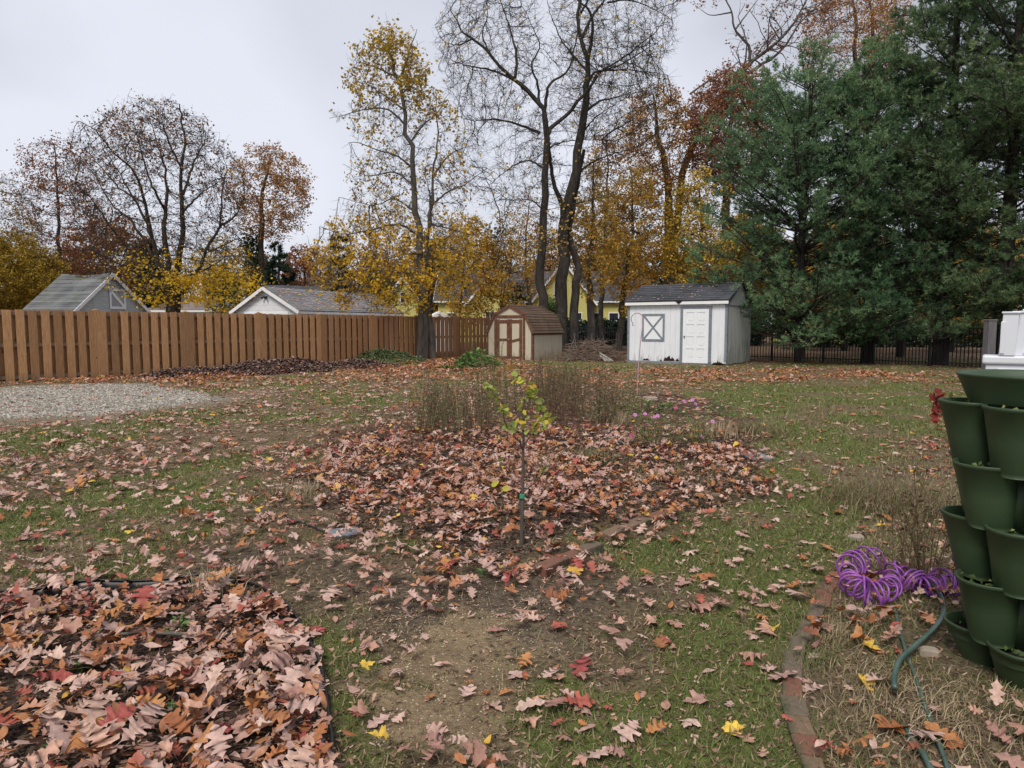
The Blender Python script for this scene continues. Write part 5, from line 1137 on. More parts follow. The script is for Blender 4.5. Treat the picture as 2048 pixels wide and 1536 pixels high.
crown_tree('oak_tree', 'dark red leaved oak behind the leaning bare limb', 1440, 42, (1355, 125, 1580, 400), .36, 215, bk_brown, m_dkred, .6, 40, 5, cl=(.32, .55))
crown_tree('oak_tree', 'rust red oak with pale straight stems rising above the pines', 1716, 50, (1590, -90, 1830, 250), .42, 216, bk_grey, m_rustor, .55, 44, 4, stems=2, cl=(.38, .6))
crown_tree('broadleaf_tree', 'gold understory tree glowing between the pine trunks', 1690, 39, (1560, 430, 1800, 680), .18, 217, bk_dark, m_oryel, .9, 30, 6)
crown_tree('broadleaf_tree', 'orange understory tree behind the rightmost pines', 1900, 37, (1800, 440, 2060, 680), .18, 218, bk_dark, m_oryel, .55, 30, 4, cl=(.33, .56))
crown_tree('broadleaf_tree', 'thin grey brown woodland tree seen between the bare twin trees', 1060, 58, (980, 380, 1140, 620), .24, 219, bk_brown, m_orange, .30, 26, 3, lv=lv1)
crown_tree('broadleaf_tree', 'hazy gold woodland tree above the right end of the white shed', 1500, 52, (1410, 420, 1590, 650), .25, 220, bk_brown, m_olive, .8, 30, 5, lv=lv1, size=(.16, .28))
crown_tree('broadleaf_tree', 'thin stemmed brown tree behind the yellow maple', 760, 60, (700, 470, 850, 620), .2, 221, bk_brown, m_rust, .4, 22, 3, lv=lv1, size=(.16, .28))
# --- leaning oak limbs
YL = 45.5
rawL = [([(1345,700),(1348,560),(1352,460),(1368,360),(1385,290),(1410,235),(1445,190),(1480,155),(1510,118),(1560,80),(1590,40),(1625,-20)], .30, .04, 0),
 ([(1480,155),(1530,125),(1568,95),(1600,45),(1650,0),(1690,-30)], .12, .02, 1), ([(1500,122),(1496,90),(1470,60),(1462,20),(1440,-20),(1420,-60)], .11, .02, -.8), ([(1380,188),(1420,160),(1450,145),(1477,123)], .07, .03, .6),
 ([(1470,60),(1500,20),(1530,-20)], .06, .01, 1), ([(1560,80),(1540,40),(1560,0),(1550,-40)], .05, .01, -1), ([(1462,25),(1420,30),(1390,10)], .05, .01, .8)]
tree_obj('oak_tree', 'oak with a bare limb leaning up to the right and dark red leaves above', (at(1345, 700, YL)[0], YL, 0), [(pl(p, YL, dz), a, b) for p, a, b, dz in rawL],
    [LV(per_m=1.5, t0=.62, t1=1, lr=.22, ang=(35, 75), up=.0, K=6, rr=.45, wob=.28, S=4, lmin=.7), LV(per_m=2.6, t0=.15, t1=1, lr=.45, ang=(30, 65), up=-.05, K=4, rr=.6, wob=.2, S=3, lmin=.3)],
    dict(n=3, size=(.12, .22), prob=lambda p: np.clip(sstep(15.5, 17.5, p[:, 2]), 0, 1)*.75, mat=m_dkred, spread=.15, c0=.35, c1=.55), bk_grey, 301)
# --- extra bare trunks in the wood
crown_tree('broadleaf_tree', 'slim dark trunked tree with thin orange leaves just right of the twin bare trunks', 1205, 45, (1160, 250, 1270, 560), .2, 222, bk_dark, m_orange, .45, 26, 4, lv=lv1)
# --- ivy on the trunk of the rust oak
def blob_leaves(name, parent, label, cat, pts, sig, n, size, mat, seed, group=None, kind=None):
    r = np.random.default_rng(seed); P = catmull(pts, 60); i = r.integers(0, 60, n); pos = P[i]+r.normal(0, 1, (n, 3))*np.asarray(sig); pos[:, 2] = np.maximum(pos[:, 2], .03)
    V, T = tri_leaves(pos, r.uniform(*size, n), r); o = np_mesh(name, V, None, T, mat, parent, attr=np.repeat(r.random(n), 2))
    if label: tag(o, label, cat, group, kind)
    return o
m_dkgreen = mL('dark_green_leaves', [(0, (0.010, 0.022, 0.010)), (.5, (0.022, 0.045, 0.018)), (1, (0.05, 0.085, 0.03))], trans=.15, mottle=0)
m_green = mL('green_leaves', [(0, (0.04, 0.08, 0.02)), (.5, (0.08, 0.15, 0.035)), (1, (0.15, 0.22, 0.06))], trans=.3, mottle=0)
iv = blob_leaves('ivy', None, 'dark ivy wrapped round the trunk of the rust orange oak', 'ivy', [at(508, 610, 46), at(506, 540, 46), at(498, 470, 46)], (.33, .33, .3), 2600, (.12, .22), m_dkgreen, 41)
# --- conifers
def conifer(name, label, foot_px, Y, ztop, rad, seed, mat, bark, z0=.6, group=None, whorl=.45, tuft=(.11, .17), tr_r=.22, dens=1.0, white=True, prof=None, cat='tree', droop=0.0, nn=9, lean=(0, 0), yoff=0):
    r = np.random.default_rng(seed); bx_ = at(foot_px, 700, Y)[0]; root = thing(name, label, cat, (bx_, Y, 0), group)
    tp = catmull([(bx_, Y, -.1), (bx_+r.normal(0, .1), Y, ztop*.35), (bx_+lean[0]*.6, Y+lean[1]*.6, ztop*.7), (bx_+lean[0], Y+lean[1], ztop)], 24)
    V, Q = tubes(tp[None], np.linspace(tr_r, .02, 24)[None], 9); np_mesh('trunk', V, Q, None, bark, root, smooth=True)
    nb = int((ztop-z0)/whorl*5.6*dens); zz_ = z0+(ztop-.3-z0)*np.sort(r.random(nb))**1.0; zz_ = (np.round(zz_/.85)*.85+r.normal(0, .09, nb)) if white else zz_; zz_ = np.clip(zz_, z0, ztop-.2); fr = (zz_-z0)/(ztop-z0)
    prof = prof or (lambda f: np.clip(.62+.9*f, 0, 1)*(1-f)**.62*1.28)
    az = r.uniform(0, 2*PI, nb); ln = rad*prof(fr)*r.uniform(.45, 1.15, nb)+.25; K = 7
    st = np.stack([np.interp(zz_, tp[:, 2], tp[:, k]) for k in range(3)], 1); st[:, 2] = zz_
    d0 = np.stack([np.cos(az), np.sin(az), (.10+.5*fr-droop)*(1 if white else .6)], 1); d0 = unit(d0); o_ = [st]; d = d0
    for k in range(K-1): d = unit(d+r.normal(0, .07, (nb, 3))+np.array([0, 0, .05 if white else -.03])); o_.append(o_[-1]+d*(ln/(K-1))[:, None])
    P1 = np.stack(o_, 1); R1 = np.linspace(1, .25, K)[None]*(ln*.011+.004)[:, None]
    P2, R2 = grow(P1, R1, np.maximum(3, (ln*4.2).astype(int)), .22, 1.0, .34, (35, 65), .08, 5, .55, .08, r, .28, flat=.15 if white else .35)
    P3, R3 = grow(P2, R2, 4, .15, 1.0, .5, (25, 60), .16, 3, .6, .08, r, .13, flat=.3 if white else .5)
    VV, QQ, off = [], [], 0
    for P_, R_, S in ((P1, R1, 5), (P2, R2, 3)):
        V, Q = tubes(P_, R_, S); VV.append(V); QQ.append(Q+off); off += len(V)
    np_mesh('branches', np.concatenate(VV), np.concatenate(QQ), None, bark, root)
    # needle tufts at the ends of the twigs
    e1 = P3[:, -1]; dirs = unit(P3[:, -1]-P3[:, -2]); e2 = P2[:, -1]; d2 = unit(P2[:, -1]-P2[:, -2]); m3 = P3[:, 1]
    E = np.concatenate([e1, m3, e2]); D = np.concatenate([dirs, dirs, d2]); tint = np.repeat(r.random(nb), 1)
    m = len(E); L_ = r.uniform(*tuft, m); dn = unit(D[:, None]*.75+r.normal(0, .62, (m, nn, 3))+np.array([0, 0, .16])); tip = E[:, None]+dn*L_[:, None, None]*r.uniform(.7, 1.15, (m, nn, 1)); sd = unit(np.cross(dn, r.normal(size=(m, nn, 3))))*.0115*(L_[:, None, None]/.14)
    A_ = E[:, None]-sd; B_ = E[:, None]+sd; V = np.stack([A_+dn*.01, B_+dn*.01, tip], 2).reshape(-1, 3); T = np.arange(m*nn*3).reshape(-1, 3)
    cl = np.clip(fbm(E[:, 0]*.8+E[:, 2], E[:, 1]*.8-E[:, 2]*.6, .9, 3)*1.3-.15+r.normal(0, .15, m), 0, 1)
    np_mesh('needles', V, None, T, mat, root, attr=np.repeat(cl, nn)); print(name, 'tufts', m)
    return root
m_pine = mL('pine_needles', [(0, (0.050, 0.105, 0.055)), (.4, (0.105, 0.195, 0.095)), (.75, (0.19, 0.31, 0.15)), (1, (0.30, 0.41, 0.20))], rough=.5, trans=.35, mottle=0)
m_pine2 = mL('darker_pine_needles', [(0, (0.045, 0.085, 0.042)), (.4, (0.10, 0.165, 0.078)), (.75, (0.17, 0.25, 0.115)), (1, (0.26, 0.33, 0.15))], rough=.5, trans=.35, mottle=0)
gpn = 'white pines along the black fence'
conifer('white_pine', 'bushy white pine nearest the white shed with branches over its roof', 1600, 26.6, 10.4, 4.3, 401, m_pine, bk_dark, z0=.35, dens=1.6, group=gpn, prof=lambda f: np.clip(.92+.12*np.sin(f*3)-.62*np.clip(f-.60, 0, 1)/.40, 0, 1))
conifer('white_pine', 'tall white pine with a dark bare lower trunk, second from the white shed', 1735, 26.0, 11.6, 3.7, 402, m_pine, bk_dark, dens=1.35, z0=.6, group=gpn, tr_r=.26)
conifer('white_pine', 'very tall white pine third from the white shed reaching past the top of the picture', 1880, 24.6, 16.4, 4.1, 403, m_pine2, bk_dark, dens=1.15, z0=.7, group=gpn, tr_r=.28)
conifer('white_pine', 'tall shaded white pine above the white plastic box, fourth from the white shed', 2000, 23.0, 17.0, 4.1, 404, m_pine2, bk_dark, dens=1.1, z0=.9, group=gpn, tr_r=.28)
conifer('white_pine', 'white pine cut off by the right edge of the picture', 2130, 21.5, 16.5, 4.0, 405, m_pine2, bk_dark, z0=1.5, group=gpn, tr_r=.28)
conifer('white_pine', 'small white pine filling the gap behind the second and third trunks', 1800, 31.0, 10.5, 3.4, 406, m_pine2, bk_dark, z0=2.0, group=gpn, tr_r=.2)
m_spr = mL('spruce_needles', [(0, (0.008, 0.018, 0.012)), (.5, (0.018, 0.036, 0.022)), (1, (0.038, 0.062, 0.035))], trans=.1, mottle=0)
sp = dict(white=False, droop=.12, whorl=.8, tuft=(.3, .5), nn=7, tr_r=.2, prof=lambda f: (1-f)**.85)
conifer('spruce_tree', 'dark spruce standing behind the right part of the white garage roof', 682, 57, 8.6, 2.6, 411, m_spr, bk_dark, z0=.4, **sp)
conifer('spruce_tree', 'pointed dark spruce between the rust oak and the white garage', 562, 60, 8.6, 2.2, 412, m_spr, bk_dark, z0=.4, **sp)
conifer('spruce_tree', 'dark evergreen hidden behind the trunk of the big bare maple', 315, 48, 7.0, 2.2, 413, m_spr, bk_dark, z0=.4, **sp)
conifer('spruce_tree', 'small dark evergreen behind the roof peak of the gambrel shed', 1033, 50, 4.2, 1.1, 414, m_spr, bk_dark, z0=.3, **sp)
# shrubs behind fences
crown_tree('green_shrub', 'green leafy shrub above the fence left of the white garage', 450, 47, (412, 552, 487, 640), .08, 223, bk_brown, m_green, .9, 16, 6)
crown_tree('green_shrub', 'dark green shrub beside the white garage under the yellow maple', 745, 50, (705, 545, 800, 640), .08, 224, bk_brown, m_dkgreen, .95, 18, 7)
crown_tree('green_shrub', 'small green shrub at the foot of the yellow front gable', 1104, 50, (1080, 595, 1118, 650), .05, 225, bk_brown, m_green, .9, 12, 7)
# dark evergreen hedge beyond the black fence
def hedge(name, label, x0, x1, Y, z1, th_, n, seed, mat):
    r = np.random.default_rng(seed); pos = np.stack([r.uniform(x0, x1, n), Y+r.normal(0, th_, n), z1*r.random(n)**.8+r.normal(0, .08, n)+.12*np.sin(np.linspace(0, 1, n)*0)], 1)
    pos[:, 2] *= .92+.2*vnoise(pos[:, 0], pos[:, 0]*0, .9); V, T = tri_leaves(pos, r.uniform(.14, .26, n), r)
    o = np_mesh(name, V, None, T, mat, attr=np.repeat(r.random(n), 2)); tag(o, label, 'hedge'); return o
hedge('evergreen_hedge', 'low dark evergreen hedge beyond the black fence before the yellow house', 3.0, 18.0, 50, 1.75, .55, 26000, 51, m_spr)
hedge('evergreen_hedge', 'dark hedge in the shade far behind the pine trunks', 19.0, 44.0, 46, 1.9, .6, 26000, 52, m_spr)

# far-off wood behind the houses: one hazy mass
def far_wood():
    r = np.random.default_rng(61); Vb, Qb, ob = [], [], 0; pos = []; cc = []
    for k in range(170):
        Y = r.uniform(82, 104); px = r.uniform(-500, 2600); x_ = at(px, 650, Y)[0]; h = r.uniform(7.5, 11.5)*(1.15 if px > 850 else .82)*Y/92; w_ = r.uniform(2.2, 3.6)
        t = catmull([(x_, Y, 0), (x_+r.normal(0, .3), Y, h*.5), (x_+r.normal(0, .6), Y, h)], 8); P1, R1 = grow(t[None], np.linspace(.28, .04, 8)[None], 30, .2, 1, .5, (25, 60), .2, 5, .5, .12, r, 1.5)
        V, Q = tubes(t[None], np.linspace(.24, .04, 8)[None], 5); Vb.append(V); Qb.append(Q+ob); ob += len(V); V, Q = tubes(P1, R1, 3); Vb.append(V); Qb.append(Q+ob); ob += len(V)
        P2, R2 = grow(P1, R1, 5, .2, 1, .5, (25, 60), .1, 3, .6, .12, r, .8); V, Q = tubes(P2, R2*1.3, 3); Vb.append(V); Qb.append(Q+ob); ob += len(V)
        e = P2[:, 1:].reshape(-1, 3); n = int(len(e)*r.choice([.4, 1.5, 3.0])); pos.append(e[r.integers(0, len(e), n)]+r.normal(0, .35, (n, 3))); c = r.choice([.1, .3, .5, .7, .9]); cc.append(np.clip(c+r.normal(0, .08, n), 0, 1))
    m_far = mL('far_leaves', [(0, (0.16, 0.075, 0.03)), (.3, (0.22, 0.11, 0.04)), (.5, (0.34, 0.20, 0.04)), (.7, (0.13, 0.10, 0.05)), (.9, (0.06, 0.075, 0.035)), (1, (.05, .06, .03))], trans=.3, mottle=0)
    pos = np.concatenate(pos); cc = np.concatenate(cc); V, T = tri_leaves(pos, r.uniform(.3, .55, len(pos)), r); o = np_mesh('distant_wood', V, None, T, m_far, attr=np.repeat(cc, 2)); tag(o, 'distant band of half bare autumn woodland beyond the houses', 'woodland', kind='stuff')
    np_mesh('branches', np.concatenate(Vb), np.concatenate(Qb), None, bk_brown, o)
far_wood()
# ------------------------------------------------------------------ green planter tower
m_plan, nt, bs = new_mat('green_planter_plastic')
n = nse(nt, 160, 2, .5); n2 = nse(nt, 3, 4, .6)
c = mixc(nt, mrange(nt, n2.outputs[0], .3, .7), (0.026, 0.050, 0.021), (0.040, 0.070, 0.030)); n3 = nse(nt, 6, 6, .75); c = mixc(nt, mrange(nt, n3.outputs[0], .60, .78, 0, .35), c, (.09, .085, .06))
nt.links.new(c, bs.inputs['Base Color']); bs.inputs['Roughness'].default_value = .5; bump(nt, bs, n.outputs[0], .35, .0012)
m_soil = simple_mat('dark_potting_soil', (0.018, 0.013, 0.010), .95, .5, 60, 1, .01)
m_weed = mL('weed_leaves', [(0, (0.06, 0.10, 0.03)), (.6, (0.14, 0.20, 0.06)), (1, (0.30, 0.30, 0.12))], trans=.3, mottle=0)
PC = Vector((2.06, 2.72, 0)); tower = thing('planter_tower', 'tall dark green stack of plastic planter tiers at the right edge', 'planter', PC)
def lobe(mb, cx, cy, ang, z_top, h, r_top, r_bot, c_top, c_bot):
    """one tapered pocket; centre distances c_top/c_bot from the axis"""
    n = 28; rings = [(z_top+.002, r_top+.007, c_top), (z_top, r_top+.008, c_top), (z_top-.010, r_top+.008, c_top), (z_top-.014, r_top+.001, c_top), (z_top-h*.5, (r_top+r_bot)/2+.002, (c_top+c_bot)/2), (z_top-h+.02, r_bot+.004, c_bot+.004), (z_top-h, r_bot-.004, c_bot)]
    vs = []; inner = [(z_top+.002, r_top-.001, c_top), (z_top-.055, r_top-.008, c_top-.004)]
    for z, r, c_ in inner[::-1]+rings:
        for k in range(n):
            a = 2*PI*k/n
            # slightly flattened outer faces
            rr_ = r*(1-.05*abs(math.sin(2*a)))
            lx_ = c_+rr_*math.cos(a); ly_ = rr_*math.sin(a)*1.02
            vs.append((cx+lx_*math.cos(ang)-ly_*math.sin(ang), cy+lx_*math.sin(ang)+ly_*math.cos(ang), z))
    fs = []; m = len(inner)+len(rings)
    for i in range(m-1):
        for k in range(n): k2 = (k+1) % n; fs.append((i*n+k, i*n+k2, (i+1)*n+k2, (i+1)*n+k))
    fs.append(tuple((m-1)*n+k for k in range(n-1, -1, -1)))
    mb.add(vs, fs, .5)
    return
nP = 5; tiers = [(1.095, .27), (.860, .26), (.625, .26), (.390, .26), (.155, .16)]
base_ang = -PI/2-0.20
for ti, (zt, h) in enumerate(tiers):
    mb = MB(); off = base_ang+(PI/nP if ti % 2 == 0 else 0)
    ox = (1.1-zt)*.075
    for k in range(nP): lobe(mb, ox, 0, off+2*PI*k/nP, zt, h, .112, .080, .198, .166)
    mb.tube([(ox, 0, zt-h), (ox, 0, zt-.03)], [.15, .17], 20)
    to = mb.build('tier', m_plan, tower, smooth=True)
    for p_ in to.data.polygons:
        if len(p_.vertices) > 4: p_.use_smooth = False
    s = MB()
    for k in range(nP):
        a = off+2*PI*k/nP; s.add([(ox+.2*math.cos(a)+.098*math.cos(b_*PI/8), .2*math.sin(a)+.098*math.sin(b_*PI/8), zt-.045+random.uniform(-.006, .006)) for b_ in range(16)], [tuple(range(16))])
    s.build('potting_soil', m_soil, to)
    rr = np.random.default_rng(60+ti); pos = []
    for k in range(nP):
        a = off+2*PI*k/nP
        for q in range(16): pos.append([PC.x+ox+.21*math.cos(a)+rr.normal(0, .035), PC.y+.21*math.sin(a)+rr.normal(0, .035), zt-.035+abs(rr.normal(0, .02))])
    pos = np.array(pos); V, T = tri_leaves(pos, rr.uniform(.012, .032, len(pos)), rr, droop=-.5); np_mesh('seedlings', V-np.array([PC.x, PC.y, 0]), None, T, m_weed, to, attr=np.repeat(rr.random(len(pos)), 2), world=False)
# top water basin
mb = MB(); n = 48; rings = [(1.208, .240), (1.215, .252), (1.207, .258), (1.199, .250), (1.13, .222), (1.06, .19)]; inn = [(1.09, .205), (1.208, .240)]
vs = []
for z, r in [(1.085, .03)]+inn+rings[1:]:
    for k in range(n): a = 2*PI*k/n; w_ = 1+.02*math.sin(5*a); vs.append((r*w_*math.cos(a), r*w_*math.sin(a), z))
m = 1+len(inn)+len(rings)-1; fs = [(i*n+k, i*n+(k+1) % n, (i+1)*n+(k+1) % n, (i+1)*n+k) for i in range(m-1) for k in range(n)]+[tuple(range(n-1, -1, -1))]
mb.add(vs, fs, .5); bo = mb.build('water_basin', m_plan, tower, smooth=True)

# ------------------------------------------------------------------ hoses
def curve_pts(px_pts, z=.012, K=60): return [(p[0], p[1], max(.0, z+gz1(p[0], p[1]))) for p in catmull([(*gp(*q), 0) for q in px_pts], K)]
m_hose, nt, bs = new_mat('green_hose_rubber'); n = nse(nt, 8, 3, .6); c = mixc(nt, mrange(nt, n.outputs[0], .35, .7), (0.040, 0.085, 0.065), (0.095, 0.15, 0.125)); nt.links.new(c, bs.inputs['Base Color']); bs.inputs['Roughness'].default_value = .38
h = MB(); h.tube(curve_pts([(1822,1172),(1852,1180),(1877,1203),(1886,1240),(1872,1272),(1830,1310),(1800,1340),(1788,1375),(1789,1400)], .045, 50), .0105, 12)
tag(h.build('garden_hose', m_hose, smooth=True), 'thick dark green garden hose curving down in an S below the purple coil', 'hose')
h = MB(); h.tube(curve_pts([(1790,1228),(1800,1270),(1815,1320),(1835,1375),(1852,1425),(1872,1480),(1890,1530),(1910,1600)], .014, 50), .0075, 10)
tag(h.build('garden_hose', m_hose, smooth=True), 'thin straight green hose passing under the thick one', 'hose')
h = MB(); h.tube(curve_pts([(1812,1462),(1826,1490),(1848,1520),(1866,1560)], .018, 30), .0105, 12)
tag(h.build('garden_hose', m_hose, smooth=True), 'short end of green hose emerging from leaves at the bottom right corner', 'hose')
m_pur, nt, bs = new_mat('purple_coil_plastic'); bs.inputs['Base Color'].default_value = (0.24, 0.055, 0.33, 1); bs.inputs['Roughness'].default_value = .3; n = nse(nt, 12, 3, .5); c = mixc(nt, mrange(nt, n.outputs[0], .35, .65), (0.19, 0.042, 0.27), (0.33, 0.10, 0.42)); nt.links.new(c, bs.inputs['Base Color'])
def coil():
    ctr = catmull([(*gp(*q), zc) for q, zc in (((1752,1150), .09), ((1705,1158), .085), ((1700,1190), .075), ((1735,1212), .07), ((1775,1205), .07), ((1790,1178), .08), ((1830,1190), .065), ((1855,1196), .06), ((1885,1186), .055), ((1905,1192), .05))], 900)
    n_ = len(ctr); T = unit(np.gradient(ctr, axis=0)); turns = 37; ph = np.linspace(0, 2*PI*turns, n_); rad = .060+.012*np.sin(np.linspace(0, 23, n_))-.010*np.linspace(0, 1, n_)
    up = np.array([0, 0, 1.]); sd = unit(np.cross(T, up)); r2 = np.random.default_rng(3)
    lean = .35*np.sin(np.linspace(0, 31, n_)); u2 = unit(up[None]*np.cos(lean)[:, None]+T*np.sin(lean)[:, None])
    sw = .25*np.sin(np.linspace(0, 43, n_)); sd = unit(sd*np.cos(sw)[:, None]+T*np.sin(sw)[:, None]); rad = rad*(1+.22*np.sin(np.linspace(0, 59, n_))); P = ctr+sd*(rad*np.cos(ph))[:, None]+u2*(rad*np.sin(ph))[:, None]; P[:, 2] = np.maximum(P[:, 2], .006); h = MB(); h.tube([tuple(p) for p in P], .0058, 8); return h
tag(coil().build('coil_hose', m_pur, smooth=True), 'tangled heap of purple coiled watering hose lying on the leaves', 'hose')

# ------------------------------------------------------------------ bricks
m_br = []
for i, cc in enumerate([(0.19, 0.090, 0.062), (0.19, 0.125, 0.085), (0.15, 0.115, 0.085)]):
    m_br.append(simple_mat('old_brick_%s' % ('red', 'tan', 'grey')[i], cc, .9, .3, 14, .6, .006, stain=((0.06, .065, .035), 7, .46, .62)))
def brick(px, py, qx, qy, k, label, group, w_=.10, h_=.045, sink=.0):
    a = Vector((*gp(px, py), 0)); b = Vector((*gp(qx, qy), 0)); c_ = (a+b)/2; L_ = (b-a).length; mb = MB(); ang = math.atan2(b.y-a.y, b.x-a.x)
    mb.box(-L_/2+.003, L_/2-.003, -w_/2, w_/2, -.04, h_+random.uniform(-.006, .006)); o = mb.build('brick', m_br[k], None, bevel=.007)
    o.location = (c_.x, c_.y, gz1(c_.x, c_.y)+sink); o.rotation_euler = (random.uniform(-.05, .05), random.uniform(-.04, .04), ang+random.uniform(-.07, .07)); tag(o, label, 'brick', group)
gb = 'bricks edging the round planting bed'
names = ['first', 'second', 'third', 'fourth']
bp = [(1078,1152),(1128,1128),(1165,1112),(1198,1100)]
for i in range(3): brick(*bp[i], *bp[i+1], (0, 0, 2)[i], '%s brick counted from the sapling in the lower run of three bricks edging the bed' % names[i], gb, .085)
bp = [(1208,1080),(1250,1065),(1298,1048),(1345,1030)]
for i in range(3): brick(*bp[i], *bp[i+1], (1, 1, 0)[i], '%s brick from the left in the upper run of bricks right of the sapling' % names[i], gb, .10)
brick(1385, 985, 1440, 1003, 1, 'weathered half buried plank of brick near the bed stems', gb, .08, .03)
gb = 'old bricks set flush in a line through the grass'
bp = [(1672,1150),(1652,1185),(1640,1215),(1622,1248),(1602,1280),(1590,1310),(1583,1335),(1583,1362),(1586,1400),(1592,1440),(1606,1480),(1622,1520),(1632,1560)]
desc = ['red brown brick touching the purple coil', 'worn red brick second below the purple coil', 'grey mossy brick third below the purple coil', 'grey flat brick in the line left of the thick hose loop', 'dark stone grey brick beside the pale dry grass tuft', 'short grey brick under the dark stone grey one', 'narrow greyish brick halfway along the brick line', 'red brick halfway along the line by the bright green grass', 'large greyish brick in the lower half of the line', 'tan brick with leaves on it near the bottom edge', 'pinkish red brick second from the bottom edge', 'last brick of the line cut by the bottom edge']
for i in range(12): brick(*bp[i], *bp[i+1], (0, 0, 2, 2, 2, 2, 2, 0, 2, 1, 0, 1)[i], desc[i], gb, .066+.028*random.random(), .018)

# ------------------------------------------------------------------ flat slates, stones
def stone(px, py, sx_, sy_, sz_, seed, mat, name, label, cat, rz=0, flat=False, group=None):
    r = np.random.default_rng(seed); x_, y_ = gp(px, py); bm_n = 16; vs, fs = [], []
    lay = [(0, 1.0), (.75, 1.0), (1.0, .88 if flat else .62)]
    outl = 1+r.normal(0, .10, bm_n)
    for z_, s_ in lay:
        for k in range(bm_n):
            a = 2*PI*k/bm_n; q = outl[k]*s_*(1 if not flat else min(1/abs(math.cos(a))if abs(math.cos(a)) > .01 else 9, 1/abs(math.sin(a)) if abs(math.sin(a)) > .01 else 9)*.9)
            vs.append((q*sx_*math.cos(a), q*sy_*math.sin(a), z_*sz_*(1+r.normal(0, .06))))
    for i in range(2):
        for k in range(bm_n): k2 = (k+1) % bm_n; fs.append((i*bm_n+k, i*bm_n+k2, (i+1)*bm_n+k2, (i+1)*bm_n+k))
    fs.append(tuple(2*bm_n+k for k in range(bm_n))); mb = MB(); mb.add(vs, fs); o = mb.build(name, mat, None, bevel=.004); o.location = (x_, y_, gz1(x_, y_)-.005); o.rotation_euler = (0, 0, rz); tag(o, label, cat, group)
m_slate = simple_mat('grey_slate', (0.17, 0.185, 0.205), .7, .2, 10, .4, .004); m_stone = simple_mat('tan_fieldstone', (0.30, 0.25, 0.20), .9, .3, 9, .6, .01)
stone(1512, 919, .145, .15, .03, 71, m_slate, 'stepping_stone', 'flat grey slate at the right edge of the planting bed', 'stepping stone', .2, True)
stone(692, 1066, .115, .10, .022, 72, m_slate, 'stepping_stone', 'flat grey slate half covered by leaves left of the bed', 'stepping stone', .5, True)
stone(1858, 1308, .045, .03, .035, 73, m_stone, 'stone', 'small pale stone beside the thick green hose', 'stone')
stone(1300, 805, .14, .08, .07, 74, m_stone, 'stone', 'grey stone in the grass right of the pink pole', 'stone')
stone(1345, 764, .38, .07, .06, 75, m_stone, 'stone', 'long low stone in the lawn before the white shed', 'stone')
stone(1712, 1082, .05, .035, .04, 76, m_stone, 'stone', 'grey stone half sunk above the purple coil', 'stone')
# ------------------------------------------------------------------ black plastic edging
m_edge = simple_mat('black_plastic_edging', (0.010, 0.010, 0.011), .35, .2, 6, 0)
def edging():
    pts = catmull([(*gp(*q), 0) for q in ((-260,1222),(-60,1204),(90,1189),(200,1180),(330,1171),(430,1166),(510,1176),(560,1210),(600,1255),(632,1320),(650,1390),(660,1460),(667,1530),(672,1640),(676,1800))], 120)
    mb = MB(); T = unit(np.gradient(pts, axis=0)); sd = np.stack([T[:, 1], -T[:, 0], T[:, 2]*0], 1); vs, fs = [], []
    for i, p in enumerate(pts):
        g = gz1(p[0], p[1]); hgt = .050+.012*math.sin(i*.33)-.018*(i > 45)
        for s_, z_ in ((-.003, g-.02), (-.003, g+hgt), (.003, g+hgt), (.003, g-.02)): q = p+sd[i]*s_; vs.append((q[0], q[1], z_))
    for i in range(len(pts)-1):
        for k in range(3): fs.append((i*4+k, i*4+k+1, i*4+5+k, i*4+4+k))
    mb.add(vs, fs); P = [(p[0], p[1], gz1(p[0], p[1])+.050+.012*math.sin(i*.33)-.018*(i > 45)) for i, p in enumerate(pts)]; mb.tube(P, .008, 8); return mb
tag(edging().build('lawn_edging', m_edge, smooth=True), 'black plastic edging strip bordering the leaf filled bed at the bottom left', 'edging')
# ------------------------------------------------------------------ sticks
m_stick = bk_grey
def stick(pp, rad, label, z=.03, seed=0, mat=None, name='stick', rise=None):
    P = [(*gp(*q), 0) for q in pp]; P = catmull(P, 10); r = np.random.default_rng(seed); P[:, :2] += r.normal(0, .004, (10, 2)); zz_ = [gz1(p[0], p[1])+z+(rise[0]*(1-i/9)+rise[1]*i/9 if rise else 0) for i, p in enumerate(P)]
    mb = MB(); mb.tube([(p[0], p[1], z_) for p, z_ in zip(P, zz_)], list(np.linspace(rad, rad*.6, 10)), 8); tag(mb.build(name, mat or m_stick, smooth=True), label, 'stick')
stick([(408,1296),(350,1290),(290,1290),(240,1292)], .011, 'cut grey stick lying across the leaf bed', .05, 1)
stick([(330,1390),(295,1425),(262,1452)], .009, 'brown stick slanting through leaves in the lower left bed', .035, 2)
stick([(650,1065),(600,1045),(560,1030)], .008, 'thin dead branch on the ground left of the planting bed', .02, 3)
stick([(1200,880),(1240,895),(1262,908)], .016, 'pale greenish stick in the bed left of the pink flowers', .02, 4, bk_pale)
stick([(1335,790),(1380,800),(1420,795)], .012, 'short dark stick on the lawn before the white shed', .02, 5)
stick([(1290,1300),(1262,1286),(1240,1284)], .004, 'thin curved twig beside the sandy patch', .01, 6)
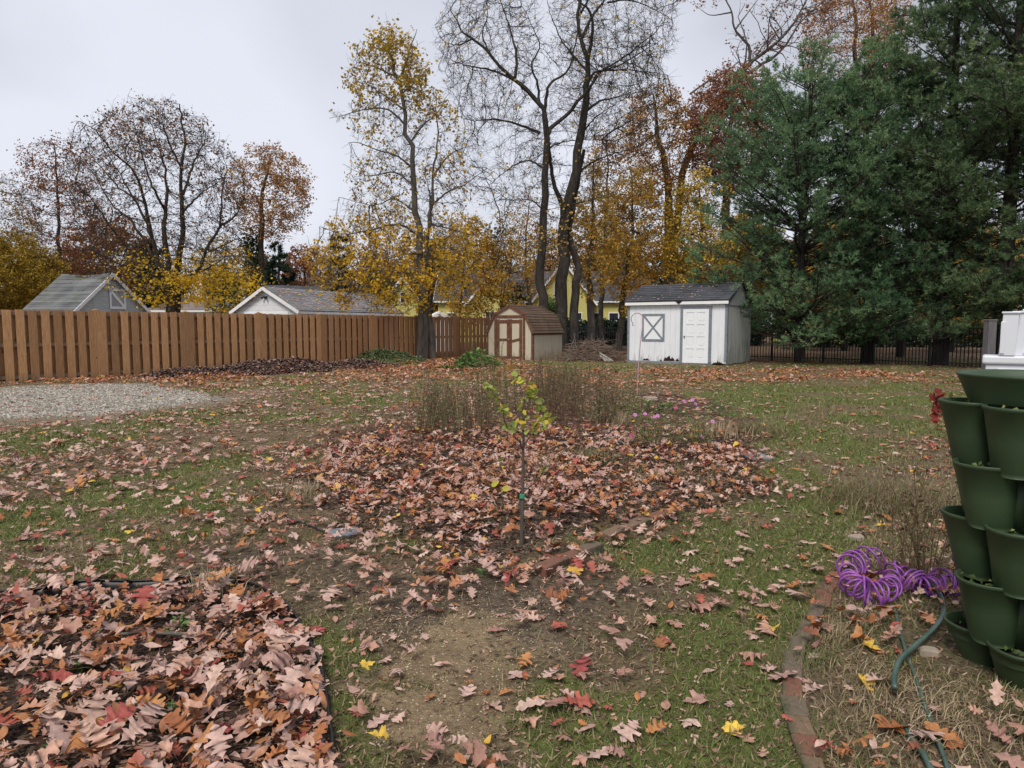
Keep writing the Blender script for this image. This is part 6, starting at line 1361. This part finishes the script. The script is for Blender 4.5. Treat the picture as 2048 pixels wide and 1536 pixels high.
# ------------------------------------------------------------------ brush pile
def brush():
    x0, y0 = gp(1185, 722); r = np.random.default_rng(81); n_ = 900
    root = thing('brush_pile', 'heap of dead twigs and cut branches between the two sheds', 'brush pile', (x0, y0+.3, 0))
    a = r.uniform(0, 2*PI, n_); rr_ = r.random(n_)**.6; hx = np.cos(a)*rr_*1.35; hy = np.sin(a)*rr_*.8; h = .85*(1-rr_**1.4)*r.random(n_)
    az = r.normal(2.6, .6, n_)+PI*r.integers(0, 2, n_); el = r.normal(.12, .28, n_); L_ = r.uniform(.35, 1.2, n_); d = np.stack([np.cos(az)*np.cos(el), np.sin(az)*np.cos(el)*.7, np.sin(el)], 1)
    c_ = np.stack([x0+hx, y0+.3+hy, h+.06], 1); P = np.stack([c_-d*L_[:, None]/2, c_+r.normal(0, .05, (n_, 3)), c_+d*L_[:, None]/2], 1); P[:, :, 2] = np.maximum(P[:, :, 2], .02)
    V, Q = tubes(P, np.repeat(r.uniform(.005, .015, n_)[:, None], 3, 1)*np.array([1, .8, .5]), 4); np_mesh('twigs', V, Q, None, bk_brush, root)
    for (p, q, w_) in (((1165, 690), (1222, 722), .045), ((1172, 706), (1215, 728), .055), ((1185, 700), (1208, 716), .04), ((1150, 715), (1130, 728), .02)):
        A_ = np.array([*gp(p[0], 720), .0]); B_ = np.array([*gp(q[0], 724), .05]); A_[2] = .06+(722-p[1])*.0205; mb = MB(); mb.tube([tuple(A_-np.array(root.location)), tuple((A_+B_)/2-np.array(root.location)+np.array([0, 0, .02])), tuple(B_-np.array(root.location)-np.array([0, .5, 0]))], [w_*.6, w_*.9, w_], 8); mb.build('log', bk_pale2, root, smooth=True)
    for i in range(7):
        xb = x0+r.uniform(-1.0, 1.0); s_ = [(xb, y0+.3, .1)]; 
        for k in range(4): s_.append((s_[-1][0]+r.normal(0, .09), s_[-1][1]+r.normal(0, .05), s_[-1][2]+r.uniform(.15, .32)))
        mb = MB(); mb.tube([(p[0]-root.location.x, p[1]-root.location.y, p[2]) for p in s_], [.012, .01, .008, .006, .004], 5); mb.build('twig', bk_pale2, root)
bk_brush = bark_mat('dead_twig_bark', (0.10, 0.065, 0.05), (0.26, 0.19, 0.15), 6); bk_pale2 = bark_mat('silvery_dead_wood', (0.17, 0.15, 0.13), (0.38, 0.35, 0.31), 6)
brush()
# ------------------------------------------------------------------ shepherd's hook
m_hook = simple_mat('pink_coated_wire', (0.48, 0.30, 0.37), .5, .2, 30)
hx, hy = gp(1274, 800)
def zpx(py, Y): return at(1024, py, Y)[2]
P = [(hx, hy, -.05), (hx+.01, hy, .45), (hx+.04, hy, 1.0), (hx+.088, hy, 1.45)]
topz = zpx(640, hy); c_x = hx+.088-.11
for k in range(0, 13): a = k/12*PI*1.25; P.append((c_x+.11*math.cos(a), hy, topz+.02+.11*math.sin(a)))
P.append((c_x-.085, hy, topz-.10)); P.append((c_x-.055, hy, topz-.095))
h = MB(); h.tube([tuple(p) for p in catmull(P, 70)], .009, 8); tag(h.build('shepherd_hook', m_hook, smooth=True), 'tall thin pink plant hook standing in the bed before the white shed', 'plant hook')
# ------------------------------------------------------------------ sapling
sx0, sy0 = gp(1043, 1100)
sap = thing('sapling', 'young staked sapling with a few yellow green leaves in the middle of the bed', 'tree', (sx0, sy0, 0))
SR = np.random.default_rng(91)
tr = [([(1043,1100),(1044,1050),(1046,990),(1045,930),(1047,880),(1043,830),(1050,790)], .013, .005, 0), ([(1046,900),(1030,870),(1010,845),(1005,815)], .005, .002, -.2), ([(1045,895),(1062,870),(1078,840),(1085,800)], .005, .002, .15),
      ([(1045,960),(1020,940),(995,920),(985,905)], .004, .0015, .2), ([(1046,985),(1075,960),(1095,925),(1102,890)], .004, .0015, -.2), ([(1044,850),(1030,800),(1035,760),(1022,742)], .005, .0015, .1), ([(1047,840),(1060,800),(1058,775)], .004, .0015, .1), ([(1035,810),(1000,800),(975,775),(960,772)], .0035, .0012, -.15), ([(1048,870),(1090,850),(1100,845)], .003, .001, -.1), ([(1044,1000),(1010,985),(990,975)], .003, .001, -.2)]
twp = []; mb = MB()
for p, a, b, dz in tr:
    q = [(at(x_, y_, sy0+dz*i/(len(p)-1))) for i, (x_, y_) in enumerate(p)]
    if p[0] == (1043, 1100): q[0] = (sx0, sy0, -.02)
    q = catmull(q, 14); q[1:-1] += SR.normal(0, .004, q[1:-1].shape); mb.tube([tuple(v-np.array(sap.location)) for v in q], list(np.linspace(a, b, 14)), 8); twp.append(q)
mb.build('trunk', bk_grey, sap, smooth=True)
pos = []
for i, q in enumerate(twp):
    nn_ = {0: 22, 1: 16, 2: 24, 4: 5, 5: 9, 6: 24, 7: 10, 8: 12}.get(i, 2)
    for k in range(nn_):
        t_ = SR.uniform(.45 if i else .75, 1)*13; v = q[int(t_)]; pos.append(v+SR.normal(0, .018, 3))
pos = np.array(pos); nL = len(pos)
uv = ELLI[0].copy(); uv[:, 1] *= 1.5; uvw = leaf_arrays(uv, np.zeros((nL, 3)), SR.uniform(.035, .068, nL), SR.uniform(0, 6.28, nL), SR.uniform(-1.2, 1.2, nL), SR.uniform(-.6, 1.3, nL), SR.uniform(-.5, .8, nL), SR.uniform(-.3, .5, nL))+pos[:, None]
m_sap = mL('sapling_leaves', [(0, (0.30, 0.36, 0.08)), (.5, (0.42, 0.46, 0.12)), (.8, (0.58, 0.50, 0.08)), (.95, (0.62, 0.42, 0.05)), (1, (0.45, 0.16, 0.05))], trans=.35, mottle=.1)
fq = ELLI[1]; np_mesh('foliage', uvw.reshape(-1, 3), (fq[None]+np.arange(nL)[:, None, None]*len(uv)).reshape(-1, 4), None, m_sap, sap, attr=np.repeat(SR.random(nL), len(fq)))
mb = MB(); z_ = at(1043, 992, sy0)[2]; xx = at(1044.5, 992, sy0)[0]-sx0; mb.tube([(xx, 0, z_-.012), (xx, 0, z_+.012)], .018, 10); mb.build('tie', simple_mat('green_tie_tape', (.05, .28, .16), .5), sap)
# ------------------------------------------------------------------ dried perennials and other plants
m_dry = leaf_mat('dry_stalks', [(0, (0.11, 0.062, 0.045)), (.35, (0.20, 0.125, 0.08)), (.55, (0.16, 0.15, 0.065)), (.75, (0.16, 0.20, 0.08)), (.9, (0.34, 0.26, 0.16)), (1, (0.50, 0.40, 0.27))], trans=.15, mottle=0)
def stalk_plant(name, label, cat, group, x_, y_, n, hgt, spread, seed, col=(0, .6), leafn=14, lsize=(.02, .045), mat=None, leafcol=None, upw=.9, thick=.0022, root_r=.06, headn=0, headcol=(.4, .8)):
    r = np.random.default_rng(seed); root = thing(name, label, cat, (x_, y_, 0), group); g = gz1(x_, y_)
    az = r.uniform(0, 2*PI, n); b = np.stack([r.normal(0, root_r, n), r.normal(0, root_r, n), np.full(n, g)], 1)
    hh = hgt*r.uniform(.6, 1.1, n); tipd = np.abs(r.normal(0, spread, n)); tip = b+np.stack([np.cos(az)*tipd, np.sin(az)*tipd, hh], 1); mid = (b+tip)/2+np.stack([np.cos(az)*tipd*-.12, np.sin(az)*tipd*-.12, hh*.04], 1)+r.normal(0, .012, (n, 3))
    P = np.stack([catmull([b[i], mid[i], tip[i]], 6) for i in range(n)]); R = np.repeat(np.linspace(1, .4, 6)[None]*thick, n, 0)*r.uniform(.7, 1.3, (n, 1)); V, Q = tubes(P, R, 4)
    c0 = col[0]+(col[1]-col[0])*r.random(n); o = np_mesh('stem', V, Q, None, mat or m_dry, root, attr=np.repeat(c0, 5*4), world=False)
    if leafn:
        t = r.uniform(.12, 1, (n, leafn))**.8; i = np.minimum((t*5).astype(int), 4); u = (t*5-i)[..., None]; ix = np.arange(n)[:, None]; pos = (P[ix, i]*(1-u)+P[ix, i+1]*u).reshape(-1, 3)
        if headn:
            hp = np.repeat(P[:, -1], headn, 0)+r.normal(0, 1, (n*headn, 3))*np.array([.02, .02, .035]); pos = np.concatenate([pos, hp])
        sz = r.uniform(*lsize, len(pos)); V, T = tri_leaves(pos, sz, r, droop=-.5, aspect=.35); lc_ = leafcol or col; np_mesh('foliage', V, None, T, mat or m_dry, root, attr=np.repeat(lc_[0]+(lc_[1]-lc_[0])*r.random(len(pos)), 2), world=False)
    return root
r = np.random.default_rng(95); gd = 'dried brown perennials standing across the back of the bed'
# dense brown-purple belt behind the sapling, in two drifts
k = 0
for (xa, xb, ya, yb, n, hg, cc, lc_) in ((830, 1010, 835, 875, 13, .50, (.0, .95), (.15, .80)), (1060, 1215, 805, 868, 14, .62, (.0, .5), (.0, .65)), (900, 1180, 800, 832, 14, .62, (.3, .9), (.45, .85)), (1190, 1330, 818, 850, 7, .32, (.4, .95), (.6, .95))):
    for i in range(n):
        px = r.uniform(xa, xb); py = r.uniform(ya, yb); x_, y_ = gp(px, py); k += 1
        tone = 'greenish brown' if lc_[1] > .7 else 'dark brown'
        stalk_plant('dried_perennial', '%s %s dried perennial clump in the %s of the belt %s' % ('tall' if i % 3 == 0 else 'short' if i % 3 == 1 else 'middling', tone, 'back' if py < 835 else 'front', 'left of the sapling' if px < 1010 else 'right of the sapling' if px < 1190 else 'by the pink hook'), 'plant', gd, x_, y_, 16, hg*(1.38, 1.0, 1.2)[i % 3], .10, 900+k, cc, 15, (.02, .05), leafcol=lc_, thick=.0035, root_r=.11)
gs = 'small dried seedlings and stalks dotted over the bed'
for i in range(20):
    px = r.uniform(740, 1460); py = r.uniform(880, 1010); x_, y_ = gp(px, py)
    if abs(px-1045) < 30: continue
    stalk_plant('dried_stalk', 'thin %s dried stalk among the leaves %s of the sapling' % (('tall', 'short')[i % 2], 'far left' if px < 880 else 'just left' if px < 1043 else 'just right' if px < 1250 else 'far right'), 'plant', gs, x_, y_, 5, (.27, .14)[i % 2], .05, 950+i, (.0, .9), 5, (.012, .03), thick=.0022, root_r=.03)
for i, (px, py, hg, nn_) in enumerate(((800,890,.30,9),(835,900,.25,7),(480,1170,.1,8))):
    x_, y_ = gp(px, py); stalk_plant('dried_stalk', ('spindly brown stalks at the left end of the bed', 'short twiggy stalks beside the left end of the bed', 'wiry dead stems by the corner of the black edging')[i], 'plant', None, x_, y_, nn_, hg, .10, 980+i, (.0, .5), 6, (.015, .03))
# straw tufts
def straw(name, label, px, py, n, hg, spread, seed, col, group=None, wid=.0026, rr_=.05, mat=None):
    r = np.random.default_rng(seed); x_, y_ = gp(px, py); g = gz1(x_, y_); az = r.uniform(0, 2*PI, n); b = np.stack([x_+r.normal(0, rr_, n), y_+r.normal(0, rr_, n), np.full(n, g-.005)], 1); L_ = hg*r.uniform(.5, 1.1, n); sp2 = np.abs(r.normal(0, spread, n))*L_
    m_ = b+np.stack([np.cos(az)*sp2*.35, np.sin(az)*sp2*.35, L_*.62], 1); t_ = b+np.stack([np.cos(az)*sp2, np.sin(az)*sp2, L_*(1-.18*sp2/np.maximum(L_, .01))], 1)
    sd = np.stack([-np.sin(az+.6), np.cos(az+.6), 0*az], 1)*wid; V = np.stack([b-sd, b+sd, m_+sd*.8, m_-sd*.8, t_], 1).reshape(-1, 3); base = np.arange(n)[:, None]*5
    Q = np.array([[0, 1, 2, 3]])+base; T = np.array([[3, 2, 4]])+base; c0 = col[0]+(col[1]-col[0])*r.random(n)
    o = np_mesh(name, V-np.array([x_, y_, 0]), Q, T, mat or m_dry, attr=np.concatenate([c0, c0])); o.location = (x_, y_, 0); tag(o, label, 'grass tuft', group)
straw('grass_tuft', 'straw coloured grass tuft among leaves at the top of the lower left bed', 425, 1195, 170, .16, .75, 1, (.85, 1))
straw('grass_tuft', 'pale dry grass tuft beside the middle of the brick line', 1690, 1275, 160, .085, .9, 2, (.8, 1), wid=.002)
straw('grass_tuft', 'green grass tuft beside the lower brick line', 1622, 1325, 150, .07, .8, 3, (.55, .8), wid=.002)
straw('grass_tuft', 'wide mat of tawny dead grass at the foot of the planter tower', 1850, 1420, 700, .06, 1.3, 4, (.85, 1), wid=.0018, rr_=.17)
straw('grass_tuft', 'brown wiry grass clump left of the second planter tier', 1800, 1010, 2600, .20, 1.2, 5, (.1, .95), wid=.0022, rr_=.26)
straw('grass_tuft', 'tawny dead grass clump between the sapling and the lone brown sprigs', 590, 990, 260, .14, .9, 6, (.85, 1), rr_=.12)
straw('grass_tuft', 'pale cut straw stubs behind the pink flowers', 1440, 880, 160, .22, .55, 7, (.9, 1), rr_=.16, wid=.0035)
straw('grass_tuft', 'small pale dry tuft low in the bed between hook and flowers', 1235, 850, 140, .2, .9, 8, (.8, 1), rr_=.1)
straw('grass_tuft', 'thin fringe of straw in the bed right of the sapling', 1085, 945, 160, .16, .7, 9, (.8, 1), rr_=.14)
straw('grass_tuft', 'reddish brown low weed clump at the right end of the bed', 1500, 868, 500, .20, 1.1, 10, (.2, .8), rr_=.22, wid=.003)
straw('grass_tuft', 'olive brown weed mat before the pink flowers', 1350, 960, 500, .10, 1.3, 11, (.3, .85), rr_=.25, wid=.003)
straw('grass_tuft', 'dull olive clump of fine weeds right of the sapling trunk', 1175, 925, 500, .16, 1.1, 12, (.35, .85), rr_=.18, wid=.003)
straw('grass_tuft', 'wiry green brown clump by the lone leaves in the lower left bed', 500, 1355, 180, .06, 1.1, 13, (.5, .95), rr_=.06, wid=.0018)
# leafy greens
def leafy(name, label, px, py, n, rad, hg, size, mat, seed, cat='plant', tmpl=None, group=None, asp=1.2):
    r = np.random.default_rng(seed); x_, y_ = gp(px, py); g = gz1(x_, y_); root_pos = np.array([x_, y_, g]); a = r.uniform(0, 2*PI, n); q = r.random(n)**.5; pos = np.stack([np.cos(a)*q*rad, np.sin(a)*q*rad, hg*(1-q**2*.8)*r.uniform(.35, 1, n)], 1)
    uv = ELLI[0].copy(); uv[:, 1] *= asp; V = leaf_arrays(uv, np.zeros((n, 3)), r.uniform(*size, n), a, r.uniform(-.7, .7, n), r.uniform(-.9, .3, n), r.uniform(-.4, .9, n), r.uniform(-.6, .2, n))+pos[:, None]+np.array([0, 0, g])
    root = thing(name, label, cat, (x_, y_, 0), group); fq = ELLI[1]; np_mesh('foliage', V.reshape(-1, 3), (fq[None]+np.arange(n)[:, None, None]*len(uv)).reshape(-1, 4), None, mat, root, attr=np.repeat(r.random(n), len(fq)), world=False)
    k = min(n, max(4, n//12)); P = np.stack([catmull([(0, 0, g), tuple(pos[i]*np.array([.5, .5, .7])+np.array([0, 0, g])), tuple(pos[i]+np.array([0, 0, g]))], 5) for i in range(k)]); V, Q = tubes(P, np.full((k, 5), .0015+.006*hg), 4); np_mesh('stem', V, Q, None, mat, root, attr=np.full(len(Q), .3), world=False)
m_gr2 = mL('fresh_green_leaves', [(0, (0.07, 0.14, 0.04)), (.5, (0.13, 0.24, 0.07)), (1, (0.26, 0.36, 0.12))], trans=.3, mottle=.1)
leafy('broad_leaf_weed', 'bright green broad leaved weed among leaves in the lower left bed', 150, 1345, 5, .05, .05, (.06, .085), m_gr2, 1)
leafy('broad_leaf_weed', 'single upright green leaf plant right of the broad leaved weed', 200, 1318, 3, .03, .06, (.045, .07), m_gr2, 2)
leafy('green_weed', 'light green ragged weed near the cut stick in the lower left bed', 360, 1270, 34, .07, .09, (.018, .035), m_gr2, 3)
leafy('green_weed', 'tiny green sprig near the bottom left corner', 105, 1500, 22, .04, .03, (.012, .022), m_gr2, 4)
leafy('green_weed', 'small feathery green sprig low in the bed beside the black edging', 345, 1430, 26, .04, .04, (.012, .024), m_gr2, 5)
leafy('green_weed', 'small green clover patch between the sapling and the sandy patch', 965, 1150, 30, .05, .03, (.012, .02), m_gr2, 6)
leafy('green_weed', 'low spreading green weeds below the upper run of bricks', 1330, 1090, 60, .14, .03, (.012, .024), m_gr2, 7)
leafy('garden_greens', 'sprawling clump of green garden plants before the gambrel shed doors', 955, 735, 620, .80, .62, (.08, .17), m_gr2, 8)
leafy('garden_greens', 'low dark green trailing leaves left of the sprawling garden plants', 905, 740, 180, .6, .14, (.08, .15), m_green, 9)
leafy('green_weed', 'yellow green leafy weed behind the pink flowers', 1440, 838, 110, .26, .32, (.03, .06), m_gr2, 10)
leafy('green_weed', 'green undergrowth at the foot of the pink hook', 1300, 830, 300, .55, .20, (.03, .06), m_green, 11)
leafy('green_weed', 'small green weed between sapling and slate at the bed edge', 1530, 960, 60, .2, .03, (.014, .03), m_gr2, 12)
for i, (px, py) in enumerate(((1000, 722), (948, 702))):
    x_, y_ = gp(px, 730); stalk_plant('tall_weed', ('tall leafless weed stalk before the left shed door', 'tall thin green weed at the left corner of the gambrel shed')[i], 'plant', None, x_, y_, 4, 1.0+.3*i, .18, 990+i, (.5, .9), 9, (.04, .09), mat=None, thick=.008)
m_mweed = mL('mound_weed_leaves', [(0, (0.05, 0.065, 0.03)), (.6, (0.09, 0.12, 0.05)), (1, (0.17, 0.19, 0.09))], trans=.2, mottle=0)
x_, y_ = GREEN_M[0][0], GREEN_M[0][1]
rr = np.random.default_rng(44); pw = np.stack([x_+rr.normal(0, .95, 2600), y_+rr.normal(0, .65, 2600)], 1); hz_ = green_z(pw[:, 0], pw[:, 1]); pw = pw[hz_ > .05]; pw = np.concatenate([pw, (top_z(pw[:, 0], pw[:, 1])+.02+rr.random(len(pw))*.06)[:, None]], 1); V, T = tri_leaves(pw, rr.uniform(.05, .12, len(pw)), rr, droop=-.4)
o = np_mesh('mound_weeds', V, None, T, m_mweed, attr=np.repeat(rr.random(len(pw)), 2)); tag(o, 'low green weeds covering the earth mound by the yellow maple', 'weeds', kind='stuff')
# cosmos with pink flowers
m_cos = mL('feathery_green', [(0, (0.12, 0.20, 0.05)), (1, (0.30, 0.40, 0.14))], trans=.3, mottle=0)
m_pet, nt, bs = new_mat('pink_petals'); bs.inputs['Base Color'].default_value = (0.50, 0.17, 0.42, 1); bs.inputs['Roughness'].default_value = .5
m_pet2, nt, bs = new_mat('deep_pink_petals'); bs.inputs['Base Color'].default_value = (0.42, 0.03, 0.16, 1)
m_eye, nt, bs = new_mat('flower_eye'); bs.inputs['Base Color'].default_value = (0.10, 0.05, 0.01, 1)
def flower(root, p, size, mat, seed):
    r = random.Random(seed); mb = MB(); n = 8; tiltv = Vector((r.uniform(-.5, .5), -.7, .7)).normalized(); q = tiltv.to_track_quat('Z', 'Y')
    for k in range(n):
        a = 2*PI*k/n; sd_ = .30; pts = [(.12, 0), (.6, -.30), (1, -.24), (1.04, 0), (1, .24), (.6, .30)]
        vs = [q @ Vector(((x_*math.cos(a)-y_*math.sin(a))*size, (x_*math.sin(a)+y_*math.cos(a))*size, size*.12*x_+(.002 if k % 2 else 0)))+Vector(p) for x_, y_ in pts]; mb.add([tuple(v) for v in vs], [tuple(range(6))])
    fo = mb.build('flower', mat, root); e = MB(); e.tube([tuple(Vector(p)+tiltv*.001), tuple(Vector(p)+tiltv*.006)], [size*.22, size*.12], 8); e.build('flower_eye', m_eye, fo)
cos = [((1390, 895), [(1368,803),(1385,800),(1391,808),(1352,816)], 'tallest cosmos with three pink flowers on top in the middle of the bed'), ((1308, 905), [(1270,830),(1290,828),(1309,834),(1315,832)], 'feathery cosmos with small pink flowers left of the tallest one'), ((1405, 905), [(1404,874)], 'short cosmos with one violet pink flower close to the ground'),
       ((1283, 900), [(1264,870),(1292,850)], 'dark stemmed cosmos with a magenta flower right of the straw tufts'), ((1345, 900), [(1425,843)], 'red stemmed cosmos between the two tallest flower stems')]
for i, ((px, py), fl, lab) in enumerate(cos):
    x_, y_ = gp(px, py); root = stalk_plant('cosmos_plant', lab, 'flowers', 'cosmos flowers in the bed', x_, y_, 7, .36, .07, 700+i, (.0, .3), 0, thick=.0045, root_r=.04)
    rr = np.random.default_rng(710+i); pos = np.array([[rr.normal(0, .10), rr.normal(0, .07), rr.uniform(.10, .40)] for _ in range(260)]); V, T = tri_leaves(pos, rr.uniform(.02, .05, len(pos)), rr, droop=-.6, aspect=.12); np_mesh('foliage', V, None, T, m_cos, root, attr=np.repeat(rr.random(len(pos)), 2), world=False)
    for j, (fx, fy) in enumerate(fl):
        p = at(fx, fy, y_-.02*j); q = (p[0]-x_, p[1]-y_, p[2]); st = MB(); st.tube([(rr.normal(0, .02), 0, .02), (q[0]*.6, q[1]*.5, q[2]*.6), (q[0], q[1]+.004, q[2]-.004)], [.003, .0025, .0015], 5); st.build('stem', m_cos, root); flower(root, q, .021 if j or i == 2 else .024, m_pet if (i, j) not in ((0, 3), (3, 0), (3, 1)) else m_pet2, i*10+j)
# red-leaved twig and dry bush behind the planter
x_, y_ = 1.98, 3.55
rt = stalk_plant('dried_bush', 'leafless brown bush behind the left side of the planter tower', 'plant', None, 2.22, 3.62, 34, .66, .20, 800, (.0, .6), 12, (.02, .045), thick=.0028, root_r=.07)
rl = thing('red_oak_seedling', 'twig with large dark red oak leaves poking out beside the top planter tier', 'plant', (2.02, 3.35, 0)); mb = MB(); tipz = at(1875, 812, 3.3); q = (tipz[0]-2.02, tipz[1]-3.35, tipz[2]); mb.tube([(0.38, 0.05, 0), (.33, 0.03, .65), (.20, 0, .90), (q[0]+.02, q[1], q[2]-.04)], [.006, .005, .004, .003], 7); mb.build('stem', bk_brown, rl, smooth=True)
m_redl = mL('dark_red_leaf', [(0, (0.16, 0.022, 0.02)), (1, (0.28, 0.05, 0.035))], trans=.25, mottle=.15)
for k, (fx, fy, ang, s_, ti) in enumerate(((1872,800,2.4,.085,1.2),(1880,790,1.9,.08,1.0),(1876,815,3.6,.08,1.3),(1870,832,4.6,.085,1.3),(1884,822,5.4,.06,.9))):
    p = at(fx, fy, 3.3); uv = OAK[0]; V = leaf_arrays(uv, np.zeros((1, 3)), np.array([s_]), np.array([0.0]), np.array([.0]), np.array([.0]), np.array([.3]), np.array([.4]))[0]
    M_ = Matrix.Rotation(ti, 3, 'X') @ Matrix.Rotation(ang, 3, 'Z'); V = np.array([tuple(M_ @ Vector(v)) for v in V])+np.array([p[0]-2.02, p[1]-3.35, p[2]]); np_mesh('leaf', V, OAK[1], None, m_redl, rl, attr=np.full(len(OAK[1]), k/5), world=False)
# ------------------------------------------------------------------ white vinyl pieces and post at the right edge
m_vin = simple_mat('white_vinyl', (0.66, 0.68, 0.72), .35, .05, 3, .05); YV = 7.0
bx0 = at(1982, 712, YV); bxr = at(2130, 712, YV)
vb = thing('storage_box', 'white plastic storage box with a raised panel behind the planter tower', 'box', ((bx0[0]+bxr[0])/2+.06, YV+.1, 0)); vb.rotation_euler = (0, 0, -.60); W2 = (bxr[0]-bx0[0])/2; zt = zpx(712, YV)
mb = MB(); mb.box(-W2+.03, W2-.03, -.17, .17, 0, zt-.09); mb.build('body', m_vin, vb, bevel=.015)
mb = MB(); mb.box(-W2, W2, -.20, .20, zt-.088, zt); mb.build('lid', m_vin, vb, bevel=.02)
mb = MB(); mb.box(-W2+.13, W2-.1, -.195, -.172, zt-.50, zt-.13); mb.build('front_panel', m_vin, vb, bevel=.012)
mb = MB(); mb.box(-W2+.19, -W2+.33, -.21, -.197, zt-.22, zt-.19); mb.build('handle_slot', simple_mat('dark_slot', (.03, .03, .035), .6), vb)
for i, (xa, top_, w_) in enumerate(((1996, 628, 26), (2012, 627, 22), (2028, 623, 30), (2052, 625, 28), (2076, 628, 28))):
    a_ = at(xa, 712, YV+.22+.05*i); t_ = at(xa+3, top_, YV+.22+.05*i); wpx = w_/F*YV; mb = MB(); hh = t_[2]-zt
    mb.add([(0, -.04, 0), (wpx, -.04, 0), (wpx, .04, 0), (0, .04, 0), (.02, -.04, hh), (wpx+.02, -.04, hh), (wpx+.02, .04, hh), (.02, .04, hh)], [(0, 3, 2, 1), (4, 5, 6, 7), (0, 1, 5, 4), (1, 2, 6, 5), (2, 3, 7, 6), (3, 0, 4, 7)])
    mb.box(.005, wpx*.35, -.052, -.041, .02, hh-.08); o = mb.build('vinyl_post', m_vin, None, bevel=.006); o.location = (a_[0]-.08, YV+.22+.02*i-.12, zt+.001); o.rotation_euler = (0, 0, -.6)
    cm = MB(); cm.box(.008, wpx+.032, -.055, .055, hh+.001, hh+.02); cm.build('post_cap', m_vin, o, bevel=.004)
    tag(o, '%s of the white vinyl posts standing on the white storage box' % ('leftmost', 'second from the left', 'third and tallest', 'fourth from the left', 'rightmost')[i], 'post', 'white vinyl posts standing on the box')
YG = 8.6; a_ = at(1980, 660, YG); mb = MB(); mb.box(-.05, .05, -.05, .05, -.05, zpx(642, YG)); mb.box(-.056, .056, -.056, .056, zpx(642, YG), zpx(642, YG)+.02); o = mb.build('wooden_post', simple_mat('weathered_grey_wood', (.13, .12, .125), .9, .3, 12, .5, .006, grain=(4, 4, .4)), None, bevel=.006); o.location = (a_[0], YG, 0); tag(o, 'weathered grey wooden post just left of the white vinyl posts', 'post')
# fine roof litter on the white shed
rr = np.random.default_rng(77); lv = MB()
for i in range(34):
    x_ = rr.uniform(-1.7, 1.7)*.9-.3; t_ = rr.random(); y_ = -.1+1.45*t_; z_ = 2.36+.66*(y_+.13)/1.58+.02; s_ = rr.uniform(.03, .06); a = rr.uniform(0, 6.28); dx_, dy_ = math.cos(a)*s_, math.sin(a)*s_
    lv.add([(x_+u_, y_+v_, z_+v_*.42+.012) for u_, v_ in ((dx_, dy_), (-dy_*.5, dx_*.5), (-dx_, -dy_), (dy_*.5, -dx_*.5))], [(0, 1, 2, 3)], rr.choice([.1, .04, .96, .45]))
lo = lv.build('roof_leaves', m_fleaf); lo.location = ws.location; lo.rotation_euler = ws.rotation_euler; tag(lo, 'few pale leaves lying on the dark roof of the white shed', 'fallen leaves', kind='stuff')
print('objects', len(bpy.data.objects))
